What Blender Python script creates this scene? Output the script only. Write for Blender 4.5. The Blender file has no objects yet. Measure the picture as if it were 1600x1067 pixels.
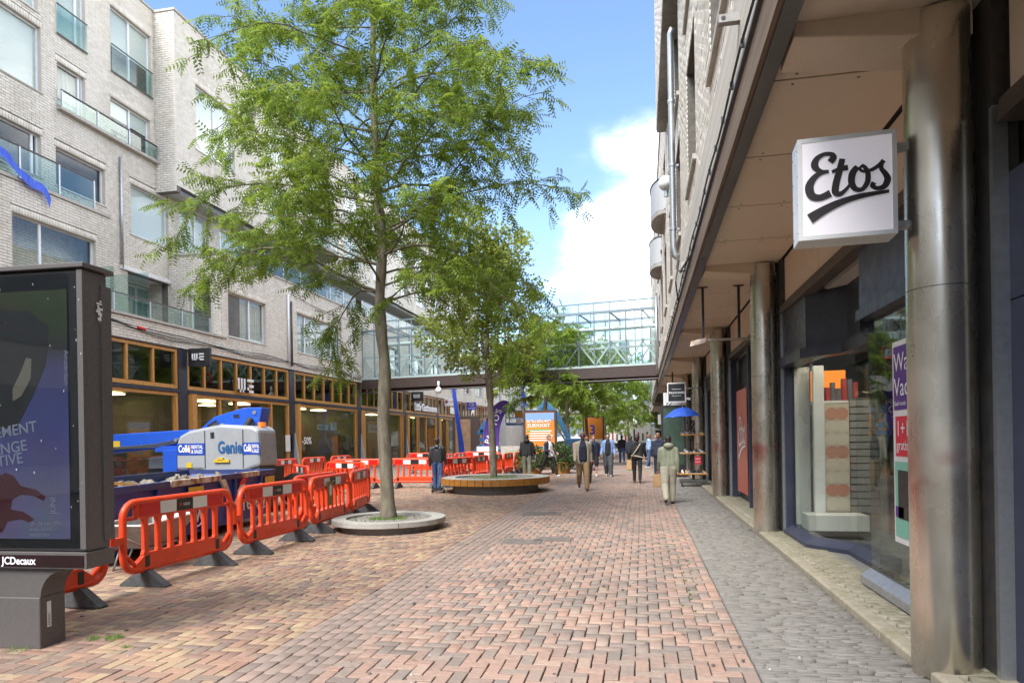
import bpy, bmesh, math, random
import numpy as np
from mathutils import Vector, Matrix
random.seed(7); rng = np.random.default_rng(7)
S = bpy.context.scene
COL = S.collection
R = math.radians
# ------------------------------------------------------------------ camera
FPX = 1050.0; YAW = math.atan(203/FPX); ROLL = .016; EYE = 1.65
cam = bpy.data.cameras.new('camera'); camo = bpy.data.objects.new('camera', cam); COL.objects.link(camo)
cam.sensor_width = 36; cam.lens = 36*FPX/1600; cam.shift_y = (685.2-533.5)/1600
cam.clip_start = .05; cam.clip_end = 3000
fw = Vector((-math.sin(YAW), math.cos(YAW), 0)); rt = Vector((math.cos(YAW), math.sin(YAW), 0)); upv = Vector((0, 0, 1))
cr = (rt-ROLL*upv).normalized(); cu = (upv+ROLL*rt).normalized()
camo.matrix_world = Matrix(((cr.x, cu.x, -fw.x, 0), (cr.y, cu.y, -fw.y, 0), (cr.z, cu.z, -fw.z, EYE), (0, 0, 0, 1)))
S.camera = camo
# ------------------------------------------------------------------ sky, sun, exposure
SUN_EL = R(50); SUN_AZ = R(201)          # azimuth measured clockwise from +Y: behind the camera, a little to the left
w = bpy.data.worlds.new('World'); S.world = w; w.use_nodes = True
nt = w.node_tree; nt.nodes.clear()
def wn(t, **k):
    n = nt.nodes.new(t)
    for a, b in k.items(): setattr(n, a, b)
    return n
wout = wn('ShaderNodeOutputWorld'); bg = wn('ShaderNodeBackground')
sky = wn('ShaderNodeTexSky', sky_type='NISHITA', sun_disc=False, sun_elevation=SUN_EL, sun_rotation=SUN_AZ)
sky.air_density = 1.0; sky.dust_density = .1; sky.ozone_density = 2.6; sky.altitude = 900
tc = wn('ShaderNodeTexCoord'); 
def cloud_field():
    sep = wn('ShaderNodeSeparateXYZ'); nt.links.new(tc.outputs['Generated'], sep.inputs[0])
    n1 = wn('ShaderNodeTexNoise'); n1.inputs['Scale'].default_value = 3.4; n1.inputs['Detail'].default_value = 9; n1.inputs['Roughness'].default_value = .56
    mp = wn('ShaderNodeMapping'); mp.inputs['Scale'].default_value = (1, 1, 1.7); mp.inputs['Location'].default_value = (4.2, 1.3, .4)
    nt.links.new(tc.outputs['Generated'], mp.inputs[0]); nt.links.new(mp.outputs[0], n1.inputs['Vector'])
    # one cumulus bank over the end of the street, breaking up into noise
    tot = None
    for (d, r, g) in (((-.035, .94, .30), .13, 1.05), ((-.01, .92, .40), .13, 1.0), ((-.075, .92, .375), .06, .85), ((-.09, .95, .25), .07, .7), ((0.01, .96, .17), .12, .6)):
        v = Vector(d).normalized()
        dn = wn('ShaderNodeVectorMath', operation='DISTANCE'); nt.links.new(tc.outputs['Generated'], dn.inputs[0]); dn.inputs[1].default_value = v
        mr = wn('ShaderNodeMapRange', interpolation_type='SMOOTHSTEP'); nt.links.new(dn.outputs['Value'], mr.inputs[0])
        mr.inputs[1].default_value = 0; mr.inputs[2].default_value = r*1.5; mr.inputs[3].default_value = g; mr.inputs[4].default_value = 0
        if tot is None: tot = mr.outputs[0]
        else:
            mx = wn('ShaderNodeMath', operation='MAXIMUM'); nt.links.new(tot, mx.inputs[0]); nt.links.new(mr.outputs[0], mx.inputs[1]); tot = mx.outputs[0]
    a = wn('ShaderNodeMath', operation='MULTIPLY_ADD'); nt.links.new(tot, a.inputs[0]); a.inputs[1].default_value = .36; nt.links.new(n1.outputs['Fac'], a.inputs[2])
    # clear patch of blue above the street; cloud thickened out of view for fill light
    dn = wn('ShaderNodeVectorMath', operation='DISTANCE'); nt.links.new(tc.outputs['Generated'], dn.inputs[0]); dn.inputs[1].default_value = Vector((-.30, .88, .42)).normalized()
    mr = wn('ShaderNodeMapRange', interpolation_type='SMOOTHSTEP'); nt.links.new(dn.outputs['Value'], mr.inputs[0]); mr.inputs[1].default_value = .22; mr.inputs[2].default_value = .60; mr.inputs[3].default_value = -.24; mr.inputs[4].default_value = .20
    a2 = wn('ShaderNodeMath', operation='ADD'); nt.links.new(a.outputs[0], a2.inputs[0]); nt.links.new(mr.outputs[0], a2.inputs[1]); a = a2
    m = wn('ShaderNodeMapRange', interpolation_type='SMOOTHSTEP'); nt.links.new(a.outputs[0], m.inputs[0])
    m.inputs[1].default_value = .53; m.inputs[2].default_value = .86
    pw = wn('ShaderNodeMath', operation='POWER'); nt.links.new(m.outputs[0], pw.inputs[0]); pw.inputs[1].default_value = 2.2
    return pw.outputs[0]
cl = cloud_field()
mixc = wn('ShaderNodeMix', data_type='RGBA')
nt.links.new(cl, mixc.inputs[0]); nt.links.new(sky.outputs[0], mixc.inputs[6]); mixc.inputs[7].default_value = (14.5, 14.2, 13.8, 1)
nt.links.new(mixc.outputs[2], bg.inputs['Color']); bg.inputs['Strength'].default_value = .15
nt.links.new(bg.outputs[0], wout.inputs[0])
sl = bpy.data.lights.new('sun', 'SUN'); sl.energy = 2.5; sl.angle = R(26); sl.color = (1, .965, .92)
so = bpy.data.objects.new('sun', sl); COL.objects.link(so)
sd = Vector((math.sin(SUN_AZ)*math.cos(SUN_EL), math.cos(SUN_AZ)*math.cos(SUN_EL), math.sin(SUN_EL)))
so.rotation_euler = sd.to_track_quat('Z', 'Y').to_euler(); so.location = (0, -20, 40)
vs = S.view_settings; vs.view_transform = 'Standard'; vs.look = 'None'; vs.gamma = 1; vs.use_curve_mapping = False; vs.exposure = 1.33
S.render.engine = 'CYCLES'
S.cycles.use_adaptive_sampling = True; S.cycles.adaptive_threshold = .02
S.cycles.max_bounces = 6; S.cycles.diffuse_bounces = 4; S.cycles.glossy_bounces = 3; S.cycles.transparent_max_bounces = 16; S.cycles.caustics_reflective = False; S.cycles.caustics_refractive = False

# ------------------------------------------------------------------ materials
MATS = {}
def lin(c):
    return tuple((x/255/12.92 if x/255 <= .04045 else ((x/255+.055)/1.055)**2.4) for x in c)
def mat(name, c, rough=.6, metal=0, c2=None, scale=6, detail=5, bump=0, bscale=None, spec=.5, attr=None, rnd=0, coat=0, stretch=None, c3=None, s3=1.2, a3=.5, emit=0, transl=0, lo=.35, hi=.65):
    """plain procedural surface: noise between two base colours, fine relief, optional large blotches"""
    if name in MATS: return MATS[name]
    m = bpy.data.materials.new(name); m.use_nodes = True; t = m.node_tree; L = t.links.new
    b = t.nodes['Principled BSDF']; MATS[name] = m
    def N(ty, **k):
        n = t.nodes.new(ty)
        for a, v in k.items(): setattr(n, a, v)
        return n
    b.inputs['Roughness'].default_value = rough; b.inputs['Metallic'].default_value = metal; b.inputs['Specular IOR Level'].default_value = spec
    if coat: b.inputs['Coat Weight'].default_value = coat; b.inputs['Coat Roughness'].default_value = .12
    col = None
    co = N('ShaderNodeTexCoord'); src = co.outputs['Object']
    if stretch:
        mp = N('ShaderNodeMapping'); mp.inputs['Scale'].default_value = stretch; L(src, mp.inputs[0]); src = mp.outputs[0]
    if c2 or bump:
        nz = N('ShaderNodeTexNoise'); nz.inputs['Scale'].default_value = scale; nz.inputs['Detail'].default_value = detail; nz.inputs['Roughness'].default_value = .62
        L(src, nz.inputs['Vector'])
    if c2:
        rp = N('ShaderNodeMapRange'); L(nz.outputs['Fac'], rp.inputs[0]); rp.inputs[1].default_value = lo; rp.inputs[2].default_value = hi
        mx = N('ShaderNodeMix', data_type='RGBA'); L(rp.outputs[0], mx.inputs[0]); mx.inputs[6].default_value = (*c, 1); mx.inputs[7].default_value = (*c2, 1); col = mx.outputs[2]
        rr = N('ShaderNodeMapRange'); L(nz.outputs['Fac'], rr.inputs[0]); rr.inputs[1].default_value = .3; rr.inputs[2].default_value = .7; rr.inputs[3].default_value = max(0, rough-.1); rr.inputs[4].default_value = min(1, rough+.1); L(rr.outputs[0], b.inputs['Roughness'])
    if c3:
        n3 = N('ShaderNodeTexNoise'); n3.inputs['Scale'].default_value = s3; n3.inputs['Detail'].default_value = 6; L(src, n3.inputs['Vector'])
        r3 = N('ShaderNodeMapRange'); L(n3.outputs['Fac'], r3.inputs[0]); r3.inputs[1].default_value = .5; r3.inputs[2].default_value = .72; r3.inputs[4].default_value = a3
        m3 = N('ShaderNodeMix', data_type='RGBA'); L(r3.outputs[0], m3.inputs[0])
        if col: L(col, m3.inputs[6])
        else: m3.inputs[6].default_value = (*c, 1)
        m3.inputs[7].default_value = (*c3, 1); col = m3.outputs[2]
    if attr or rnd:
        if attr: an = N('ShaderNodeAttribute', attribute_name=attr); fo = an.outputs['Fac']
        else: an = N('ShaderNodeObjectInfo'); fo = an.outputs['Random']
        hs = N('ShaderNodeHueSaturation'); r2 = N('ShaderNodeMapRange'); L(fo, r2.inputs[0]); r2.inputs[3].default_value = 1-(rnd or .2); r2.inputs[4].default_value = 1+(rnd or .2)
        L(r2.outputs[0], hs.inputs['Value'])
        if col: L(col, hs.inputs['Color'])
        else: hs.inputs['Color'].default_value = (*c, 1)
        col = hs.outputs[0]
    if col: L(col, b.inputs['Base Color'])
    else: b.inputs['Base Color'].default_value = (*c, 1)
    if bump:
        if bscale:
            nb = N('ShaderNodeTexNoise'); nb.inputs['Scale'].default_value = bscale; nb.inputs['Detail'].default_value = 6; L(src, nb.inputs['Vector'])
        else: nb = nz
        bp = N('ShaderNodeBump'); bp.inputs['Strength'].default_value = bump; bp.inputs['Distance'].default_value = .01; L(nb.outputs['Fac'], bp.inputs['Height']); L(bp.outputs[0], b.inputs['Normal'])
    if emit:
        b.inputs['Emission Strength'].default_value = emit; b.inputs['Emission Color'].default_value = (*c, 1)
    if transl:
        tr = N('ShaderNodeBsdfTranslucent'); ms = N('ShaderNodeMixShader'); ms.inputs[0].default_value = transl
        if col: L(col, tr.inputs[0])
        else: tr.inputs[0].default_value = (*c, 1)
        L(b.outputs[0], ms.inputs[1]); L(tr.outputs[0], ms.inputs[2]); L(ms.outputs[0], t.nodes['Material Output'].inputs[0])
    return m
def ramp_mat(name, cols, rough=.75, bump=.15, from_object=False, dirt=(.12, .10, .08), dirt_amt=.35, scale=14, stain=.5, zs=1):
    """per-piece colour from a ramp, driven by the piece's own tone"""
    m = bpy.data.materials.new(name); m.use_nodes = True; t = m.node_tree; L = t.links.new; b = t.nodes['Principled BSDF']; MATS[name] = m
    b.inputs['Roughness'].default_value = rough; b.inputs['Specular IOR Level'].default_value = .3
    if from_object: n = t.nodes.new('ShaderNodeObjectInfo'); fo = n.outputs['Random']
    else: n = t.nodes.new('ShaderNodeAttribute'); n.attribute_name = 'tone'; fo = n.outputs['Fac']
    rp = t.nodes.new('ShaderNodeValToRGB'); rp.color_ramp.interpolation = 'LINEAR'
    e = rp.color_ramp.elements
    for i, c in enumerate(cols):
        p = i/(len(cols)-1)
        x = e[i] if i < 2 else e.new(p)
        x.position = p; x.color = (*c, 1)
    L(fo, rp.inputs[0])
    co = t.nodes.new('ShaderNodeNewGeometry')
    nz = t.nodes.new('ShaderNodeTexNoise'); nz.inputs['Scale'].default_value = scale; nz.inputs['Detail'].default_value = 7; L(co.outputs['Position'], nz.inputs['Vector'])
    n2 = t.nodes.new('ShaderNodeTexNoise'); n2.inputs['Scale'].default_value = stain; n2.inputs['Detail'].default_value = 6; mpz = t.nodes.new('ShaderNodeMapping'); mpz.inputs['Scale'].default_value = (1, 1, zs); L(co.outputs['Position'], mpz.inputs[0]); L(mpz.outputs[0], n2.inputs['Vector'])
    ad = t.nodes.new('ShaderNodeMath'); ad.operation = 'MULTIPLY'; L(nz.outputs['Fac'], ad.inputs[0]); L(n2.outputs['Fac'], ad.inputs[1])
    mr = t.nodes.new('ShaderNodeMapRange'); L(ad.outputs[0], mr.inputs[0]); mr.inputs[1].default_value = .2; mr.inputs[2].default_value = .42; mr.inputs[4].default_value = dirt_amt
    mx = t.nodes.new('ShaderNodeMix'); mx.data_type = 'RGBA'; L(mr.outputs[0], mx.inputs[0]); L(rp.outputs[0], mx.inputs[6]); mx.inputs[7].default_value = (*dirt, 1)
    L(mx.outputs[2], b.inputs['Base Color'])
    nb = t.nodes.new('ShaderNodeTexNoise'); nb.inputs['Scale'].default_value = 90; nb.inputs['Detail'].default_value = 4; L(co.outputs['Position'], nb.inputs['Vector'])
    bp = t.nodes.new('ShaderNodeBump'); bp.inputs['Strength'].default_value = bump; bp.inputs['Distance'].default_value = .004; L(nb.outputs['Fac'], bp.inputs['Height']); L(bp.outputs[0], b.inputs['Normal'])
    return m
def glass_mat(name, tint=(.9, .95, .93), refl=.10, rough=.01, dull=0, boost=1.0):
    m = bpy.data.materials.new(name); m.use_nodes = True; t = m.node_tree; L = t.links.new; t.nodes.clear(); MATS[name] = m
    o = t.nodes.new('ShaderNodeOutputMaterial'); tr = t.nodes.new('ShaderNodeBsdfTransparent'); tr.inputs[0].default_value = (*tint, 1)
    gl = t.nodes.new('ShaderNodeBsdfGlossy'); gl.inputs['Roughness'].default_value = rough
    l0 = t.nodes.new('ShaderNodeLayerWeight'); l0.inputs['Blend'].default_value = .5; lw = t.nodes.new('ShaderNodeMath'); lw.operation = 'POWER'; L(l0.outputs['Facing'], lw.inputs[0]); lw.inputs[1].default_value = 5
    ma = t.nodes.new('ShaderNodeMath'); ma.operation = 'MULTIPLY_ADD'; L(lw.outputs[0], ma.inputs[0]); ma.inputs[1].default_value = boost*.7; ma.inputs[2].default_value = .025+refl*.5; ma.use_clamp = True
    mx = t.nodes.new('ShaderNodeMixShader'); L(ma.outputs[0], mx.inputs[0]); L(tr.outputs[0], mx.inputs[1]); L(gl.outputs[0], mx.inputs[2]); L(mx.outputs[0], o.inputs[0])
    return m
G = {}
G['glass'] = glass_mat('window_glass', (.93, .96, .95), .06)
G['dark_glass'] = glass_mat('shop_glass', (.74, .79, .77), .06)
G['clear_glass'] = glass_mat('clear_glass', (.93, .97, .96), .02, boost=.8)
G['rail_glass'] = glass_mat('rail_glass', (.80, .90, .88), .10)
G['bridge_glass'] = glass_mat('bridge_glass', (.95, .985, .985), .03)
G['screen_glass'] = glass_mat('screen_glass', (.80, .82, .84), .02, boost=.8)

# ------------------------------------------------------------------ mesh helpers
class Fr:
    """a wall frame: s runs along the wall, n out of it, z up"""
    def __init__(s, o, d, n): s.o = Vector((o[0], o[1], o[2] if len(o) > 2 else 0)); s.d = Vector((d[0], d[1], 0)).normalized(); s.n = Vector((n[0], n[1], 0)).normalized()
    def p(f, s, n, z): return f.o+f.d*s+f.n*n+Vector((0, 0, z))
class MB:
    def __init__(s, fr=None, M=None): s.v = []; s.f = []; s.fr = fr; s.M = M; s.t = []
    def P(s, a):
        if s.fr: return s.fr.p(*a)
        if s.M is not None: return s.M @ Vector(a)
        return Vector(a)
    def add(s, vs, fs, tone=None):
        b = len(s.v); s.v += [tuple(s.P(a)) for a in vs]; s.f += [tuple(b+i for i in f) for f in fs]
        s.t += [random.random() if tone is None else tone]*len(fs)
        return s
    def box(s, x0, x1, y0, y1, z0, z1, tone=None):
        return s.add([(x0, y0, z0), (x1, y0, z0), (x1, y1, z0), (x0, y1, z0), (x0, y0, z1), (x1, y0, z1), (x1, y1, z1), (x0, y1, z1)],
                     [(3, 2, 1, 0), (4, 5, 6, 7), (0, 1, 5, 4), (1, 2, 6, 5), (2, 3, 7, 6), (3, 0, 4, 7)], tone)
    def quad(s, a, b, c, d): return s.add([a, b, c, d], [(0, 1, 2, 3)])
    def prism(s, poly, ax, lo, hi):
        """poly of 2D points, extruded along axis ax (0,1,2) from lo to hi"""
        n = len(poly)
        def mk(p, h): 
            q = [p[0], p[1]]; q.insert(ax, h); return tuple(q)
        return s.add([mk(p, lo) for p in poly]+[mk(p, hi) for p in poly], [tuple(range(n))[::-1], tuple(range(n, 2*n))]+[(i, (i+1) % n, n+(i+1) % n, n+i) for i in range(n)])
    def cyl(s, p0, p1, r0, r1=None, n=12, caps=True):
        r1 = r0 if r1 is None else r1; p0 = Vector(p0); p1 = Vector(p1); d = (p1-p0)
        if d.length < 1e-6: return s
        q = d.to_track_quat('Z', 'Y'); vs = []
        for p, r in ((p0, r0), (p1, r1)):
            for i in range(n):
                a = 2*math.pi*i/n; vs.append(tuple(p+q @ Vector((r*math.cos(a), r*math.sin(a), 0))))
        fs = [(i, (i+1) % n, n+(i+1) % n, n+i) for i in range(n)]
        if caps: fs += [tuple(range(n))[::-1], tuple(range(n, 2*n))]
        return s.add(vs, fs)
    def tube(s, pts, r, n=8, closed=False):
        pts = [Vector(p) for p in pts]; k = len(pts); rs = r if isinstance(r, (list, tuple)) else [r]*k
        vs = []; up = None
        for i, p in enumerate(pts):
            a = pts[i-1] if (i > 0 or closed) else p; b = pts[(i+1) % k] if (i < k-1 or closed) else p
            d = (b-a).normalized()
            if up is None: up = d.orthogonal().normalized()
            up = (up-d*up.dot(d))
            up = up.normalized() if up.length > 1e-4 else d.orthogonal().normalized()
            sd = d.cross(up)
            for j in range(n):
                t = 2*math.pi*j/n; vs.append(tuple(p+(up*math.cos(t)+sd*math.sin(t))*rs[i]))
        fs = []
        for i in range(k if closed else k-1):
            o = i*n; o2 = ((i+1) % k)*n
            fs += [(o+j, o+(j+1) % n, o2+(j+1) % n, o2+j) for j in range(n)]
        if not closed: fs += [tuple(range(n))[::-1], tuple(range((k-1)*n, k*n))]
        return s.add(vs, fs)
    def lathe(s, prof, n=24, c=(0, 0, 0), sx=1, sy=1):
        vs = []; k = len(prof)
        for i in range(n):
            a = 2*math.pi*i/n
            for r, z in prof: vs.append((c[0]+r*math.cos(a)*sx, c[1]+r*math.sin(a)*sy, c[2]+z))
        fs = []
        for i in range(n):
            o = i*k; o2 = ((i+1) % n)*k
            for j in range(k-1): fs.append((o+j, o2+j, o2+j+1, o+j+1))
        return s.add(vs, fs)
    def ball(s, c, r, n=12, m=8):
        rx, ry, rz = r if isinstance(r, (list, tuple)) else (r, r, r)
        prof = [(0, 0, -1)]; vs = [(c[0], c[1], c[2]-rz)]
        for j in range(1, m):
            b = -math.pi/2+math.pi*j/m
            for i in range(n):
                a = 2*math.pi*i/n; vs.append((c[0]+rx*math.cos(b)*math.cos(a), c[1]+ry*math.cos(b)*math.sin(a), c[2]+rz*math.sin(b)))
        vs.append((c[0], c[1], c[2]+rz)); fs = []
        for i in range(n): fs.append((0, 1+(i+1) % n, 1+i)); fs.append((len(vs)-1, len(vs)-1-n+i, len(vs)-1-n+(i+1) % n))
        for j in range(m-2):
            o = 1+j*n
            fs += [(o+i, o+(i+1) % n, o+n+(i+1) % n, o+n+i) for i in range(n)]
        return s.add(vs, fs)
    def cap(s, p0, r0, p1, r1, n=12):
        """tapered capsule"""
        p0 = Vector(p0); p1 = Vector(p1); d = p1-p0; q = d.to_track_quat('Z', 'Y') if d.length > 1e-5 else Vector((0, 0, 1)).to_track_quat('Z', 'Y')
        rows = []
        for k in range(4): 
            b = -math.pi/2+math.pi/2*k/3; rows.append((p0, r0*math.cos(b), r0*math.sin(b)))
        for k in range(4):
            b = math.pi/2*k/3; rows.append((p1, r1*math.cos(b), r1*math.sin(b)))
        vs = []
        for (p, r, h) in rows:
            r = max(r, 1e-4)
            for i in range(n):
                a = 2*math.pi*i/n; vs.append(tuple(p+q @ Vector((r*math.cos(a), r*math.sin(a), h))))
        fs = [tuple(range(n))[::-1], tuple(range(7*n, 8*n))]
        for k in range(7): fs += [(k*n+i, k*n+(i+1) % n, (k+1)*n+(i+1) % n, (k+1)*n+i) for i in range(n)]
        return s.add(vs, fs)
    def mesh(s, name, smooth=False, tone=False, fix=True):
        me = bpy.data.meshes.new(name); me.from_pydata(s.v, [], s.f)
        if tone:
            a = me.attributes.new('tone', 'FLOAT', 'FACE'); a.data.foreach_set('value', s.t)
        if fix:
            bm = bmesh.new(); bm.from_mesh(me); bmesh.ops.recalc_face_normals(bm, faces=bm.faces); bm.to_mesh(me); bm.free()
        if smooth: me.polygons.foreach_set('use_smooth', [True]*len(me.polygons))
        me.update(); return me
    def build(s, name, m, parent=None, smooth=False, bevel=0, tone=False, kind=None, fix=True, auto=None):
        o = bpy.data.objects.new(name, s.mesh(name, smooth, tone, fix)); COL.objects.link(o)
        if m: o.data.materials.append(m)
        if auto: o.data.shade_smooth(); o.data.set_sharp_from_angle(angle=R(auto))
        if parent is not None:
            o.parent = parent; o.matrix_parent_inverse = parent.matrix_basis.inverted()
        if bevel:
            b = o.modifiers.new('bevel', 'BEVEL'); b.width = bevel; b.segments = 2; b.limit_method = 'ANGLE'; b.angle_limit = R(40)
        if kind: o['kind'] = kind
        return o
def tag(o, label=None, cat=None, group=None, kind=None):
    if label: o['label'] = label
    if cat: o['category'] = cat
    if group: o['group'] = group
    if kind: o['kind'] = kind
    return o
def thing(name, label, cat, loc=(0, 0, 0), rz=0, group=None):
    o = bpy.data.objects.new(name, None); COL.objects.link(o); o.empty_display_size = .2
    o.location = loc; o.rotation_euler = (0, 0, rz)
    o.matrix_basis = Matrix.Translation(loc) @ Matrix.Rotation(rz, 4, 'Z')
    return tag(o, label, cat, group)
def local(o, mb): mb.M = o.matrix_basis.copy(); return mb       # build in the thing's own coordinates
def copy_tree(o, parent=None):
    c = o.copy(); COL.objects.link(c); c.parent = parent
    for ch in list(o.children): copy_tree(ch, c)
    return c
def inst(name, me, m4, parent=None):
    o = bpy.data.objects.new(name, me); COL.objects.link(o); o.matrix_basis = m4
    if parent is not None: o.parent = parent; o.matrix_parent_inverse = parent.matrix_basis.inverted()
    return o
TMP = bpy.data.scenes.new('workbench')      # scratch scene: keeps conversions from re-evaluating the whole street
def baked(ob):
    TMP.collection.objects.link(ob); vl = TMP.view_layers[0]; vl.update()
    me = bpy.data.meshes.new_from_object(ob.evaluated_get(vl.depsgraph)); TMP.collection.objects.unlink(ob); return me
def text(s, size, o, right, up, m, parent=None, ext=.002, name='lettering', bold=0, align='LEFT', sx=1, shear=0):
    cu_ = bpy.data.curves.new(name, 'FONT'); cu_.body = s; cu_.size = size; cu_.extrude = ext; cu_.offset = bold; cu_.align_x = align; cu_.resolution_u = 3; cu_.shear = shear
    ob = bpy.data.objects.new(name, cu_); me = baked(ob); bpy.data.objects.remove(ob); bpy.data.curves.remove(cu_)
    r = Vector(right).normalized(); u = Vector(up).normalized(); n = r.cross(u)
    o = Vector(o)
    M4 = Matrix(((r.x*sx, u.x, n.x, o.x), (r.y*sx, u.y, n.y, o.y), (r.z*sx, u.z, n.z, o.z), (0, 0, 0, 1)))
    me.transform(M4); me.name = name; me.materials.clear(); me.materials.append(m)
    q = bpy.data.objects.new(name, me); COL.objects.link(q)
    if parent is not None: q.parent = parent; q.matrix_parent_inverse = parent.matrix_basis.inverted()
    return q
def ribbon(mb, pts, ws, z=0):
    """flat stroke of varying width in the xy plane of mb"""
    P = [Vector((p[0], p[1], 0)) for p in pts]; vs = []
    for i, p in enumerate(P):
        a = P[max(0, i-1)]; b = P[min(len(P)-1, i+1)]; d = (b-a).normalized(); nn = Vector((-d.y, d.x, 0))
        vs.append(tuple(p+nn*ws[i]/2+Vector((0, 0, z)))); vs.append(tuple(p-nn*ws[i]/2+Vector((0, 0, z))))
    mb.add(vs, [(2*i, 2*i+1, 2*i+3, 2*i+2) for i in range(len(P)-1)])
def smooth_path(pts, k=6):
    """Catmull-Rom through points (any dimension)"""
    out = []; n = len(pts)
    for i in range(n-1):
        p0 = np.array(pts[max(i-1, 0)], float); p1 = np.array(pts[i], float); p2 = np.array(pts[i+1], float); p3 = np.array(pts[min(i+2, n-1)], float)
        for j in range(k):
            t = j/k; out.append(tuple(.5*((2*p1)+(-p0+p2)*t+(2*p0-5*p1+4*p2-p3)*t*t+(-p0+3*p1-3*p2+p3)*t**3)))
    out.append(tuple(pts[-1])); return out

# shared materials
M = dict(
 white=mat('white_paint', (.78, .78, .77), .35, c2=(.70, .70, .68), scale=3, c3=(.45, .43, .38), s3=4, a3=.25),
 frame=mat('white_frame', (.80, .81, .83), .35, c2=(.72, .73, .75), scale=5),
 navy=mat('navy_steel', (.022, .025, .042), .38, c2=(.03, .033, .05), scale=8, c3=(.07, .07, .085), s3=3, a3=.4),
 black=mat('black_paint', (.016, .016, .018), .45, c2=(.03, .03, .03), scale=9),
 rubber=mat('black_rubber', (.045, .047, .05), .8, c2=(.09, .09, .092), scale=14, bump=.3),
 wood=mat('oiled_wood', (.56, .28, .07), .5, c2=(.44, .20, .045), scale=7, stretch=(8, 8, 1), bump=.12, c3=(.16, .07, .03), s3=2, a3=.35),
 concrete=mat('concrete', (.34, .33, .30), .85, c2=(.25, .24, .215), scale=9, bump=.35, c3=(.12, .115, .10), s3=1.6, a3=.5),
 coping=mat('stone_coping', (.46, .43, .38), .8, c2=(.36, .34, .30), scale=8, bump=.25),
 steel=mat('galvanised_steel', (.50, .52, .53), .38, .75, c2=(.40, .42, .43), scale=14),
 dsteel=mat('dark_steel', (.07, .068, .066), .5, .3, c2=(.11, .105, .10), scale=9, c3=(.15, .09, .05), s3=5, a3=.35),
 brown=mat('brown_steel', (.075, .05, .042), .5, .1, c2=(.055, .04, .035), scale=7),
 cable=mat('cable', (.04, .037, .035), .6),
 lamp=mat('warm_lamp', (1, .72, .38), .5, emit=7),
 skin_l=mat('skin_light', (.52, .30, .22), .5), skin_m=mat('skin_mid', (.36, .19, .12), .5), skin_d=mat('skin_dark', (.12, .06, .04), .5),
 hair=mat('dark_hair', (.02, .014, .011), .55, c2=(.035, .024, .018), scale=40), hair_b=mat('fair_hair', (.22, .12, .06), .55, c2=(.16, .08, .04), scale=40),
)
# ================================================================== ground, paving
GL = .105; JT = .0085
pav_cols = [(.192, .150, .125), (.253, .208, .177), (.358, .237, .184), (.384, .254, .196), (.349, .229, .177), (.271, .221, .184), (.410, .287, .220), (.218, .183, .157), (.375, .233, .177)]
pav_left = [(.180, .123, .099), (.279, .172, .126), (.342, .211, .146), (.369, .270, .165), (.306, .191, .138), (.225, .169, .134), (.396, .288, .178), (.288, .165, .118), (.198, .157, .126)]
MP = dict(r=ramp_mat('paver_tones', pav_cols, scale=22, dirt_amt=.5), l=ramp_mat('paver_tones_worn', pav_left, scale=22, dirt_amt=.45), g=ramp_mat('grey_paver_tones', [(.22, .17, .142), (.30, .225, .185), (.25, .19, .16), (.335, .235, .19)]),
          ro=ramp_mat('paver_tones_single', pav_cols, from_object=True, scale=22, dirt_amt=.5), lo=ramp_mat('paver_tones_worn_single', pav_left, from_object=True, scale=22, dirt_amt=.45))
def far_paving():
    m = bpy.data.materials.new('far_paving'); m.use_nodes = True; t = m.node_tree; L = t.links.new; b = t.nodes['Principled BSDF']; b.inputs['Roughness'].default_value = .8
    g = t.nodes.new('ShaderNodeNewGeometry'); br = t.nodes.new('ShaderNodeTexBrick'); br.inputs['Scale'].default_value = 1; br.inputs['Brick Width'].default_value = .21; br.inputs['Row Height'].default_value = .105; br.inputs['Mortar Size'].default_value = .006
    br.inputs['Color1'].default_value = (.38, .25, .195, 1); br.inputs['Color2'].default_value = (.25, .195, .165, 1); br.inputs['Mortar'].default_value = (.05, .045, .04, 1)
    L(g.outputs['Position'], br.inputs['Vector'])
    nz = t.nodes.new('ShaderNodeTexNoise'); nz.inputs['Scale'].default_value = .6; nz.inputs['Detail'].default_value = 8; L(g.outputs['Position'], nz.inputs['Vector'])
    mx = t.nodes.new('ShaderNodeMix'); mx.data_type = 'RGBA'; mx.inputs[0].default_value = .35; L(br.outputs[0], mx.inputs[6]); L(nz.outputs['Color'], mx.inputs[7]); mx.blend_type = 'OVERLAY'
    L(mx.outputs[2], b.inputs['Base Color']); return m
g = MB(); g.box(-900, 900, -200, 2500, -1.2, -.075); gr = g.build('ground', mat('ground_soil', (.10, .085, .07), .95, c2=(.14, .12, .10), scale=3)); tag(gr, kind='structure')
# bedding sand that shows in the joints of the nearer paving
PV = MB().box(-25, .765, -3, 30, -.3, -.024).build('brick_paving', mat('joint_sand', (.048, .042, .034), .95, c2=(.028, .026, .022), scale=30)); tag(PV, kind='structure')
fp = MB().box(-60, 30, 30, 400, -.3, -.0015).build('far_paving', far_paving()); tag(fp, kind='structure')

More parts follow.
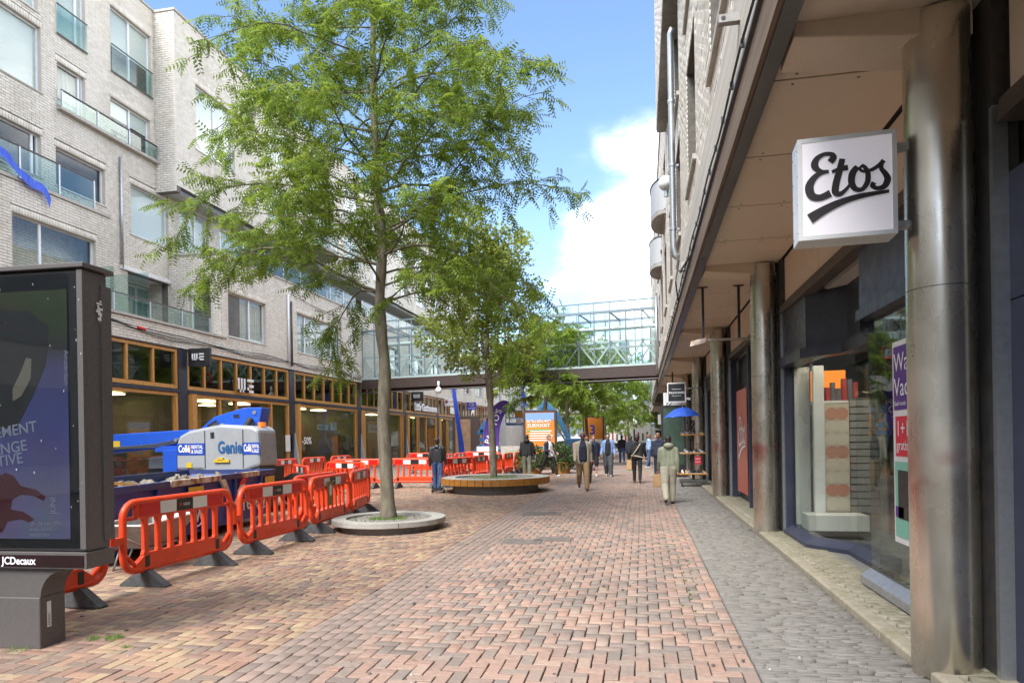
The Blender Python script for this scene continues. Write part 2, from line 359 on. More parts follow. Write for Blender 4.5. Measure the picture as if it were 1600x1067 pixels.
def brick_unit(lx, ly, h, ch=.004):
    mb = MB(); x, y = lx/2, ly/2
    return [(-x, -y, -h), (x, -y, -h), (x, y, -h), (-x, y, -h), (-x, -y, -ch), (x, -y, -ch), (x, y, -ch), (-x, y, -ch), (-x+ch, -y+ch, 0), (x-ch, -y+ch, 0), (x-ch, y-ch, 0), (-x+ch, y-ch, 0)], \
        [(8, 9, 10, 11), (4, 5, 9, 8), (5, 6, 10, 9), (6, 7, 11, 10), (7, 4, 8, 11), (0, 1, 5, 4), (1, 2, 6, 5), (2, 3, 7, 6), (3, 0, 4, 7)]
def pieces_mesh(name, items, h=.03, ch=.004, tones=None):
    """items: (cx, cy, cz, lx, ly, rx, ry, rz) -> one mesh of many small blocks, numpy-built"""
    n = len(items); A = np.array(items, float); ux, fs = brick_unit(1, 1, 1, 0)
    V = np.zeros((n, 12, 3)); hx = A[:, 3]/2; hy = A[:, 4]/2
    sg = np.array([(-1, -1), (1, -1), (1, 1), (-1, 1)], float)
    for k in range(4):
        V[:, k, 0] = sg[k, 0]*hx; V[:, k, 1] = sg[k, 1]*hy; V[:, k, 2] = -h
        V[:, 4+k, 0] = sg[k, 0]*hx; V[:, 4+k, 1] = sg[k, 1]*hy; V[:, 4+k, 2] = -ch
        V[:, 8+k, 0] = sg[k, 0]*(hx-ch); V[:, 8+k, 1] = sg[k, 1]*(hy-ch)
    V[:, :, 2] += V[:, :, 0]*A[:, 5:6]+V[:, :, 1]*A[:, 6:7]
    c = np.cos(A[:, 7])[:, None]; s_ = np.sin(A[:, 7])[:, None]
    x = V[:, :, 0]*c-V[:, :, 1]*s_; y = V[:, :, 0]*s_+V[:, :, 1]*c
    V[:, :, 0] = x+A[:, 0:1]; V[:, :, 1] = y+A[:, 1:2]; V[:, :, 2] += A[:, 2:3]
    F = (np.array(fs)[None]+12*np.arange(n)[:, None, None]).reshape(-1, 4)
    me = bpy.data.meshes.new(name); me.vertices.add(n*12); me.vertices.foreach_set('co', V.reshape(-1))
    me.loops.add(F.size); me.loops.foreach_set('vertex_index', F.reshape(-1).astype(np.int32))
    me.polygons.add(len(F)); me.polygons.foreach_set('loop_start', (np.arange(len(F))*4).astype(np.int32))
    t = rng.random(n) if tones is None else np.array(tones)
    a = me.attributes.new('tone', 'FLOAT', 'FACE'); a.data.foreach_set('value', np.repeat(t, 9))
    me.update(calc_edges=True); return me
def link(name, me, m, parent=None, kind=None):
    o = bpy.data.objects.new(name, me); COL.objects.link(o); o.data.materials.append(m)
    if parent is not None: o.parent = parent; o.matrix_parent_inverse = parent.matrix_basis.inverted()
    if kind: o['kind'] = kind
    return o
def sink(x, y):      # gentle unevenness of an old street
    return .006*math.sin(x*1.7+y*.6)+.005*math.sin(y*1.3-x*.8)-.004
hb = {'r': [], 'l': []}
def in_view(x, y):
    d = -x*math.sin(YAW)+y*math.cos(YAW); return d > 3.9 and abs((x*math.cos(YAW)+y*math.sin(YAW))/d) < .84
for key, x0, x1 in (('r', -2.29, .766), ('l', -17.0, -2.93)):
    nx = int((x1-x0)/GL); ox = x1-nx*GL
    for i in range(-2, nx+1):
        for j in range(30, 287):
            c = (i-j) % 4
            if c not in (0, 3): continue
            xa = ox+i*GL; xb = xa+(2*GL if c == 0 else GL); ya = j*GL; yb = ya+(GL if c == 0 else 2*GL)
            xa = max(xa, x0); xb = min(xb, x1)
            if xb-xa < .03: continue
            cx, cy = (xa+xb)/2, (ya+yb)/2
            if not in_view(cx, cy) or (cx < -9.8 and cy < 14): continue
            jx = random.gauss(0, .0012); 
            hb[key].append((cx+jx, cy+random.gauss(0, .0012), sink(cx, cy)+random.gauss(0, .0013), xb-xa-JT-random.random()*.003, yb-ya-JT-random.random()*.003, random.gauss(0, .008), random.gauss(0, .008), random.gauss(0, .008)))
# grey bands along the slot drain
gb = []
for k in range(30, 290):
    y = k*.105
    for j, x in enumerate((-2.899, -2.794, -2.682, -2.577, -2.465, -2.36)):
        off = .05 if j % 2 else 0
        if k % 2 == 0 and in_view(x, y): gb.append((x+.02, y+.1+off, sink(x, y)-.004+random.gauss(0, .001), .099, .204, random.gauss(0, .006), random.gauss(0, .004), random.gauss(0, .006)))
allb = [(it[1]-it[0]*.19, 'r', it) for it in hb['r']]+[(it[1]-it[0]*.19, 'l', it) for it in hb['l']]
near = sorted(allb, key=lambda a: a[0])[:300]; nid = set(id(a[2]) for a in near)
for key, m in (('r', MP['r']), ('l', MP['l'])):
    rest = [it for it in hb[key] if id(it) not in nid]
    tn = []
    for it in rest:
        t = random.random()
        # worn lighter strip where people walk
        tn.append(t)
    link('paving_bricks', pieces_mesh('paving_bricks', rest, tones=tn), m, PV, 'stuff')
link('drain_band_bricks', pieces_mesh('drain_band_bricks', gb), MP['g'], PV, 'stuff')
bme = {}
for k in ('r', 'l'):
    mb = MB(); v, f_ = brick_unit(1, 1, 1, .0); 
    v, f_ = brick_unit(2*GL-JT-.001, GL-JT-.001, .03); mb.add(v, f_); me = mb.mesh('brick', fix=False); me.materials.append(MP[k+'o']); bme[k] = me
for _, k, it in near:
    cx, cy, cz, lx, ly, rx, ry, rz = it
    rot = rz+(math.pi/2 if ly > lx*1.2 else 0); L_ = max(lx, ly); W_ = min(lx, ly)
    inst('brick', bme[k], Matrix.Translation((cx, cy, cz)) @ Matrix.Rotation(rot, 4, 'Z') @ Matrix.Rotation(rx*.6, 4, 'Y') @ Matrix.Diagonal((L_/(2*GL-JT-.001), W_/(GL-JT-.001), 1, 1)), PV)
# slot drain covers and a manhole set in the bricks
for (x, y, sx, sy) in ((-1.92, 10.6, .32, .22), (-2.2, 14.6, .42, .26), (-1.45, 10.9, .3, .2)):
    mb = MB(); mb.box(x-sx, x+sx, y-sy, y+sy, -.02, .007)
    for q in range(5): mb.box(x-sx*.8, x+sx*.8, y-sy*.8+q*sy*.36, y-sy*.7+q*sy*.36, .007, .012)
    mb.build('drain_cover', mat('cast_cover', (.20, .17, .15), .7, c2=(.14, .12, .105), scale=8, bump=.3), PV)

# ---- slate strip: thin stones set on edge, running across the strip
SL0, SL1 = .772, 1.86
ST = MB().box(SL0-.004, 2.35, -3, 30, -.3, -.03).build('slate_pavement', mat('slate_bed', (.09, .085, .075), .95, c2=(.06, .057, .05), scale=20)); tag(ST, kind='structure')
sl = []; y = 3.2
while y < 30:
    th = random.uniform(.016, .04) if y < 16 else random.uniform(.05, .09)
    x = SL0; dz = random.gauss(0, .003)-(.012 if random.random() < .05 else 0)
    while x < SL1:
        ln = min(random.uniform(.06, .30), SL1-x)
        if ln < .05: break
        if random.random() < .035: x += ln; continue
        sl.append((x+ln/2, y+th/2+random.gauss(0, .002), -.006+dz+random.gauss(0, .0035), ln-random.uniform(.001, .008), th-random.uniform(.0005, .004), random.gauss(0, .012), random.gauss(0, .06), random.gauss(0, .01))); x += ln
    y += th
ms = ramp_mat('slate_tones', [(.175, .162, .144), (.21, .196, .175), (.19, .176, .157), (.235, .22, .196), (.20, .187, .167)], rough=.8, scale=16, bump=1.0, dirt_amt=.55, dirt=(.17, .155, .13), stain=1.3)
link('slate_stones', pieces_mesh('slate_stones', sl, h=.04, ch=.002), ms, ST, 'stuff')
# kerb and the narrow strip of small pavers by the shop windows
km = mat('kerb_stone', (.36, .315, .235), .85, c2=(.28, .245, .18), scale=10, bump=.3, c3=(.20, .19, .10), s3=2.5, a3=.5)
y = 3.0
while y < 30:
    b = MB(); b.prism([(1.87, -.05), (2.0, -.05), (2.0, .052), (1.905, .05), (1.878, .035)], 1, y+.004, y+.976); k = b.build('kerb_stone', km, ST, bevel=.006); y += .98
sp = []
for j in range(int(27/.105)):
    yy = 3+j*.105
    for i in range(3): 
        x = 2.0+i*.15+(.07 if j % 2 else 0)
        sp.append((x+.075, yy+.05, .052+random.gauss(0, .001), .145, .1, 0, 0, 0))
link('kerb_strip_pavers', pieces_mesh('kerb_strip_pavers', sp, h=.05, ch=.003), ramp_mat('beige_paver_tones', [(.30, .265, .20), (.36, .325, .25), (.33, .30, .215), (.27, .245, .18)], dirt=(.12, .115, .06), dirt_amt=.5), ST, 'stuff')
rp_ = MB().box(1.87, 30, 30.01, 400, -.3, .05).build('far_pavement', M['concrete']); tag(rp_, kind='structure')
# tufts of grass and weeds growing in the joints
def tuft(cx, cy, n, rad, h, cz=0):
    mb = MB()
    for _ in range(n):
        a = random.uniform(0, 6.28); r = rad*math.sqrt(random.random()); x, y = cx+r*math.cos(a), cy+r*math.sin(a); hh = h*random.uniform(.4, 1); lx, ly = random.gauss(0, hh*.5), random.gauss(0, hh*.5); w_ = .004
        mb.add([(x-w_, y, cz), (x+w_, y, cz), (x+lx, y+ly, cz+hh)], [(0, 1, 2)])
    return mb
gm = mat('weed_grass', (.10, .19, .03), .7, c2=(.16, .24, .05), scale=30, transl=.3)
mb = MB()
for (x, y, n, r) in ((-4.45, 4.98, 90, .07), (-4.62, 4.94, 50, .05), (-4.15, 4.78, 20, .04), (-5.0, 4.6, 40, .1)): t = tuft(x, y, n, r, .05); mb.add(t.v, t.f)
for k in range(26): 
    y = 6.5+k*.22+random.random()*.1; t = tuft(.36+random.choice((0, .105, .21))*1+.002, y, 22, .012, .018); mb.add([(a[0], a[1]*1, a[2]) for a in t.v], t.f)
mb.build('joint_weeds', gm, None, fix=False); o = bpy.data.objects['joint_weeds']; tag(o, 'green weeds sprouting in the paving joints', 'weeds', kind='stuff')

# gum spots and small litter trodden into the street
gsp = []
for _ in range(420):
    x = random.uniform(-6, 1.8); y = random.uniform(4.3, 20); s_ = random.uniform(.012, .03)
    gsp.append((x, y, .0095 if x < .766 else .004, s_, s_*random.uniform(.7, 1.1), 0, 0, random.uniform(0, 3)))
o = link('gum_spots', pieces_mesh('gum_spots', gsp, h=.012, ch=.004), ramp_mat('gum_tones', [(.10, .09, .08), (.16, .145, .13), (.07, .065, .06), (.42, .40, .37)]), PV, 'stuff')

fl_ = MB()
for _ in range(330):
    cx, cy = random.choice(((-4.7, 12), (-4.7, 12), (-4.6, 21), (-2.5, 10))); x = cx+random.gauss(0, 2.0); y = cy+random.gauss(0, 2.6); a = random.uniform(0, 6.28); s_ = random.uniform(.012, .03)
    if y < 4.2 or x > 1.6 or x < -9: continue
    c_, d_ = math.cos(a)*s_, math.sin(a)*s_; z = .012
    fl_.add([(x-c_, y-d_, z), (x-d_*.4, y+c_*.4, z+.006), (x+c_, y+d_, z+.003), (x+d_*.4, y-c_*.4, z+.006)], [(0, 1, 2, 3)])
o = fl_.build('fallen_leaves', mat('fallen_leaf', (.30, .27, .06), .7, c2=(.20, .12, .05), scale=20), None, fix=False, kind='stuff'); tag(o, 'small yellow fallen leaves scattered on the paving', 'leaves')
# ================================================================== walls of pale brick
wall_cols = [(.66, .61, .53), (.74, .69, .61), (.70, .65, .57), (.77, .72, .64), (.68, .63, .55), (.72, .675, .60)]
MW = ramp_mat('pale_brick', wall_cols, rough=.75, scale=5, dirt=(.40, .35, .27), dirt_amt=.5, bump=.25, zs=.18, stain=.9)
MWO = ramp_mat('pale_brick_single', wall_cols, rough=.75, scale=9, dirt=(.40, .35, .27), dirt_amt=.5, bump=.25, zs=.18, stain=.9, from_object=True)
mortar = mat('mortar', (.17, .15, .125), .95, c2=(.12, .11, .095), scale=12)
BL, BH, BJ = .30, .092, .013
def wall(parent, fr, s0, s1, z0, z1, ops=(), pool=None, thick=.3, lintel=True, name='wall', bricks=True):
    mb = MB(fr); e0_, e1_ = s0+.02, s1-.02; ss = sorted(set([e0_, e1_]+[min(max(v, e0_), e1_) for o in ops for v in o[:2]])); zz = sorted(set([z0, z1]+[min(max(v, z0), z1) for o in ops for v in o[2:4]]))
    for a, b in zip(zz, zz[1:]):
        run = None
        for c, d in zip(ss, ss[1:]):
            hole = any(o[0] <= (c+d)/2 <= o[1] and o[2] <= (a+b)/2 <= o[3] for o in ops)
            if not hole: run = (run[0], d) if run else (c, d)
            if hole and run: mb.box(run[0], run[1], -thick, -.014, a, b); run = None
        if run: mb.box(run[0], run[1], -thick, -.014, a, b)
    w_ = mb.build(name, mortar, parent)
    if not bricks: return w_
    its = []; sold = []
    ex = list(ops)
    if lintel:
        for o in ops:
            if o[3]+.2 < z1: sold.append((max(s0, o[0]-.05), min(s1, o[1]+.05), o[3], o[3]+.2)); ex.append(sold[-1])
    nc = int(round((z1-z0)/BH)); ch_ = (z1-z0)/nc
    for r in range(nc):
        za = z0+r*ch_; zc = za+ch_/2; x = s0
        cuts = sorted([(max(o[0], s0), min(o[1], s1)) for o in ex if o[2] < zc < o[3]]); iv = []; p = s0
        for a, b in cuts:
            if a > p+.02: iv.append((p, a))
            p = max(p, b)
        if p < s1-.02: iv.append((p, s1))
        off = (r % 2)*BL/2
        for a, b in iv:
            k = math.floor((a-off)/BL)
            while k*BL+off < b:
                u0 = max(a, k*BL+off); u1 = min(b, k*BL+off+BL); k += 1
                if u1-u0 < .03: continue
                its.append(((u0+u1)/2, zc, random.gauss(0, .0015), u1-u0-BJ, ch_-BJ, random.gauss(0, .004), random.gauss(0, .008), 0))
    for a, b, c, d in sold:
        n = max(1, int((b-a)/.1)); st = (b-a)/n
        for i in range(n): its.append((a+st*(i+.5), (c+d)/2, random.gauss(0, .0015), st-BJ, d-c-BJ, random.gauss(0, .004), 0, 0))
    M4 = Matrix(((fr.d.x, 0, fr.n.x, fr.o.x), (fr.d.y, 0, fr.n.y, fr.o.y), (0, 1, 0, fr.o.z), (0, 0, 0, 1)))
    pool.append((M4, its)); return w_
def brick_pool(parent, pool, singles=300, name='wall_bricks'):
    full = []
    for M4, its in pool:
        for it in its:
            if abs(it[3]-(BL-BJ)) < .002:
                p = M4 @ Vector((it[0], it[1], 0)); q = p-Vector((0, 0, EYE)); d = q.dot(fw)
                if d < 1: continue
                u, v = q.dot(cr)/d, q.dot(cu)/d
                if abs(u) > .75 or v > .64 or v < -.35 or v < (.28 if u < -.6 else -1): continue
                full.append((d, id(it), M4, it))
    full.sort(key=lambda a: a[0]); sel = full[:singles]; ids = set(a[1] for a in sel)
    mb = MB(); v, f_ = brick_unit(BL-BJ, BH-BJ, .03, .004); mb.add(v, f_); bm_ = mb.mesh('brick', fix=False); bm_.materials.append(MWO)
    for _, _, M4, it in sel: inst('brick', bm_, M4 @ Matrix.Translation((it[0], it[1], it[2])) @ Matrix.Rotation(it[6]*.5, 4, 'X') @ Matrix.Diagonal((1, it[4]/(BH-BJ), 1, 1)), parent)
    for M4, its in pool:
        r = [it for it in its if id(it) not in ids]
        if not r: continue
        me = pieces_mesh(name, r, h=.03, ch=.004); me.transform(M4); link(name, me, MW, parent, 'stuff')
blind_m = mat('white_blind', (.74, .75, .72), .7, c2=(.66, .67, .65), scale=2, stretch=(1, 1, 30))
curt_m = mat('grey_curtain', (.42, .42, .39), .85, c2=(.62, .61, .57), scale=5, stretch=(4, 4, .2))
room_m = mat('room_dark', (.10, .10, .095), .9, c2=(.16, .15, .14), scale=1.5)
def window(parent, fr, s0, s1, z0, z1, mull=(), style='curtain', dep=.14, fw_=.07, rail=False, sill=True, tilt=None):
    """white framed window set in an opening; style picks what hangs behind the glass"""
    f_ = MB(fr); a, b = -dep-.06, -dep
    f_.box(s0, s1, a, b, z0, z0+fw_).box(s0, s1, a, b, z1-fw_, z1).box(s0, s0+fw_, a, b, z0+fw_, z1-fw_).box(s1-fw_, s1, a, b, z0+fw_, z1-fw_)
    for m_ in mull: f_.box(s0+(s1-s0)*m_-fw_*.6, s0+(s1-s0)*m_+fw_*.6, a, b+.004, z0+fw_, z1-fw_)
    wd = f_.build('window', M['frame'], parent)
    rv_ = mat('brick_reveal', (.60, .55, .475), .8, c2=(.52, .475, .41), scale=7)
    MB(fr).box(s0, s0+.012, b+.002, -.004, z0, z1).build('reveal', rv_, wd); MB(fr).box(s1-.012, s1, b+.002, -.004, z0, z1).build('reveal', rv_, wd); MB(fr).box(s0+.013, s1-.013, b+.002, -.004, z1-.012, z1).build('reveal', rv_, wd)
    es = [s0]+[s0+(s1-s0)*m_ for m_ in mull]+[s1]
    for e0, e1 in zip(es, es[1:]): MB(fr).box(e0+fw_*.7, e1-fw_*.7, -dep-.04, -dep-.03, z0+fw_*.8, z1-fw_*.8).build('pane', G['glass'], wd)
    if style == 'blind': MB(fr).box(s0+.05, s1-.05, -dep-.075, -dep-.065, z0+.05, z1-.05).build('blind', blind_m, wd)
    elif style == 'half': MB(fr).box(s0+.05, s1-.05, -dep-.075, -dep-.065, z0+(z1-z0)*random.uniform(.4, .6), z1-.05).build('blind', blind_m, wd)
    elif style == 'curtain':
        c = MB(fr); n = max(6, int((s1-s0)/.06)); 
        pts = [(s0+.04+(s1-s0-.08)*i/n, -dep-.11+.025*math.sin(i*1.9+s0)) for i in range(n+1)]
        for p, q in zip(pts, pts[1:]): c.quad((p[0], p[1], z0+.04), (q[0], q[1], z0+.04), (q[0], q[1], z1-.04), (p[0], p[1], z1-.04))
        c.build('curtain', curt_m, wd, smooth=True, fix=False)
    r = MB(fr); d0, d1 = -dep-.08, -dep-1.4
    r.quad((s0-.3, d1, z0-.2), (s1+.3, d1, z0-.2), (s1+.3, d1, z1+.2), (s0-.3, d1, z1+.2)); r.quad((s0-.3, d0-.2, z0-.2), (s1+.3, d0-.2, z0-.2), (s1+.3, d1, z0-.2), (s0-.3, d1, z0-.2))
    r.quad((s0-.3, d0-.2, z1+.2), (s1+.3, d0-.2, z1+.2), (s1+.3, d1, z1+.2), (s0-.3, d1, z1+.2)); r.quad((s0-.3, d0-.2, z0-.2), (s0-.3, d1, z0-.2), (s0-.3, d1, z1+.2), (s0-.3, d0-.2, z1+.2)); r.quad((s1+.3, d0-.2, z0-.2), (s1+.3, d1, z0-.2), (s1+.3, d1, z1+.2), (s1+.3, d0-.2, z1+.2))
    r.build('room_behind', room_m, wd, fix=False)
    if sill: MB(fr).box(s0-.04, s1+.04, -dep-.05, .03, z0-.05, z0-.005).build('sill', M['coping'], wd)
    if rail:
        g_ = MB(fr).box(s0, s1, .05, .062, z0+.02, z0+1.0).build('rail_pane', G['rail_glass'], wd)
        MB(fr).box(s0-.02, s1+.02, .035, .075, z0+1.0, z0+1.03).build('rail_bar', M['dsteel'], wd); MB(fr).box(s0-.02, s1+.02, .03, .07, z0-.02, z0+.02).build('rail_bar', M['dsteel'], wd)
    if tilt:
        c0, c1 = tilt; t = MB(fr); h = z1-z0-.16
        p = lambda s_, n_, z_: (s_, n_, z_)
        for (x0, x1, k0, k1) in ((c0, c1, 0, .07), (c0, c1, h-.07, h), (c0, c0+.07, .07, h-.07), (c1-.07, c1, .07, h-.07)):
            n0, n1 = -dep-.06-.22*k0/h, -dep-.06-.22*k1/h
            t.add([(x0, n0-.04, z0+.08+k0), (x1, n0-.04, z0+.08+k0), (x1, n0, z0+.08+k0), (x0, n0, z0+.08+k0), (x0, n1-.04, z0+.08+k1), (x1, n1-.04, z0+.08+k1), (x1, n1, z0+.08+k1), (x0, n1, z0+.08+k1)], [(3, 2, 1, 0), (4, 5, 6, 7), (0, 1, 5, 4), (1, 2, 6, 5), (2, 3, 7, 6), (3, 0, 4, 7)])
        t.build('tilted_sash', M['frame'], wd)
    return wd
def glass_rail(parent, fr, s0, s1, n, z0, h, posts, mat_='rail_glass'):
    r = MB(fr).box(s0, s1, n-.03, n+.03, z0+h, z0+h+.04).build('handrail', M['dsteel'], parent)
    for i in range(posts):
        s_ = s0+.03+(s1-s0-.06)*i/(posts-1); MB(fr).box(s_-.03, s_+.03, n-.025, n+.025, z0-.1, z0+h).build('rail_post', M['steel'], r)
    for i in range(posts-1):
        a = s0+.03+(s1-s0-.06)*i/(posts-1); b = s0+.03+(s1-s0-.06)*(i+1)/(posts-1)
        MB(fr).box(a+.05, b-.05, n-.006, n+.006, z0+.03, z0+h-.02).build('rail_pane', G[mat_], r)
    return r

# ================================================================== left apartment block over shops
LB = thing('apartment_building', 'long pale brick apartment block above wood-framed shopfronts along the left of the street', 'building', (-19, 20, 0))
pool = []
fA = Fr((-19.4, 0), (0, 1), (1, 0)); fBay = Fr((-18.6, 0), (0, 1), (1, 0)); fB = Fr((-17.0, 0), (0, 1), (1, 0)); fA2 = Fr((-18.45, 0), (0, 1), (1, 0))
fRet = Fr((0, 25.0), (1, 0), (0, -1)); fRet2 = Fr((0, 24.3), (1, 0), (0, -1))
opA = [(16.0, 19.0, 13.38, 15.55), (19.6, 20.85, 15.72, 18.3), (22.0, 24.15, 15.72, 18.25), (19.6, 20.8, 13.3, 14.8), (21.95, 24.05, 13.3, 14.78),
       (15.6, 18.95, 10.55, 11.95), (19.5, 21.65, 10.5, 11.85), (22.9, 25.05, 9.85, 11.85), (22.7, 24.95, 6.1, 8.35), (25.7, 27.7, 9.95, 11.9), (15.8, 18.9, 16.0, 18.4)]
wall(LB, fA, 13.5, 24.98, 5.3, 19.35, [o for o in opA if o[1] < 25.2], pool)
wall(LB, fA, 25.02, 30, 9.5, 12.2, [opA[9]], pool)
sty = ['blind', 'blind', 'half', 'curtain', 'half', 'none', 'none', 'blind', None, 'blind', 'blind']
for i, o in enumerate(opA):
    if sty[i] is None: continue
    window(LB, fA, *o, mull={1: (.75,), 2: (.5,), 4: (.52,), 7: (), 9: (.6,), 5: (.93,), 6: ()}.get(i, (.86,) if i == 3 else ()), style=sty[i], rail=i in (1, 2))
# loggia back wall, its door and glass screen
fL = Fr((-20.3, 0), (0, 1), (1, 0)); wall(LB, fL, 22.3, 25.4, 5.9, 8.6, [(23.6, 25.1, 6.15, 8.2)], pool, lintel=False); window(LB, fL, 23.6, 25.1, 6.15, 8.2, (.5,), 'curtain', sill=False)
MB().box(-20.4, -19.3, 22.3, 24.98, 8.36, 8.5).build('loggia_ceiling', M['white'], LB)
glass_rail(LB, fA, 19.62, 24.27, .14, 13.22, .55, 4)
MB(fA).box(19.55, 24.28, -.01, .2, 13.1, 13.2).build('coping', M['coping'], LB)
# near bay with a terrace on top
wall(LB, fBay, 13.5, 20.9, 5.3, 9.75, [(17.1, 20.3, 7.0, 8.78)], pool); window(LB, fBay, 17.1, 20.3, 7.0, 8.78, (.34,), 'none')
MB().box(-19.39, -18.55, 13.5, 20.95, 9.76, 9.86).build('coping', M['coping'], LB); MB().box(-19.4, -18.62, 20.9-.02, 20.9, 5.3, 9.75).build('bay_side', mortar, LB)
glass_rail(LB, fBay, 14.6, 20.4, -.12, 9.9, 1.0, 5)
# lower block
opB = [(25.5, 28.4, 6.15, 8.05), (31.25, 36.4, 6.2, 8.2)]+[(43+5.1*i, 45.8+5.1*i, 6.15, 8.1) for i in range(8)]
wall(LB, fB, 25.032, 39.2, 5.25, 9.5, opB[:2], pool); wall(LB, fB, 39.2, 84, 5.25, 9.5, opB[2:], pool)
window(LB, fB, *opB[0], mull=(.6,), style='curtain', tilt=(27.3, 28.35)); window(LB, fB, *opB[1], mull=(.2, .78), style='curtain')
for o in opB[2:]: window(LB, fB, *o, mull=(.5,), style=random.choice(('curtain', 'blind', 'half')))
wall(LB, fRet, -20.6, -17.0, 6.0, 9.5, [(-18.45, -17.45, 6.1, 7.85)], pool); window(LB, fRet, -18.45, -17.45, 6.1, 7.85, (), 'curtain', sill=False)
MB().box(-19.45, -16.95, 24.95, 25.3, 9.505, 9.58).box(-17.35, -16.95, 25.31, 84, 9.505, 9.58).build('coping', M['coping'], LB)
MB().box(-21, -17.3, 25.31, 84, 9.3, 9.5).build('terrace_floor', M['concrete'], LB)
glass_rail(LB, fB, 25.4, 39, -.3, 9.6, .95, 9); glass_rail(LB, fB, 40, 84, -.3, 9.6, .95, 22)
# shop storey: parapet below the loggia
wall(LB, fB, 13.5, 25.03, 5.25, 5.99, [], pool); MB().box(-17.35, -16.94, 13.5, 25.3, 6.005, 6.09).build('coping', M['coping'], LB); MB().box(-20.3, -17.3, 13.5, 25, 5.8, 5.99).build('loggia_floor', M['concrete'], LB)
glass_rail(LB, fB, 19.35, 24.45, -.12, 6.12, .6, 4)
MB(fB).box(19.45, 19.5, -2.3, -.2, 6.1, 7.6).build('balcony_screen', G['rail_glass'], LB); MB(fB).box(21.0, 21.04, -2.2, -.15, 6.1, 7.75).build('balcony_screen', G['rail_glass'], LB)
# upper storeys, oversailing the terrace
opC = [(25.6, 28.4, 14.2, 17.0)]+[(31+4.6*i, 33.6+4.6*i, 13.0, 15.0) for i in range(9)]+[(31+4.6*i, 33.6+4.6*i, 16.0, 18.2) for i in range(9)]
wall(LB, fA2, 24.332, 75, 12.2, 19.3, opC, pool)
for o in opC: window(LB, fA2, *o, mull=(.5,), style='blind')
wall(LB, fRet2, -19.4, -18.45, 11.95, 19.3, [], pool)
MB().box(-20.6, -18.75, 24.32, 75, 12.05, 12.19).build('soffit', mat('soffit_board_grey', (.50, .48, .44), .8, c2=(.44, .42, .385), scale=4), LB)
MB().box(-19.75, -19.35, 13.5, 24.25, 19.355, 19.43).box(-19.5, -18.4, 24.26, 75, 19.305, 19.4).build('roof_edge', M['coping'], LB)
MB().box(-30, -19.76, 13.5, 75, 19.0, 19.2).build('roof', M['concrete'], LB)
fT = Fr((-20.5, 0), (0, 1), (1, 0)); opT = [(30.5+3.4*i, 33.3+3.4*i, 9.7, 11.8) for i in range(12)]
wall(LB, fT, 30, 75, 9.5, 12.1, opT, pool, bricks=False)
for o in opT: window(LB, fT, *o, mull=(.5,), style='none', sill=False)
for yb in (35.5,):          # rounded balconies
    b = MB(); n = 14; pts = [(-18.44+1.5*math.sin(math.pi*i/n), yb-2*math.cos(math.pi*i/n)) for i in range(n+1)]
    b.prism([(-18.44, yb-2)]+pts[1:-1]+[(-18.44, yb+2)], 2, 12.3, 12.5); bo = b.build('balcony', M['concrete'], LB)
    q = MB()
    for p, r_ in zip(pts, pts[1:]): q.quad((p[0], p[1], 12.55), (r_[0], r_[1], 12.55), (r_[0], r_[1], 13.5), (p[0], p[1], 13.5))
    q.build('rail_pane', G['rail_glass'], bo, fix=False); MB().tube([(p[0], p[1], 13.53) for p in pts], .025, 6).build('handrail', M['steel'], bo)
brick_pool(LB, pool)
MB().box(-30, -18.6, -34, 13.45, 0, 17).build('street_wing', MATS['stone_coping'], LB); MB().box(-30, 24, -44, -34.05, 0, 13).build('closing_wing', MATS['stone_coping'], LB)
for i in range(9):
    for j in range(4): MB().box(-18.59, -18.55, -32+5*i, -29+5*i, 1+4*j, 3.6+4*j).build('wing_window', room_m, LB); MB().box(-17+4.4*i, -14.2+4.4*i, -34.04, -34.0, .8+3.1*j, 2.9+3.1*j).build('wing_window', room_m, LB)
# blue sheet hung over the bay terrace rail
bs = MB(); pth = smooth_path([(15.3, 10.95), (16.6, 10.6), (17.6, 10.0), (18.1, 9.95), (18.35, 9.55)], 6)
for (a, b) in zip(pth, pth[1:]):
    w0 = .30; bs.quad((-18.50+.05*math.sin(a[0]*9), a[0], a[1]), (-18.50+.05*math.sin(b[0]*9), b[0], b[1]), (-18.46, b[0]-.05, b[1]-w0), (-18.46, a[0]-.05, a[1]-w0))
o = bs.build('tarpaulin', mat('blue_tarp', (.03, .09, .62), .45, c2=(.05, .14, .75), scale=6, transl=.2), None, fix=False); tag(o, 'bright blue plastic sheet draped over a balcony rail at upper left', 'tarpaulin')
# pipes and cables on the wall
for (fr_, s_, za, zb, m_) in ((fA, 22.35, 8.4, 12.6, M['steel']), (fB, 30.3, 5.4, 8.9, M['frame']), (fB, 30.6, 5.4, 8.6, M['dsteel']), (fB, 37.6, 5.3, 8.2, M['frame'])):
    MB(fr_).cyl((s_, .07, za), (s_, .07, zb), .05, n=8).build('drainpipe', m_, LB, smooth=True)
for k in range(3):
    z = 5.50+.06*k; pts = [(y, .05+.02*k, z+.05*math.sin(y*1.1+k)+(.25 if y < 22 else 0)*(22-y)/4) for y in np.arange(17, 39.1, .5)]
    MB(fB).tube(pts, .016, 5).build('cable', M['cable'], LB)
MB(fB).tube([(31, .06, 8.95), (33, .05, 8.8), (36, .05, 8.78), (39, .05, 8.9)], .014, 5).build('cable', M['cable'], LB)
MB(fB).cyl((20.2, .1, 5.68), (20.55, .1, 5.66), .05, n=8).build('red_coupling', mat('red_plastic', (.6, .03, .02), .4), LB)

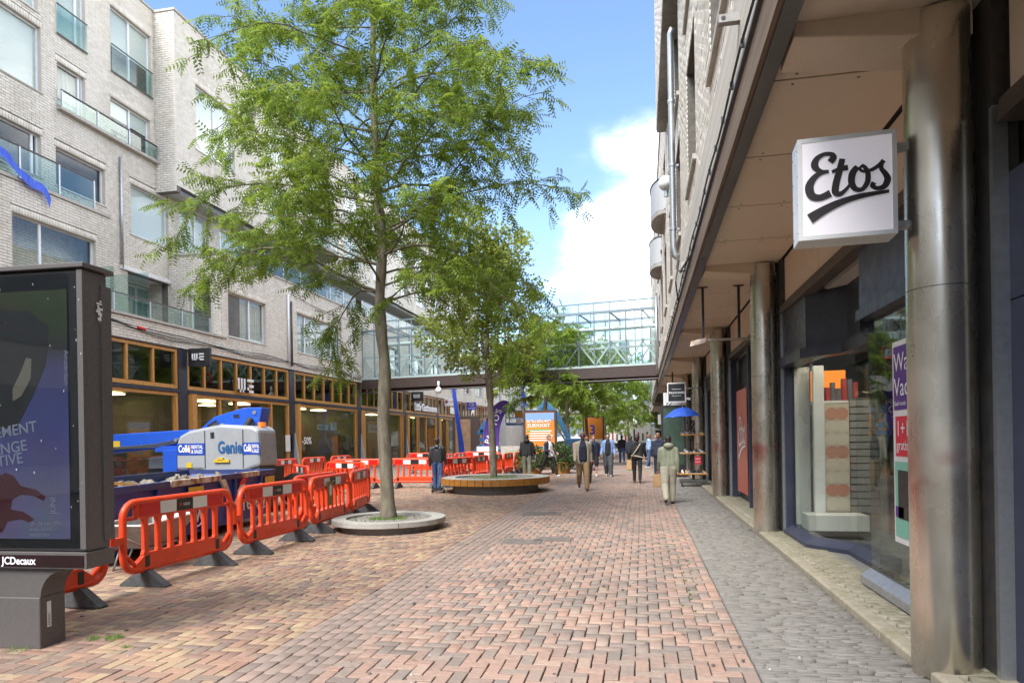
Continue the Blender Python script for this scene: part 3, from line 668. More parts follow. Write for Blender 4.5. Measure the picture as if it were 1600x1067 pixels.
# ------------------------------------------------------------------ shopfronts
sofm = mat('shop_wall_tan', (.44, .31, .19), .8, c2=(.34, .24, .15), scale=1.2, c3=(.34, .20, .07), s3=.6, a3=.7)
ish = mat('shop_dark', (.12, .115, .105), .85, c2=(.19, .175, .155), scale=1.5)
navy_c = mat('garment_navy', (.04, .05, .09), .8); red_c = mat('garment_rust', (.30, .08, .04), .8)
posts = [14.5+8.07*i for i in range(9)]
granite = mat('granite', (.42, .40, .37), .6, c2=(.33, .315, .29), scale=40)
for bi, y0 in enumerate(posts[:-1]):
    y1 = posts[bi+1]
    pl = MB(fB).box(y0-.22, y0+.28, -.35, .0, 0, 5.22).build('pillar', M['navy'], LB)
    a, b = y0+.30, y1-.24; sf = MB(fB)
    sf.box(a, b, -.2, -.03, 3.72, 3.86).box(a, b, -.2, -.03, 5.08, 5.2).box(a, a+.12, -.2, -.03, 3.87, 5.07).box(b-.12, b, -.2, -.03, 3.87, 5.07)
    fr_ = sf.build('clerestory_frame', M['wood'], LB); n = 7 if bi else 6
    for k in range(1, n): 
        s_ = a+(b-a)*k/n; MB(fB).box(s_-.05, s_+.05, -.19, -.035, 3.87, 5.07).build('mullion', M['wood'], fr_)
    for k in range(n): MB(fB).box(a+(b-a)*k/n+.06, a+(b-a)*(k+1)/n-.06, -.12, -.105, 3.88, 5.06).build('pane', G['dark_glass'], fr_)
    MB(fB).box(a-.02, b+.02, -.22, .03, 3.58, 3.70).build('transom_sheet', M['navy'], LB); MB(fB).box(y0-.2, y1, -.25, .03, 5.215, 5.25).build('flashing', M['dsteel'], LB)
    lw = MB(fB); lw.box(a+.25, b, -.2, -.02, 3.45, 3.57).box(a+.3, b, -.2, -.02, .0, .16)
    cuts = {0: [], 1: [.24, .4, .78], 2: [.98], 3: [.93]}.get(bi, [.3, .36, .62, .97])
    for c in cuts: s_ = a+.3+(b-a-.3)*c; lw.box(s_-.06, s_+.06, -.2, -.02, .17, 3.44)
    lw.box(b-.14, b, -.2, -.02, .17, 3.44)
    lf = lw.build('shopfront_frame', M['wood'], LB)
    pw = MB(fB); pw.prism([(a, -.3), (a+.36, -.3), (a+.36, .12), (a+.1, .12)], 2, .02, 3.56); pw.build('timber_post', M['wood'], LB)
    gw = MB(fB); gw.add([(a-.22, -.1, 0), (a+.02, -.1, 0), (a+.02, .3, 0), (a-.22, .3, 0), (a-.1, -.1, 2.1), (a-.02, -.1, 2.1), (a-.02, .02, 2.1), (a-.1, .02, 2.1)], [(3, 2, 1, 0), (4, 5, 6, 7), (0, 1, 5, 4), (1, 2, 6, 5), (2, 3, 7, 6), (3, 0, 4, 7)]); gw.build('granite_foot', granite, LB)
    es = [a+.36]+[a+.3+(b-a-.3)*c for c in cuts]+[b-.14]
    for i, (e0, e1) in enumerate(zip(es, es[1:])):
        if e1-e0 < .3: continue
        if (bi == 1 and i == 2) or (bi > 3 and i == 1) or (bi == 3 and i == 9): 
            MB(fB).box(e1-.9, e1-.2, -.55, -.5, .05, 3.4).build('door', M['black'], LB); continue
        MB(fB).box(e0+.05, e1-.05, -.11, -.095, .15, 3.46).build('pane', G['dark_glass'], lf)
    # what stands behind the glass
    r = MB(fB); d1 = -5.0
    r.quad((y0, d1, 0), (y1, d1, 0), (y1, d1, 5.1), (y0, d1, 5.1)).build('shop_back_wall', sofm if bi in (0, 1, 3, 5) else ish, LB, fix=False)
    MB(fB).box(y0+.02, y1-.02, d1, -.36, -.02, .03).build('shop_floor', mat('shop_floor', (.16, .12, .09), .5, c2=(.12, .09, .07), scale=3), LB)
    MB(fB).box(y0+.02, y1-.02, d1, -.36, 3.6, 3.66).build('shop_ceiling', mat('shop_ceiling', (.22, .20, .18), .8), LB)
    MB(fB).box(y1-.06, y1-.02, d1, -.36, 0, 3.6).build('shop_side_wall', ish, LB)
    if bi < 6:
        for k in range(3):
            s_ = y0+1.3+2.5*k; lm = MB(fB); lm.box(s_, s_+.9, -2.3, -1.75, 3.5, 3.54); lm.build('ceiling_lamp', M['lamp'], LB); MB(fB).box(s_+.4, s_+1.2, -4.2, -3.7, 3.5, 3.54).build('ceiling_lamp', M['lamp'], LB)
    for k in range(9):
        s_ = y0+.6+.82*k+random.random()*.3; h = random.uniform(.7, 2.1); d_ = random.choice((-1.1, -1.9, -2.8)); MB(fB).box(s_, s_+random.uniform(.35, .8), d_-.4, d_, .03, h).build('display_unit', random.choice((ish, room_m, sofm, M['white'], M['wood'], navy_c, red_c)), LB)
    for k in range(5):
        s_ = y0+.8+1.4*k; MB(fB).box(s_, s_+.9, -4.95, -4.9, 1.2, 3.0).build('wall_picture', random.choice((M['white'], room_m, red_c, sofm, M['wood'])), LB)
    if bi == 0: MB(fB).box(19.9, 21.2, -3.2, -3.0, 2.6, 3.55).build('orange_panel', mat('orange_panel', (.55, .22, .03), .6), LB)
    if bi == 1: MB(fB).box(25.5, 27.6, -3.6, -3.5, .1, 3.5).build('orange_panel', mat('timber_lining', (.42, .19, .05), .6, c2=(.34, .15, .04), scale=3), LB)
MB(fB).box(13.4, 80, -5.4, -5.05, 0, 5.2).build('rear_wall', ish, LB); MB(fB).box(13.4, 80, -5.0, -.36, 5.1, 5.2).build('storey_floor', M['concrete'], LB)
# signs on the shopfronts
wtx = mat('white_letters', (.80, .80, .80), .4); 
def blade_sign(y, z0, z1, depth, m, label, name='blade_sign'):
    t = thing(name, label, 'sign', (-17, y, z0))
    MB().box(-16.95, -16.95+depth, y-.06, y+.06, z0, z1).build('panel', m, t, bevel=.006)
    MB().box(-16.99, -16.95, y-.04, y+.04, z0+.15, z0+.2).box(-16.99, -16.95, y-.04, y+.04, z1-.2, z1-.15).build('bracket', M['steel'], t)
    return t
def logo_we(mb, w_, h):
    """block letters with cut strokes, in unit x,y -> added as quads"""
    t = .19*h
    for x in (0, .36*h, .72*h): mb.box(x, x+t, 0, .02, 0.0, h)
    mb.box(0, .72*h+t, 0, .02, 0, t)
    x = 1.16*h
    for z in (0, (h-t)/2, h-t): mb.box(x, x+.78*h, 0, .02, z, z+t)
    mb.box(x, x+t, 0, .02, 0, h*.62)
for (y, lab) in ((22.9, 'black projecting sign with white block letters beside the boom lift, nearest of its kind'), (48.2, 'black projecting sign with white block letters beyond the first tree trunk')):
    t = blade_sign(y, 4.58, 5.28, .92, M['black'], lab)
    b = MB(None, Matrix.Translation((-16.78, y-.062, 4.82)) @ Matrix.Scale(-1, 4, (0, 1, 0))); logo_we(b, 0, .26); b.build('lettering', wtx, t)
t = thing('fascia_letters', 'large white block letters mounted over the shop door', 'sign', (-17, 26, 3.8))
b = MB(None, Matrix.Translation((-16.93, 26.0, 3.84)) @ Matrix.Rotation(math.pi/2, 4, 'Z') @ Matrix.Scale(-1, 4, (0, 1, 0))); logo_we(b, 0, .60); b.build('lettering', wtx, t)
t = thing('fascia_letters', 'white script lettering over the shop past the bridge', 'sign', (-17, 48, 3.9)); text('Little Gastronome', .82, (-16.9, 48.6, 3.95), (0, 1, 0), (0, 0, 1), wtx, t, ext=.03, bold=.02, shear=.2, sx=.92)
t = blade_sign(56.8, 4.6, 5.3, .85, M['white'], 'white square projecting sign with a dark red emblem'); rd = mat('dark_red_print', (.33, .03, .04), .5)
MB().cyl((-16.75, 56.72, 4.97), (-16.75, 56.735, 4.97), .13, n=16).build('emblem', rd, t); text('Leeds', .2, (-16.6, 56.735, 4.92), (1, 0, 0), (0, 0, 1), rd, t)
t = blade_sign(64.4, 4.55, 5.3, .95, mat('royal_blue_sign', (.035, .05, .36), .4), 'square blue projecting sign with a yellow emblem'); ye = mat('yellow_print', (.75, .5, .06), .5)
MB().tube([(-16.47+.25*math.cos(a), 64.33, 5.05+.12*math.sin(a)) for a in np.linspace(0, 6.28, 18)], .025, 5).build('emblem', ye, t); text('DUMANS', .17, (-16.82, 64.335, 4.66), (1, 0, 0), (0, 0, 1), wtx, t)
t = blade_sign(73.4, 4.6, 5.3, .85, mat('magenta_sign', (.55, .05, .30), .4), 'square magenta and orange projecting sign'); MB().box(-16.8, -16.35, 73.33, 73.335, 4.7, 4.9).box(-16.8, -16.35, 73.33, 73.335, 5.0, 5.2).build('emblem', mat('orange_print', (.8, .28, .04), .5), t)
for (y, m_, lab) in ((57.5, M['white'], 'small white fascia panel below the emblem sign'), (66.0, wtx, 'small white leaping-animal figure above a shop door')):
    if y < 60: o = MB(fB).box(y+1, y+3, .02, .06, 4.0, 4.6).build('shop_name_sign', m_); tag(o, lab, 'sign')
    else:
        b = MB(fB); b.prism([(y, 4.0), (y+.5, 4.35), (y+.9, 4.3), (y+1.3, 4.05), (y+1.15, 4.4), (y+1.5, 4.6), (y+1.1, 4.75), (y+.6, 4.6), (y+.2, 4.45)], 1, .02, .06); o = b.build('animal_sign', m_); tag(o, lab, 'sign')
t = thing('window_sticker', 'white minus fifty percent sale print on shop glass', 'sticker', (-17, 32, 1.6)); text('-50%', .5, (-17.085, 31.75, 1.55), (0, 1, 0), (0, 0, 1), wtx, t, ext=.001, bold=.01)
t = thing('hanging_notice', 'pair of white notices hanging inside the dark shop window', 'notice', (-17.6, 34, 2.2))
MB(fB).box(33.9, 35.2, -.35, -.33, 2.3, 2.6).build('board', M['white'], t); MB(fB).box(35.5, 36.3, -.35, -.33, 2.3, 2.75).build('board', M['white'], t); text('YODAJE', .22, (-17.325, 34.0, 2.37), (0, 1, 0), (0, 0, 1), M['black'], t)
text('2', .25, (-17.325, 35.8, 2.5), (0, 1, 0), (0, 0, 1), M['black'], t)
t = thing('hanging_notice', 'white notices hanging in shop window just left of the near tree trunk', 'notice', (-17.6, 41, 2.3)); MB(fB).box(40.9, 43.0, -.35, -.33, 2.2, 2.7).build('board', M['white'], t); text('C EXCLUSIE', .26, (-17.325, 41.0, 2.35), (0, 1, 0), (0, 0, 1), M['black'], t)
o = MB(fB).box(30.0, 30.6, -.02, .0, 1.2, 2.0).build('paper_notice', M['white']); tag(o, 'white paper notice taped to the shopfront behind the boom lift', 'notice')
# ================================================================== right building: arcade overhang on steel-clad columns
RB = thing('arcade_building', 'pale brick building on the right with beige soffit and steel-clad columns over shop windows', 'building', (2.3, 20, 0))
soff = mat('beige_soffit_board', (.74, .63, .49), .8, c2=(.69, .58, .45), scale=60, c3=(.60, .49, .365), s3=1.1, a3=.4, bump=.08)
joint = mat('dark_joint', (.02, .018, .016), .8)
FX = .95; WX = 2.30; SZ = 4.5
MB().box(FX+.05, 8, -2, 60, SZ+.03, SZ+.2).build('soffit_backing', joint, RB)
colY = [5.1+6.75*k for k in range(-1, 7)]
rivet = MB()
for k, y0 in enumerate(colY[:-1]):
    y1 = colY[k+1]; y0b, y1b = y0+.02, y1-.02; n = 5
    # panels between the joints: alternate wide and narrow
    ys = [y0b+.015, y0b+.62]+[y0b+.62+(y1b-y0b-.62)*i/4.0 for i in range(1, 5)]
    for a, b in zip(ys, ys[1:]):
        MB().box(FX+.11, WX-.035, a+.012, b-.012, SZ, SZ+.025).build('soffit_panel', soff, RB)
        for xx in (1.25, 1.75, 2.12): 
            for yy in (a+.08, b-.08): rivet.cyl((xx, yy, SZ-.004), (xx, yy, SZ+.002), .012, n=6)
    MB().box(WX+.004, WX+.03, y0+.36, y0+1.9, 3.76, SZ-.02).build('header_panel', soff, RB)
    MB().box(WX+.004, WX+.03, y0+1.925, y0+4.3, 3.76, SZ-.02).build('header_panel', soff, RB)
    MB().box(WX+.004, WX+.03, y0+4.325, y1-.36, 3.76, SZ-.02).build('header_panel', soff, RB)
    b = MB(); b.prism([(WX-.07, 3.60), (WX+.1, 3.60), (WX+.1, 3.755), (WX-.045, 3.755)], 1, y0+.33, y1-.33); b.build('lintel', mat('rusty_lintel', (.075, .058, .05), .5, .2, c2=(.13, .10, .08), scale=7, stretch=(1, .2, 1)), RB)
    # haunch of the cross beam above each column
    b = MB(); yb = y0
    b.add([(FX+.13, yb-.14, SZ-.10), (WX-.1, yb-.14, SZ-.22), (WX-.1, yb+.32, SZ-.22), (FX+.13, yb+.32, SZ-.10), (FX+.13, yb-.14, SZ+.01), (WX-.1, yb-.14, SZ+.01), (WX-.1, yb+.32, SZ+.01), (FX+.13, yb+.32, SZ+.01)],
          [(3, 2, 1, 0), (4, 5, 6, 7), (0, 1, 5, 4), (1, 2, 6, 5), (2, 3, 7, 6), (3, 0, 4, 7)]); b.build('beam_haunch', soff, RB, bevel=.012)
rivet.build('soffit_rivets', M['dsteel'], RB, kind='stuff')
MB().box(WX+.035, WX+.06, -2, 60, 3.7, SZ).build('header_backing', joint, RB)
# columns
def col_mat():
    m = bpy.data.materials.new('patinated_steel'); m.use_nodes = True; t = m.node_tree; L = t.links.new; b = t.nodes['Principled BSDF']; b.inputs['Metallic'].default_value = .95
    g_ = t.nodes.new('ShaderNodeNewGeometry')
    mp = t.nodes.new('ShaderNodeMapping'); mp.inputs['Scale'].default_value = (1.6, 1.6, 1.1); L(g_.outputs['Position'], mp.inputs[0])
    n1 = t.nodes.new('ShaderNodeTexNoise'); n1.inputs['Scale'].default_value = 1.5; n1.inputs['Detail'].default_value = 6; n1.inputs['Roughness'].default_value = .5; L(mp.outputs[0], n1.inputs['Vector'])
    rp = t.nodes.new('ShaderNodeValToRGB'); e = rp.color_ramp.elements; e[0].position = .30; e[0].color = (.50, .455, .375, 1); e[1].position = .66; e[1].color = (.76, .72, .63, 1); x = e.new(.48); x.color = (.62, .58, .49, 1); L(n1.outputs['Fac'], rp.inputs[0])
    # red smear at chest height, broken up by noise
    sp_ = t.nodes.new('ShaderNodeSeparateXYZ'); L(g_.outputs['Position'], sp_.inputs[0])
    zr = t.nodes.new('ShaderNodeMapRange'); zr.interpolation_type = 'SMOOTHSTEP'; L(sp_.outputs['Z'], zr.inputs[0]); zr.inputs[1].default_value = 1.05; zr.inputs[2].default_value = 1.30
    z2 = t.nodes.new('ShaderNodeMapRange'); z2.interpolation_type = 'SMOOTHSTEP'; L(sp_.outputs['Z'], z2.inputs[0]); z2.inputs[1].default_value = 1.42; z2.inputs[2].default_value = 1.60; z2.inputs[3].default_value = 1; z2.inputs[4].default_value = 0
    n2 = t.nodes.new('ShaderNodeTexNoise'); n2.inputs['Scale'].default_value = 2.6; n2.inputs['Detail'].default_value = 3; L(g_.outputs['Position'], n2.inputs['Vector'])
    n2r = t.nodes.new('ShaderNodeMapRange'); L(n2.outputs['Fac'], n2r.inputs[0]); n2r.inputs[1].default_value = .46; n2r.inputs[2].default_value = .66
    m1 = t.nodes.new('ShaderNodeMath'); m1.operation = 'MULTIPLY'; L(zr.outputs[0], m1.inputs[0]); L(z2.outputs[0], m1.inputs[1])
    m2 = t.nodes.new('ShaderNodeMath'); m2.operation = 'MULTIPLY'; L(m1.outputs[0], m2.inputs[0]); L(n2r.outputs[0], m2.inputs[1])
    m3 = t.nodes.new('ShaderNodeMath'); m3.operation = 'MULTIPLY'; L(m2.outputs[0], m3.inputs[0]); m3.inputs[1].default_value = .65
    mx = t.nodes.new('ShaderNodeMix'); mx.data_type = 'RGBA'; L(m3.outputs[0], mx.inputs[0]); L(rp.outputs[0], mx.inputs[6]); mx.inputs[7].default_value = (.33, .03, .03, 1); L(mx.outputs[2], b.inputs['Base Color'])
    # scratches, specks
    ns = t.nodes.new('ShaderNodeTexNoise'); ns.inputs['Scale'].default_value = 5; ns.inputs['Detail'].default_value = 3
    ms = t.nodes.new('ShaderNodeMapping'); ms.inputs['Scale'].default_value = (1, 1, .5); L(g_.outputs['Position'], ms.inputs[0]); L(ms.outputs[0], ns.inputs['Vector'])
    rr = t.nodes.new('ShaderNodeMapRange'); L(ns.outputs['Fac'], rr.inputs[0]); rr.inputs[1].default_value = .3; rr.inputs[2].default_value = .7; rr.inputs[3].default_value = .22; rr.inputs[4].default_value = .36; L(rr.outputs[0], b.inputs['Roughness'])
    bp = t.nodes.new('ShaderNodeBump'); bp.inputs['Strength'].default_value = .03; bp.inputs['Distance'].default_value = .002; L(n1.outputs['Fac'], bp.inputs['Height']); L(bp.outputs[0], b.inputs['Normal'])
    return m
cm = col_mat()
for y in colY[1:]:
    c = MB().cyl((2.03, y, -.02), (2.03, y, SZ-.02), .208, n=48).build('column', cm, RB, auto=30)
    MB().box(2.24, 2.33, y-.27, y-.225, 0, 3.74).build('steel_flashing', M['steel'], c); MB().box(2.24, 2.33, y+.225, y+.27, 0, 3.74).build('steel_flashing', M['steel'], c)
    MB().cyl((2.03, y, 2.62), (2.03, y, 2.626), .2088, n=48).build('seam', M['dsteel'], c)
    MB().box(2.25, 2.40, y-.25, y+.25, 0, SZ).build('column_back', M['dsteel'], RB)
# fascia edge of the overhang
MB().box(FX-.02, FX+.10, -2, 60, SZ-.12, SZ+.03).build('edge_channel', mat('edge_steel', (.10, .095, .088), .35, .6, c2=(.16, .15, .14), scale=6, stretch=(1, .15, 1)), RB)
MB().box(FX-.06, FX-.022, -2, 60, SZ-.10, SZ+.22).build('edge_board', mat('weathered_board', (.22, .16, .11), .85, c2=(.13, .095, .065), scale=3, stretch=(1, .15, 3), c3=(.10, .07, .05), s3=1.5, a3=.6, bump=.3), RB)
bandm = mat('ribbed_concrete_band', (.56, .52, .45), .8, c2=(.48, .445, .385), scale=4, stretch=(1, .08, 6), c3=(.36, .33, .28), s3=1.2, a3=.4, bump=.2)
for k in range(22): MB().box(FX-.05, FX+.2, -2+k*2.8, -2+k*2.8+2.79, SZ+.23, 5.62).build('fascia_panel', bandm, RB)
MB().box(FX-.09, FX-.052, -2, 60, SZ+.24, SZ+.27).build('cable_tray', M['dsteel'], RB)
MB().tube([(FX-.075, y, SZ+.42+.03*math.sin(y*2.3)) for y in np.arange(0, 50, .4)], .012, 5).build('cable', M['cable'], RB)
for y in np.arange(1, 48, .7): MB().box(FX-.085, FX-.05, y, y+.03, SZ+.40, SZ+.47).build('cable_clip', M['dsteel'], RB)
# brick storeys above, seen along the wall
poolR = []; fR = Fr((FX, 0), (0, -1), (-1, 0))
fRm = Fr((FX, 0), (0, -1), (-1, 0))
opR = []
for i in range(10):
    y = 7.2+4.3*i
    for z in (6.3, 9.5): opR.append((-(y+1.9), -y, z, z+2.3))
wall(RB, fR, -58, -4.5, 5.64, 11.8, opR, poolR, thick=.45)
wing = mat('slate_blue_panel', (.10, .12, .16), .4, c2=(.08, .10, .13), scale=3)
for o in opR:
    wd = MB(fR).box(o[0], o[1], -.40, -.34, o[2], o[3]).build('window', wing, RB); MB(fR).box(o[0]+.1, o[1]-.1, -.335, -.33, o[2]+.1, o[3]-.1).build('pane', G['glass'], wd)
    MB(fR).box(o[0], o[0]+.06, -.34, -.2, o[2], o[3]).box(o[1]-.06, o[1], -.34, -.2, o[2], o[3]).build('frame', M['frame'], wd)
    MB(fR).box(o[0]-.05, o[1]+.05, -.3, .06, o[2]-.09, o[2]-.002).build('sill', M['coping'], wd)
fR2 = Fr((FX-.32, 0), (0, -1), (-1, 0)); wall(RB, fR2, -23, -4.5, 11.85, 16.5, [], poolR, thick=.6)
MB(fR2).box(-23, -4.5, -.6, -.02, 11.78, 11.84).build('soffit', M['concrete'], RB)
fR3 = Fr((0, 23.0), (-1, 0), (0, 1))
wall(RB, fR, -58, -23.1, 11.85, 14.2, [], poolR, thick=.45); MB(fR).box(-58, -23.1, -.5, .05, 14.21, 14.3).build('roof_edge', M['coping'], RB)
MB().box(1.5, 12, -2, 58, 5, 14).build('upper_floors', mortar, RB)
brick_pool(RB, poolR, name='upper_wall_bricks')
for (y, z) in ((25.5, 9.6), (30.5, 9.0)):
    n = 16; pts = [(FX-.50*math.sin(math.pi*i/n), y-1.3*math.cos(math.pi*i/n)) for i in range(n+1)]
    bo = MB().prism(pts, 2, z-.12, z).build('balcony', M['concrete'], RB); q = MB()
    for p, r_ in zip(pts, pts[1:]): q.quad((p[0], p[1], z+.05), (r_[0], r_[1], z+.05), (r_[0], r_[1], z+1.1), (p[0], p[1], z+1.1))
    q.build('rail_pane', mat('frosted_panel', (.62, .64, .64), .4, transl=.4), bo, fix=False); MB().tube([(p[0], p[1], z+1.12) for p in pts], .03, 6).build('handrail', M['dsteel'], bo)
# drainpipe, globe lamp, bracket
MB().tube([(.86, 16.2, 11.2), (.80, 16.25, 11.1), (.80, 16.3, 10.8), (.80, 16.3, 6.1), (.83, 16.3, 5.9), (.9, 16.3, 5.85)], .075, 12).build('drainpipe', M['steel'], RB, smooth=True)
MB().tube([(.84, 36, 9), (.82, 36, 4.9)], .06, 10).build('drainpipe', M['steel'], RB, smooth=True)
for z in (6.5, 8.0, 9.5): MB().cyl((.80, 16.3, z), (.80, 16.3, z+.06), .088, n=14).box(.8, .95, 16.28, 16.32, z, z+.04).build('pipe_bracket', M['steel'], RB)
t = thing('globe_lamp', 'white glass globe street lamp fixed beside the drainpipe on the right wall', 'lamp', (.75, 17.6, 8))
MB().ball((.70, 17.6, 8.1), .19, 24, 16).build('globe', mat('opal_glass', (.82, .82, .78), .25), t, smooth=True); MB().cyl((.70, 17.6, 7.75), (.70, 17.6, 7.93), .05, n=10).cyl((.70, 17.6, 7.8), (.93, 17.6, 7.75), .02, n=8).build('bracket', M['steel'], t)
t = thing('wall_bracket', 'short galvanised wall bracket high above the overhang edge', 'bracket', (.9, 6.2, 5.3)); MB().box(.72, .9, 6.15, 6.22, 5.27, 5.34).build('arm', mat('weathered_zinc', (.30, .29, .27), .6, .3, c2=(.22, .21, .20), scale=9), t); MB().cyl((.76, 6.147, 5.305), (.76, 6.15, 5.305), .02, n=10).build('bolt_hole', M['black'], t)
b = MB(); b.tube([(FX-.09, 15.2, 5.6), (FX-.16, 14.9, 5.25), (FX-.1, 14.4, 5.05), (FX-.14, 13.6, 4.9), (FX-.09, 12, 4.75)], .02, 6); b.tube([(FX-.09, 15.2, 5.5), (FX-.18, 15, 5.0), (FX-.1, 15.6, 4.7)], .018, 6); b.build('hanging_cable', M['cable'], RB)
for y in (13.8, 19, 24): MB().box(FX-.13, FX-.05, y, y+.15, 4.95, 5.12).build('junction_box', M['coping'], RB)

# ------------------------------------------------------------------ shop bays
tilei = mat('shop_interior_grey', (.30, .29, .27), .7, c2=(.24, .23, .215), scale=2)
def header(path, z0, z1, inset, m, name='window_header'):
    b = MB(); n = len(path)
    for (p, q) in zip(path, path[1:]):
        b.add([(p[0], p[1], z0), (q[0], q[1], z0), (q[0], q[1], z1), (p[0], p[1], z1), (p[0]+inset, p[1], z0), (q[0]+inset, q[1], z0), (q[0]+inset, q[1], z1), (p[0]+inset, p[1], z1)], [(0, 1, 2, 3), (4, 5, 6, 7), (0, 1, 5, 4), (3, 2, 6, 7), (0, 3, 7, 4), (1, 2, 6, 5)])
    return b.build(name, m, RB)
navy2 = mat('navy_panel', (.035, .040, .075), .42, c2=(.045, .05, .085), scale=6, c3=(.09, .09, .11), s3=2.5, a3=.35)
path = [(2.30, 11.55), (2.31, 10.1), (2.72, 9.6), (2.72, 8.45), (2.40, 7.75)]
# base sills (sloped), following the folded window line
b = MB()
for (p, q) in zip(path, path[1:]):
    b.add([(p[0]-.06, p[1], .045), (q[0]-.06, q[1], .045), (q[0]-.06, q[1], .10), (p[0]-.06, p[1], .10), (p[0]+.05, p[1], .19), (q[0]+.05, q[1], .19), (q[0]+.2, q[1], .19), (p[0]+.2, p[1], .19), (p[0]+.2, p[1], .045), (q[0]+.2, q[1], .045)], [(0, 1, 2, 3), (3, 2, 5, 4), (4, 5, 6, 7), (7, 6, 9, 8), (0, 3, 4, 7, 8), (1, 2, 5, 6, 9)])
b.build('window_sill', navy2, RB)
for (p, q) in zip(path, path[1:]): 
    d = Vector((q[0]-p[0], q[1]-p[1], 0)); nn = Vector((d.y, -d.x, 0)).normalized()*.006
    b = MB(); a_, c_ = Vector((p[0]+.07, p[1], 0)), Vector((q[0]+.07, q[1], 0)); b.add([tuple(a_-nn+Vector((0, 0, .19))), tuple(c_-nn+Vector((0, 0, .19))), tuple(c_+nn+Vector((0, 0, .19))), tuple(a_+nn+Vector((0, 0, .19))), tuple(a_-nn+Vector((0, 0, 2.72))), tuple(c_-nn+Vector((0, 0, 2.72))), tuple(c_+nn+Vector((0, 0, 2.72))), tuple(a_+nn+Vector((0, 0, 2.72)))], [(3, 2, 1, 0), (4, 5, 6, 7), (0, 1, 5, 4), (1, 2, 6, 5), (2, 3, 7, 6), (3, 0, 4, 7)])
    b.build('pane', G['clear_glass'], RB)
MB().box(2.28, 2.42, 11.5, 11.62, .045, 3.6).build('window_jamb', navy2, RB)
header([(p[0]-.02, p[1]) for p in path], 2.86, 3.62, .25, M['navy']); header([(p[0]-.10, p[1]) for p in path], 2.72, 2.86, .3, M['navy'], 'header_lip')
header([(2.30, 7.75), (2.30, 5.6)], 2.95, 3.62, .2, navy2); header([(2.26, 7.75), (2.26, 5.6)], 2.84, 2.95, .2, M['navy'], 'header_lip')
b = MB(); b.prism([(2.26, .07), (2.42, .07), (2.42, .2), (2.36, .22), (2.26, .15)], 1, 5.65, 7.72); b.build('steel_sill', mat('brushed_sill', (.45, .46, .48), .4, .6, c2=(.36, .37, .39), scale=12), RB)
MB().box(2.37, 2.382, 5.66, 7.72, .22, 2.86).build('pane', G['dark_glass'], RB)
# things behind that glass
MB().box(2.4, 6, -2, 60, -.02, .045).build('shop_floor', mat('grey_floor_tile', (.26, .255, .24), .4, c2=(.21, .205, .195), scale=3), RB)
MB().box(5.9, 6, -2, 60, 0, 4).build('shop_back_wall', ish, RB); MB().box(2.5, 6, -2, 60, 3.62, 3.7).build('shop_ceiling', mat('shop_ceiling_white', (.45, .43, .40), .8), RB)
scr = mat('white_screen', (.66, .65, .60), .7, c2=(.58, .57, .53), scale=3, stretch=(6, 6, .3)); YS = 11.3
b = MB(); n = 26
for i in range(n):
    xa, xb = 2.38+.27*i/n, 2.38+.27*(i+1)/n; b.quad((xa, 11.75+.03*math.sin(i*1.7), .2), (xb, 11.75+.03*math.sin(i*1.7+1.7), .2), (xb, 11.75+.03*math.sin(i*1.7+1.7), 2.72), (xa, 11.75+.03*math.sin(i*1.7), 2.72))
b.build('curtain', scr, RB, fix=False); MB().box(2.40, 2.65, YS+.2, YS+.23, .2, 2.72).build('white_screen', scr, RB)
MB().box(2.655, 2.815, YS-.02, YS+.05, .35, 2.72).build('white_panel', M['white'], RB); MB().box(2.45, 3.3, YS-.5, YS-.03, .19, .42).build('plinth', scr, RB)
pm = mat('beige_print', (.52, .46, .37), .6); pp = MB().box(2.82, 3.18, YS, YS+.03, .43, 2.12).build('patterned_panel', pm, RB)
cor = mat('coral_print', (.50, .25, .18), .6); lb_ = mat('pale_print', (.60, .54, .44), .6)
for r in range(8):
    for c in range(2): MB().cyl((2.925+c*.15, YS-.001-.0012*((r+c) % 4), .56+r*.20), (2.925+c*.15, YS-.002-.0012*((r+c) % 4), .56+r*.20), .099, n=24).build('printed_disc', cor if r % 3 == 1 else lb_, pp)
sl_ = MB().box(3.19, 3.62, YS+.03, YS+.05, .40, 2.2).build('slat_wall', mat('slat_grey', (.10, .095, .09), .6), RB)
for k in range(16): MB().box(3.19, 3.62, YS, YS+.03, .42+k*.11, .42+k*.11+.092).build('slat', mat('slat_face', (.27, .26, .245), .6), sl_)
MB().box(2.82, 3.5, YS+.3, YS+.9, 2.14, 2.18).build('shelf', M['white'], RB); MB().box(2.85, 3.4, YS+.95, YS+1.0, 2.2, 2.72).build('orange_lightbox', mat('orange_glow', (.75, .20, .015), .5, emit=.35), RB)
for k in range(7): MB().box(2.86+k*.085, 2.92+k*.085, YS+.4, YS+.5, 2.18, 2.18+random.uniform(.2, .36)).build('bottle_pack', random.choice((M['black'], navy2, wing, rd)), RB)
for (xa, ya) in ((2.75, 10.4), (3.6, 9.0), (3.2, 6.6)): MB().box(xa, xa+.35, ya, ya+1.2, 3.585, 3.615).build('ceiling_lamp', mat('shop_downlight', (1, .86, .68), .5, emit=9), RB)
MB().box(3.05, 3.12, 9.5, 9.54, .3, 1.9).build('leaning_board', M['white'], RB)
for k in range(5): MB().box(3.2, 3.7, 5.8, 7.6, .5+.45*k, .53+.45*k).build('shelf', tilei, RB)
for k in range(22): 
    y = 5.85+random.random()*1.6; z = .53+.45*random.randrange(5); MB().box(3.25, 3.4, y, y+.12, z, z+random.uniform(.12, .3)).build('product', random.choice((rd, M['white'], wing, navy2, tilei)), RB)
t = thing('sale_poster', 'tall purple, red and green sale poster on shop glass beside the near column', 'poster', (2.33, 6.8, .7))
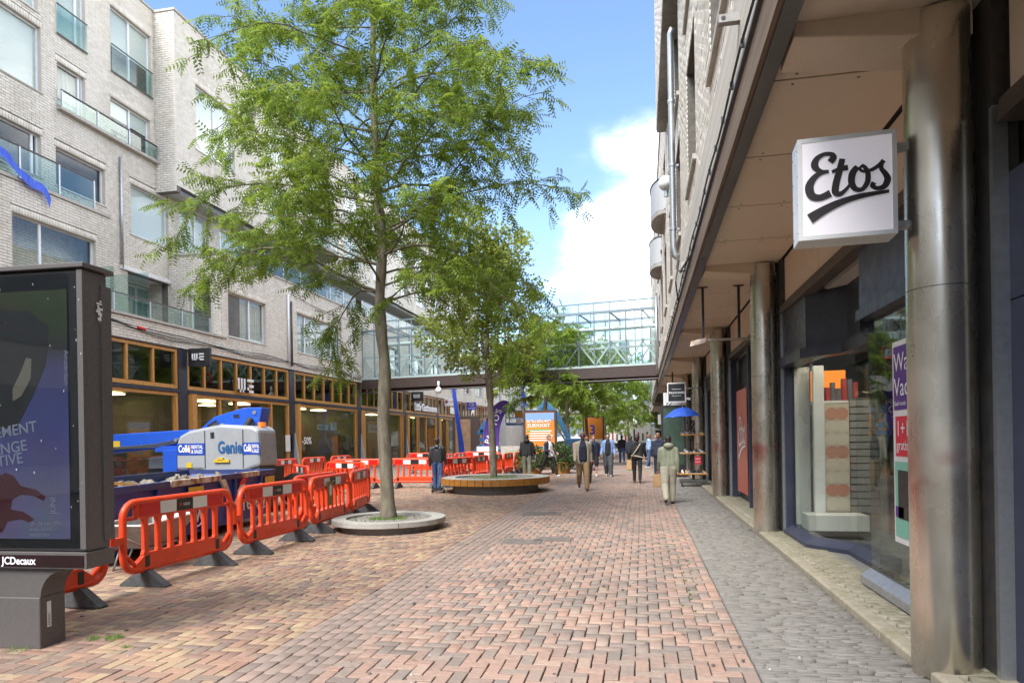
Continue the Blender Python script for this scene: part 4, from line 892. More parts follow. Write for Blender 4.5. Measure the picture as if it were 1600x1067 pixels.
pu = mat('purple_print', (.09, .025, .22), .5); rdp = mat('crimson_print', (.62, .02, .05), .5); grn = mat('mint_print', (.20, .50, .38), .5)
MB().box(2.352, 2.358, 6.25, 6.97, .62, 2.5).build('sheet', M['white'], t); MB().box(2.346, 2.351, 6.29, 6.93, 1.86, 2.45).build('purple_field', pu, t); MB().box(2.346, 2.351, 6.29, 6.9, 1.43, 1.80).build('red_field', rdp, t); MB().box(2.346, 2.351, 6.29, 6.93, .68, 1.38).build('green_field', grn, t)
MB().box(2.343, 2.3455, 6.6, 6.85, .85, 1.3).build('product_photo', M['black'], t); MB().box(2.343, 2.3455, 6.72, 6.92, .86, .96).build('ribbon', pu, t)
for (s_, sz, z, y) in (('Water', .24, 2.22, 6.91), ('Vader', .24, 1.99, 6.91), ('1+1', .2, 1.62, 6.87), ('gratis', .13, 1.49, 6.87), ('Gaaf moois', .06, 1.9, 6.91)): text(s_, sz, (2.342, y, z), (0, -1, 0), (0, 0, 1), wtx, t, ext=.0005)
# bay 2: shutter and red shop poster
for ya in (12.65, 18.25, 15.4): MB().box(2.30, 2.44, ya, ya+.1, 0, 3.6).build('window_jamb', navy2, RB)
header([(2.26, 12.7), (2.26, 14.2), (2.5, 14.8), (2.5, 18.3)], 2.8, 3.6, .2, M['navy']); header([(2.30, 12.7), (2.28, 14.2), (2.5, 14.8), (2.5, 18.3)], .05, .2, .2, navy2, 'window_sill')
MB().box(2.52, 2.53, 12.8, 18.2, .2, 2.8).build('shutter_back', M['dsteel'], RB)
shm = mat('shutter_slat', (.25, .235, .215), .55, .2, c2=(.2, .19, .17), scale=8)
for k in range(24): MB().box(2.47, 2.515, 12.78, 16.2, .22+k*.107, .22+k*.107+.092).build('shutter_slat', shm, RB)
t = thing('red_poster', 'tall red poster with white script on the shutter between two columns', 'poster', (2.4, 17, .4)); MB().box(2.38, 2.39, 16.25, 17.9, .25, 2.75).build('sheet', mat('red_poster_print', (.52, .10, .07), .5, c2=(.58, .24, .17), scale=1.3), t)
# bay 3 onwards: open shops
tan = mat('shop_tan', (.34, .20, .07), .6, c2=(.26, .15, .05), scale=2)
for k, y0 in enumerate(colY[3:-1]):
    y1 = y0+6.75
    for ya, yb in ((.35, .55), (2.6, 2.72), (6.25, 6.4)): MB().box(2.32, 2.40, y0+ya, y0+yb, 0, 3.6).build('door_frame', M['black'], RB)
    MB().box(2.36, 2.37, y0+2.75, y1-.52, .1, 3.2).build('pane', G['dark_glass'], RB); MB().box(3.1, 3.15, y0+.6, y1-.6, .05, 3.4).build('display_wall', [tan, ish, tilei, tan][k % 4], RB)
    for z in (.9, 2.0, 2.55): MB().box(2.27, 2.32, y0+.56, y0+.62, z, z+.14).build('hinge', M['frame'], RB)
    MB().box(2.30, 2.34, y0+.4, y1-.4, 3.2, 3.6).build('shop_fascia', [M['navy'], M['black'], M['white'], rd][k % 4], RB)
# near wall right of the first column
MB().box(2.33, 2.40, 3.0, 5.02, .05, 2.48).build('wall_panel', navy2, RB); MB().box(2.33, 2.40, 3.0, 5.02, 2.49, 3.30).build('wall_panel', navy2, RB); MB().box(2.42, 2.5, -2, 5.05, 0, 3.7).build('wall_backing', M['black'], RB)
MB().box(2.33, 2.40, -2, 2.99, .05, 3.3).build('wall_panel', navy2, RB)

# ------------------------------------------------------------------ things on and under the overhang
t = thing('lightbox_sign', 'square white lightbox sign with black script lettering fixed to the nearest column', 'sign', (1.45, 5.1, 3.0), R(-3))
def lp(mb): mb.M = Matrix.Translation((1.425, 5.12, 3.36)) @ Matrix.Rotation(R(-3.5), 4, 'Z'); return mb
hw, hh, dp = .315, .355, .115
alu = mat('white_aluminium', (.70, .72, .70), .35, .1, c2=(.64, .66, .64), scale=5)
b = lp(MB()); b.box(-hw, hw, -dp, -dp+.02, hh-.03, hh).box(-hw, hw, -dp, -dp+.02, -hh, -hh+.03).box(-hw, -hw+.03, -dp, -dp+.02, -hh+.03, hh-.03).box(hw-.03, hw, -dp, -dp+.02, -hh+.03, hh-.03); b.build('front_frame', alu, t)
lp(MB()).box(-hw, hw, -dp+.021, dp, -hh, hh).build('case', alu, t, bevel=.004)
face = lp(MB()).box(-hw+.03, hw-.03, -dp+.004, -dp+.02, -hh+.03, hh-.03).build('face', mat('opal_acrylic', (.80, .76, .80), .3, emit=.10), t)
# script traced as strokes; units: face 0..1 across, 0..1.05 down
def S2(x, y): return ((x-590)/620*.65, (472-y)/660*.73)
strokes = [
 ([(490, 315), (510, 290), (500, 268), (455, 262), (410, 285), (395, 325), (420, 360), (470, 375)], [34, 36, 26, 22, 30, 38, 26, 10]),
 ([(482, 372), (430, 378), (385, 410), (360, 460), (375, 515), (425, 532), (490, 510)], [18, 26, 34, 44, 42, 36, 40]),
 ([(565, 302), (545, 380), (525, 450), (520, 505), (550, 520), (590, 490), (612, 460)], [30, 34, 36, 36, 26, 18, 14]),
 ([(500, 378), (550, 366), (598, 360)], [18, 26, 30]),
 ([(655, 362), (625, 400), (618, 455), (640, 498), (680, 505), (712, 465), (716, 410), (700, 372), (680, 352)], [30, 36, 34, 28, 24, 28, 26, 20, 12]),
 ([(690, 356), (668, 375), (690, 395), (740, 390), (785, 365), (812, 340)], [16, 14, 16, 20, 22, 26]),
 ([(806, 345), (795, 385), (820, 425), (832, 460), (812, 500), (770, 508), (742, 490), (752, 470)], [18, 22, 28, 34, 30, 22, 24, 26]),
 ([(360, 660), (450, 612), (560, 570), (680, 545), (840, 532)], [56, 46, 36, 28, 18])]
lm = bpy.data.objects
b = MB(None, Matrix.Translation((1.425, 5.12, 3.36)) @ Matrix.Rotation(R(-3.5), 4, 'Z') @ Matrix.Translation((0, -dp-.0005, 0)) @ Matrix.Rotation(math.pi/2, 4, 'X'))
for k_, (pts, ws) in enumerate(strokes):
    pp_ = [(*S2(*p), 1.22*w_/620*.65) for p, w_ in zip(pts, ws)]; q = smooth_path(pp_, 7); ribbon(b, [(a[0], a[1]) for a in q], [a[2] for a in q], .0015+.0004*k_)
b.build('script_lettering', mat('sign_black', (.02, .016, .016), .5), t, fix=False)
b = lp(MB())
for z in (.26, -.28): b.box(hw, hw+.13, -.03, .03, z-.02, z+.03).box(hw+.115, hw+.13, -.05, .05, z-.035, z+.06)
b.build('bracket', M['steel'], t); 
b = lp(MB())
for z in (-.3, -.1, .1, .28):
    for y in (-.1, .09): b.cyl((-hw-.002, y, z), (-hw+.002, y, z), .006, n=6)
b.build('screws', M['dsteel'], t)
# red poster script, same hand, simpler
tp = [o for o in bpy.data.objects if o.name.startswith('red_poster')][0]
b = MB(None, Matrix.Translation((2.372, 17.0, 1.55)) @ Matrix.Rotation(-math.pi/2, 4, 'Z') @ Matrix.Rotation(math.pi/2, 4, 'X') @ Matrix.Scale(2.3, 4))
for k_, (pts, ws) in enumerate(strokes):
    pp_ = [(*S2(*p), w_/620*.65) for p, w_ in zip(pts, ws)]; q = smooth_path(pp_, 5); ribbon(b, [(a[0], a[1]) for a in q], [a[2] for a in q], .0004*k_)
b.build('script_lettering', wtx, tp, fix=False)
# empty hanging sign frame
t = thing('sign_hanger', 'pair of black ceiling rods carrying a battered bare sign bar under the soffit', 'bracket', (1.5, 13.4, 3.4))
for x in (1.19, 1.85): MB().box(x-.022, x+.022, 13.37, 13.43, 3.5, SZ-.01).build('rod', M['black'], t); MB().box(x-.09, x+.09, 13.34, 13.46, SZ-.012, SZ-.002).build('ceiling_plate', M['black'], t)
MB().box(1.05, 2.1, 13.36, 13.44, 3.46, 3.50).build('bar', mat('dirty_bar', (.38, .33, .26), .7, c2=(.25, .2, .15), scale=8), t)
b = MB(); b.add([(.93, 13.3, 3.36), (1.22, 13.34, 3.43), (1.22, 13.46, 3.43), (.95, 13.5, 3.34), (.95, 13.32, 3.46), (1.25, 13.34, 3.52), (1.25, 13.46, 3.52), (.99, 13.48, 3.48)], [(3, 2, 1, 0), (4, 5, 6, 7), (0, 1, 5, 4), (1, 2, 6, 5), (2, 3, 7, 6), (3, 0, 4, 7)]); b.build('torn_end', mat('flaked_white', (.62, .58, .52), .8, c2=(.35, .2, .12), scale=10), t)
b = MB(); b.box(2.02, 2.26, 12.95, 13.0, 3.2, 3.24); b.box(2.1, 2.14, 12.9, 13.08, 3.12, 3.32); b.build('broken_clamp', M['dsteel'], t)
# black projecting sign of the shoe shop
t = thing('projecting_sign', 'square black sign with a white border under the overhang above the umbrella', 'sign', (1.15, 23, 2.8))
MB().box(.85, 1.45, 22.95, 23.05, 2.77, 3.42).build('frame', M['white'], t); MB().box(.885, 1.415, 22.944, 22.949, 2.805, 3.385).build('panel', M['black'], t); MB().box(1.45, 1.85, 22.98, 23.02, 3.2, 3.25).build('arm', M['steel'], t); MB().box(1.46, 1.6, 22.95, 23.05, 2.84, 2.92).build('spotlight', M['white'], t)
text('SOLE IN MAREN', .085, (.9, 22.942, 3.06), (1, 0, 0), (0, 0, 1), wtx, t, ext=.001, bold=.002, sx=.86); MB().box(1.0, 1.3, 22.94, 22.943, 3.2, 3.212).box(1.0, 1.3, 22.94, 22.943, 2.98, 2.99).build('rule', wtx, t)
# further signs down the arcade
for i, (y, x0, x1, z0, z1, m_, lab) in enumerate(((30.2, .95, 1.75, 2.75, 3.55, M['white'], 'white square hanging sign beyond the black arcade sign'), (35, 1.0, 1.6, 2.6, 3.2, M['white'], 'small white hanging sign second beyond the black arcade sign'), (38.5, 1.05, 1.7, 2.5, 3.1, M['coping'], 'grey hanging sign third beyond the black arcade sign'), (43, 1.0, 1.7, 2.4, 3.0, M['white'], 'white hanging sign farthest down the arcade'))):
    t = thing('hanging_sign', lab, 'sign', (x0, y, z0), 0, 'signs hanging along the arcade'); MB().box(x0, x1, y-.06, y+.06, z0, z1).build('panel', m_, t); MB().box((x0+x1)/2-.03, (x0+x1)/2+.03, y-.03, y+.03, z1, 4.45).build('hanger', M['dsteel'], t)
    if i == 0: MB().tube([(1.2+.18*math.cos(a)*1.2+.1, y-.065, 3.15+.2*math.sin(a*1.3)) for a in np.linspace(0, 5, 14)], .02, 5).build('emblem', M['dsteel'], t)
# green-black totem
t = thing('shop_totem', 'tall dark green panel standing in the arcade behind the shoe rack', 'totem', (1.3, 28, 0)); MB().box(.78, 1.75, 28, 28.2, .0, 2.9).build('case', M['black'], t); MB().box(.86, 1.67, 27.99, 27.998, .5, 2.78).build('face', mat('bottle_green', (.045, .075, .055), .25, c2=(.06, .09, .07), scale=2), t)
# ================================================================== glazed footbridge across the street
BR = thing('footbridge', 'glazed steel footbridge spanning the street between the two buildings', 'bridge', (-17, 39.2, 4.85))
p0 = Vector((-17.0, 39.2, 0)); p1 = Vector((.93, 36.2, 0)); bd = (p1-p0); BLN = bd.length; bd.normalize(); bn = Vector((bd.y, -bd.x, 0))
fG = Fr((p0.x, p0.y), (bd.x, bd.y), (bn.x, bn.y)); NP = 21; PW = BLN/NP; DEP = 3.0
gsteel = mat('pale_green_steel', (.46, .54, .51), .5, c2=(.40, .48, .45), scale=5); bsteel = mat('grey_blue_steel', (.20, .26, .28), .45, .2, c2=(.16, .21, .23), scale=6)
MB(fG).box(0, BLN, -.3, 0, 4.86, 5.42).box(0, BLN, -DEP, -DEP+.3, 4.86, 5.42).build('edge_beam', M['brown'], BR); MB(fG).box(0, BLN, -DEP+.31, -.31, 5.2, 5.38).build('deck', M['concrete'], BR)
MB(fG).box(0, BLN, -.14, .02, 5.43, 5.52).box(0, BLN, -DEP-.02, -DEP+.14, 5.43, 5.52).build('sill_rail', gsteel, BR)
for side, n0 in (('front', -.08), ('rear', -DEP+.08)):
    for i in range(NP+1): MB(fG).box(i*PW-.03, i*PW+.03, n0-.04, n0+.04, 5.53, 8.35).build('post', bsteel, BR)
    for i in range(NP): 
        MB(fG).box(i*PW+.04, (i+1)*PW-.04, n0-.008, n0+.008, 5.54, 8.3).build('pane', G['bridge_glass'], BR)
        a, b = ((5.6, 6.75) if i % 2 else (6.75, 5.6)); d = MB(fG)
        n1 = n0-.22 if side == 'front' else n0+.22
        d.add([(i*PW, n1-.04, a-.07), (i*PW, n1+.04, a-.07), (i*PW, n1+.04, a+.07), (i*PW, n1-.04, a+.07), ((i+1)*PW, n1-.04, b-.07), ((i+1)*PW, n1+.04, b-.07), ((i+1)*PW, n1+.04, b+.07), ((i+1)*PW, n1-.04, b+.07)], [(3, 2, 1, 0), (4, 5, 6, 7), (0, 1, 5, 4), (1, 2, 6, 5), (2, 3, 7, 6), (3, 0, 4, 7)]); d.build('truss_diagonal', gsteel, BR)
    n1 = n0-.22 if side == 'front' else n0+.22
    MB(fG).box(0, BLN, n1-.05, n1+.05, 6.76, 6.88).box(0, BLN, n1-.04, n1+.04, 5.53, 5.6).build('truss_chord', gsteel, BR); MB(fG).box(0, BLN, n0-.06, n0+.06, 8.36, 8.5).build('top_chord', bsteel, BR)
    MB(fG).box(0, BLN, n0-.03, n0+.03, 8.92, 8.99).build('roof_rail', bsteel, BR)
    for i in range(0, NP+1): MB(fG).box(i*PW-.02, i*PW+.02, n0-.02, n0+.02, 8.51, 8.91).build('rail_strut', bsteel, BR)
MB(fG).cyl((.2, -1.6, 7.75), (BLN, -1.6, 7.75), .12, n=10).build('duct', gsteel, BR)
for i in range(0, NP+1, 2): MB(fG).box(i*PW-.03, i*PW+.03, -DEP+.2, -.2, 8.37, 8.45).build('roof_bar', bsteel, BR)
MB(fG).cyl((0, .1, 4.62), (BLN, .1, 4.70), .035, n=6).cyl((0, -.5, 4.70), (BLN, -.5, 4.74), .03, n=6).build('service_pipe', M['dsteel'], BR)
for s_ in (11.6, 13.2): MB(fG).lathe([(0, -.1), (.45, -.1), (.55, 0), (.3, .1), (0, .1)], 16, (s_, -.5, 4.76), 1, .5).build('light_fitting', M['coping'], BR)
t = thing('dome_camera', 'white dome security camera hanging from the footbridge', 'camera', (-11, 38, 4.4))
q = fG.p(5.4, .25, 0); MB().cyl((q.x, q.y, 4.72), (q.x, q.y, 5.1), .07, n=10).lathe([(0, -.36), (.14, -.32), (.2, -.2), (.2, -.1), (.1, .02), (0, .02)], 16, (q.x, q.y, 4.72)).build('housing', M['white'], t, smooth=True)
MB().box(q.x-.03, q.x+.03, q.y-.02, q.y+.2, 5.0, 5.08).build('bracket', M['steel'], t)
q = fG.p(9.5, .08, 5.75); t = thing('lifebuoy', 'red and white ring sign hung on the bridge glass behind the second tree', 'sign', (q.x, q.y, q.z))
MB().tube([(q.x+.3*math.cos(a), q.y, q.z+.3*math.sin(a)) for a in np.linspace(0, 6.283, 20)[:-1]], .06, 8, True).build('ring', mat('red_ring', (.6, .05, .03), .5), t)
# ================================================================== end of the street
FB = thing('office_building', 'tall pale office block closing the far end of the street', 'building', (-20, 150, 0))
MB().box(-46, -2, 150, 170, 0, 24).build('wall', mat('pale_office', (.52, .54, .54), .6, c2=(.46, .48, .48), scale=.3), FB)
for i in range(14):
    for j in range(6): MB().box(-45+3.1*i, -45+3.1*i+2.3, 149.9, 149.98, 2+3.6*j, 4.4+3.6*j).build('window', mat('office_glass', (.12, .17, .19), .15), FB)
FB2 = thing('office_building', 'grey glass office block beyond the viaduct, right of the pale one', 'building', (10, 140, 0)); MB().box(-1, 30, 135, 150, 0, 13).build('wall', mat('glass_office', (.34, .40, .42), .35, c2=(.28, .34, .36), scale=.4), FB2)
for i in range(6):
    for j in range(4): MB().box(0+3.4*i, 2.6+3.4*i, 134.9, 134.98, 1.5+2.9*j, 3.6+2.9*j).build('window', MATS['office_glass'], FB2)
VD = thing('viaduct', 'pale concrete viaduct with railing crossing behind the background trees', 'viaduct', (-10, 100, 0))
MB().box(-60, 40, 96, 108, 5.2, 6.5).build('deck', mat('pale_concrete', (.52, .51, .48), .8, c2=(.44, .43, .40), scale=1.5), VD)
for x in (-44, -30, -17, -4, 9): MB().cyl((x, 101, -.1), (x, 101, 5.3), .7, n=16).build('pier', M['concrete'], VD, smooth=True)
MB().box(-60, 40, 95.9, 96, 7.5, 7.6).build('handrail', M['steel'], VD)
for i in range(66): MB().box(-60+1.5*i, -59.94+1.5*i, 95.92, 95.98, 6.5, 7.5).build('baluster', M['steel'], VD)
o = MB().box(-20, -6, 95.6, 95.75, 6.6, 9.0).build('banner', M['white']); tag(o, 'long white banner on the viaduct railing', 'banner')
t = thing('flag', 'red, white and blue diagonal flag panel on the viaduct', 'flag', (-10, 95.5, 7))
for k, m_ in enumerate((rd, M['white'], MATS['royal_blue_sign'])): b = MB(); x = -11.2+k*.9; b.prism([(x, 7.0), (x+.9, 7.0), (x+2.2, 8.8), (x+1.3, 8.8)], 1, 95.45-.01*k, 95.5); b.build('stripe', m_, t)
t = thing('box_truck', 'white box truck parked across the far end of the street', 'truck', (-2.5, 78, 0))
MB().box(-4.6, 1.0, 77, 79.4, .95, 3.2).build('box_body', M['white'], t, bevel=.05); b = MB(); b.prism([(1.05, .6), (2.9, .6), (2.9, 1.6), (2.4, 2.5), (1.05, 2.6)], 1, 77.1, 79.3); b.build('cab', M['white'], t, bevel=.06)
MB().box(1.5, 2.5, 77.04, 77.09, 1.6, 2.3).build('side_window', M['black'], t); MB().box(-4.5, 2.8, 77.2, 79.2, .55, .94).build('chassis', M['black'], t)
for x in (-3.4, 2.0): w_ = MB().cyl((x, 77.0, .48), (x, 77.35, .48), .48, n=20).build('wheel', M['rubber'], t); MB().cyl((x, 76.98, .48), (x, 77.0, .48), .26, n=14).build('rim', M['steel'], w_)
for k in range(11): MB().box(-4.3+k*.48, -4.12+k*.48, 76.985, 76.995, 1.2, 1.2+random.uniform(.8, 1.4)).build('printed_figure', [M['dsteel'], M['navy'], rd][k % 3], t)
RT = thing('corner_building', 'pale building closing the right side beyond the arcade', 'building', (6, 62, 0)); MB().box(1.0, 20, 58.2, 120, 4.2, 12).build('upper_wall', mat('far_pale_wall', (.5, .48, .44), .8, c2=(.42, .40, .37), scale=.6), RT); MB().box(2.4, 20, 58.2, 120, 0, 4.2).build('shop_storey', ish, RT)
for i in range(10): MB().box(.96, .99, 60+5*i, 62.6+5*i, 5.5, 7.8).box(.96, .99, 60+5*i, 62.6+5*i, 8.8, 11).build('window', MATS['office_glass'], RT)
LT = thing('corner_building', 'pale brick building closing the left side beyond the bridge', 'building', (-20, 100, 0)); MB().box(-40, -17, 84.1, 125, 0, 9.5).build('wall', MATS['far_pale_wall'], LT)
for i in range(9): MB().box(-16.99, -16.96, 86+4.2*i, 88.4+4.2*i, 6, 8.2).build('window', MATS['office_glass'], LT)
# ================================================================== trees
def leaf_mesh(name, pos, dirs, tmpl, faces, mat_, parent, jitter=.5, scale=(.75, 1.25), droop=.3):
    n = len(pos); P = np.array(pos); D = np.array(dirs, float); D[:, 2] -= droop*rng.random(n); D += rng.normal(0, jitter*.35, (n, 3)); D /= np.linalg.norm(D, axis=1)[:, None]+1e-9
    U = rng.normal(0, .45, (n, 3)); U[:, 2] += 1; Sd = np.cross(U, D); Sd /= np.linalg.norm(Sd, axis=1)[:, None]+1e-9; Nn = np.cross(D, Sd)
    sc = rng.uniform(*scale, n)[:, None, None]; T = np.array(tmpl)[None]*sc
    V = P[:, None]+T[:, :, 0:1]*D[:, None]+T[:, :, 1:2]*Sd[:, None]+T[:, :, 2:3]*Nn[:, None]
    k = len(tmpl); F = (np.array(faces)[None]+k*np.arange(n)[:, None, None]).reshape(-1, 4)
    me = bpy.data.meshes.new(name); me.vertices.add(n*k); me.vertices.foreach_set('co', V.reshape(-1)); me.loops.add(F.size); me.loops.foreach_set('vertex_index', F.reshape(-1).astype(np.int32))
    me.polygons.add(len(F)); me.polygons.foreach_set('loop_start', (np.arange(len(F))*4).astype(np.int32))
    a = me.attributes.new('tone', 'FLOAT', 'FACE'); a.data.foreach_set('value', np.repeat(np.clip(rng.normal(.45, .22, n), 0, 1), len(faces)))
    me.update(calc_edges=True); o = link(name, me, mat_, parent); return o
def leaf_material(name, cols, transl=.45):
    m = ramp_mat(name, cols, rough=.45, bump=.05, dirt=(.03, .05, .01), dirt_amt=.2, scale=3); t = m.node_tree
    b = t.nodes['Principled BSDF']; tr = t.nodes.new('ShaderNodeBsdfTranslucent'); ms = t.nodes.new('ShaderNodeMixShader'); ms.inputs[0].default_value = transl
    src = b.inputs['Base Color'].links[0].from_socket; hs = t.nodes.new('ShaderNodeHueSaturation'); hs.inputs['Value'].default_value = 1.5; hs.inputs['Hue'].default_value = .485; t.links.new(src, hs.inputs['Color']); t.links.new(hs.outputs[0], tr.inputs[0])
    t.links.new(b.outputs[0], ms.inputs[1]); t.links.new(tr.outputs[0], ms.inputs[2]); t.links.new(ms.outputs[0], t.nodes['Material Output'].inputs[0]); return m
def pinnate(pairs, L_, ll, lw):
    v = []; f_ = []
    for i in range(pairs):
        x = L_*(i+.6)/pairs; s_ = 1-.35*abs(i/(pairs-1)-.45)
        for sd_ in (-1, 1):
            b = len(v); l = ll*s_; w_ = lw*s_; dx = .35
            v += [(x, 0, -.25*x*x/L_), (x+l*.5*dx+w_*.4, sd_*l*.45, -.01-.25*x*x/L_), (x+l*dx, sd_*l, -.035*l/.05-.25*x*x/L_), (x+l*.5*dx-w_*.4, sd_*l*.55, -.012-.25*x*x/L_)]
            f_.append((b, b+1, b+2, b+3))
    return v, f_
bark = mat('grey_bark', (.24, .21, .155), .9, c2=(.12, .10, .07), scale=11, stretch=(1, 1, .3), bump=.9, c3=(.19, .19, .09), s3=2, a3=.6)
twig_m = mat('twig_bark', (.13, .10, .07), .9, c2=(.09, .07, .05), scale=12)
leafA = leaf_material('locust_leaves', [(.095, .155, .02), (.135, .215, .028), (.18, .275, .036), (.235, .335, .045), (.31, .39, .06)])
leafB = leaf_material('broad_leaves', [(.12, .165, .03), (.165, .22, .042), (.21, .27, .055), (.27, .33, .07), (.35, .40, .10)], .5)
leafC = leaf_material('far_locust_leaves', [(.12, .20, .025), (.17, .27, .035), (.22, .33, .045), (.29, .39, .06)])
def grow(base, trunk, limbs, seed, sub_n, sub_len, leaf_gap, droop_end, limb_r, rise=.45, zbias=0):
    """returns limb polylines with radii, twig polylines, leaf positions and directions"""
    rs = random.Random(seed); L_ = []; T_ = []; LP = []; LD = []
    for (z, az, ln) in limbs:
        # start point on trunk
        k = max(i for i in range(len(trunk)-1) if trunk[i][2] <= z) if z > trunk[0][2] else 0
        a, b = Vector(trunk[k]), Vector(trunk[k+1]); p = a.lerp(b, min(1, max(0, (z-a.z)/(b.z-a.z+1e-6)))); d = Vector((math.cos(az), math.sin(az), rise+rs.uniform(-.12, .2))).normalized()
        n = max(5, int(ln/.32)); st = ln/n; pts = [p.copy()]; r0 = limb_r*(.35+.65*ln/4.2)
        for i in range(n):
            f_ = i/n; d += Vector((rs.gauss(0, .17), rs.gauss(0, .17), rs.gauss(0, .10)-droop_end*f_*f_*.42)); d.normalize(); p = p+d*st; pts.append(p.copy())
            if i >= 1:
                for _ in range(sub_n if i > n*.25 else max(1, sub_n-1)):
                    ang = rs.choice((-1, 1))*rs.uniform(.5, 1.25); sd_ = Matrix.Rotation(ang, 3, 'Z') @ d; sd_ = (sd_+Vector((0, 0, rs.uniform(-.6, .65)))).normalized()
                    sl_n = sub_len*rs.uniform(.5, 1.15)*(1-.45*f_); q = p+d*st*rs.random()*-1; tw = [q.copy()]; m_ = max(3, int(sl_n/.13))
                    for j in range(m_):
                        sd_ += Vector((rs.gauss(0, .16), rs.gauss(0, .16), rs.gauss(0, .1)-.10*droop_end)); sd_.normalize(); q = q+sd_*sl_n/m_; tw.append(q.copy())
                        nl = max(1, int(sl_n/m_/leaf_gap)) if j > 0 else 1
                        for _ in range(nl):
                            sp_ = Vector((rs.gauss(0, 1), rs.gauss(0, 1), rs.gauss(0, .6))).normalized()*.75+sd_*.7
                            LP.append(tuple(q-sd_*rs.random()*sl_n/m_)); LD.append(tuple(sp_.normalized()))
                    T_.append(tw)
        for _ in range(4): LP.append(tuple(p)); LD.append(tuple((d+Vector((rs.gauss(0, .5), rs.gauss(0, .5), -.1))).normalized()))
        L_.append((pts, [max(.007, r0*(1-.88*i/n)) for i in range(n+1)]))
    return L_, T_, LP, LD
def tree_object(name, label, base, trunk, tr, grown, tmpl, leafm, cat='tree', group=None, scale=(.75, 1.25), droop=.3, tw_r=.006):
    t = thing(name, label, cat, base, 0, group); Lm, Tw, LP, LD = grown
    MB().tube(trunk, tr, 14).build('trunk', bark, t, smooth=True)
    b = MB()
    for pts, rs in Lm: b.tube(pts, rs, 6)
    b.build('limbs', bark, t, smooth=True, fix=False)
    b = MB()
    for tw in Tw: b.tube(tw, [tw_r*(1-.6*i/len(tw)) for i in range(len(tw))], 3)
    b.build('twigs', twig_m, t, smooth=True, fix=False, kind='stuff')
    o = leaf_mesh('crown', LP, LD, tmpl[0], tmpl[1], leafm, t, scale=scale, droop=droop); o['kind'] = 'stuff'
    return t
# near honey locust
TB = (-4.78, 12.15, .12)
trk = smooth_path([(-4.78, 12.15, .10), (-4.80, 12.15, .9), (-4.84, 12.13, 2.0), (-4.80, 12.15, 3.0), (-4.86, 12.15, 3.7), (-4.90, 12.2, 4.4), (-4.84, 12.2, 5.4), (-4.92, 12.2, 6.6), (-4.98, 12.25, 8.2), (-4.95, 12.2, 10.0), (-4.97, 12.2, 11.8)], 4)
hz = lambda z: max(.03, .122*(1-(z/12.4))**.75+.012)
rad = [hz(p[2])*(1.25 if p[2] < .3 else 1)*(1+.10*math.sin(p[2]*5.3)*(1 if 2.6 < p[2] < 5 else .3)) for p in trk]
limbs = []; rs = random.Random(11)
nL = 46
for i in range(nL):
    z = 4.3+7.1*(i/(nL-1))**.95; az = i*2.399+rs.uniform(-.25, .25)
    prof = 3.9 if z < 8.3 else 3.9-(z-8.3)*.62
    limbs.append((z, az, prof*rs.uniform(.66, 1.08)))
for (z, az, ln) in ((4.5, math.pi*1.02, 3.9), (5.0, math.pi*.97, 4.3), (6.2, math.pi*1.05, 4.4), (4.6, .05, 3.2), (5.6, -.1, 3.9), (6.9, .12, 3.3), (8.2, -.05, 3.7), (6.4, .1, 4.3), (5.2, -.05, 4.0), (4.3, -.35, 2.6), (7.6, math.pi*.93, 4.2), (8.8, math.pi*1.03, 3.5)): limbs.append((z, az, ln))
tree_object('locust_tree', 'tall airy locust tree rising from the round concrete planter', TB, trk, rad, grow(TB, trk, limbs, 3, 2, 1.35, .045, .62, .027, rise=.30), pinnate(5, .25, .076, .036), leafA)
# second tree: denser, small round leaves
T2 = (-4.72, 21.2, .3)
tr2 = smooth_path([(-4.72, 21.2, .3), (-4.74, 21.2, 1.4), (-4.78, 21.2, 2.6), (-4.82, 21.2, 3.4), (-4.9, 21.2, 4.4), (-4.85, 21.25, 5.6), (-4.95, 21.2, 6.8), (-4.9, 21.2, 8.2)], 4)
rad2 = [max(.02, .125*(1-p[2]/9.2)**.6*(1.25 if 3.0 < p[2] < 3.8 else 1)) for p in tr2]
limbs = []
for i in range(42):
    z = 3.4+4.5*(i/41); az = i*2.399; prof = 2.15*math.sin(math.pi*min(1, (z-2.5)/6.3))**.6; limbs.append((z, az, prof*rs.uniform(.75, 1.1)))
limbs += [(3.5, math.pi*.95, 2.6), (3.6, .1, 2.4), (3.4, -.8, 2.2)]
rl = ([(0, 0, 0), (.035, .028, .004), (.075, 0, 0), (.035, -.028, .004)], [(0, 1, 2, 3)])
def multi(n, r):
    v = []; f_ = []; q = random.Random(5)
    for i in range(n):
        a = q.uniform(0, 6.28); d = Vector((math.cos(a), math.sin(a), q.uniform(-.5, .5))); s_ = Vector((-math.sin(a), math.cos(a), q.uniform(-.6, .6))).normalized(); o_ = Vector((q.uniform(0, r), q.uniform(-r/2, r/2), q.uniform(-r/2, r/2))); b = len(v)
        v += [tuple(o_), tuple(o_+d*.04+s_*.03), tuple(o_+d*.085), tuple(o_+d*.04-s_*.03)]; f_.append((b, b+1, b+2, b+3))
    return v, f_
tree_object('street_tree', 'dense round-crowned tree growing in the wood-rimmed planter', T2, tr2, rad2, grow(T2, tr2, limbs, 8, 2, .85, .042, .3, .030, rise=.5), multi(6, .17), leafB, scale=(1.0, 1.6))
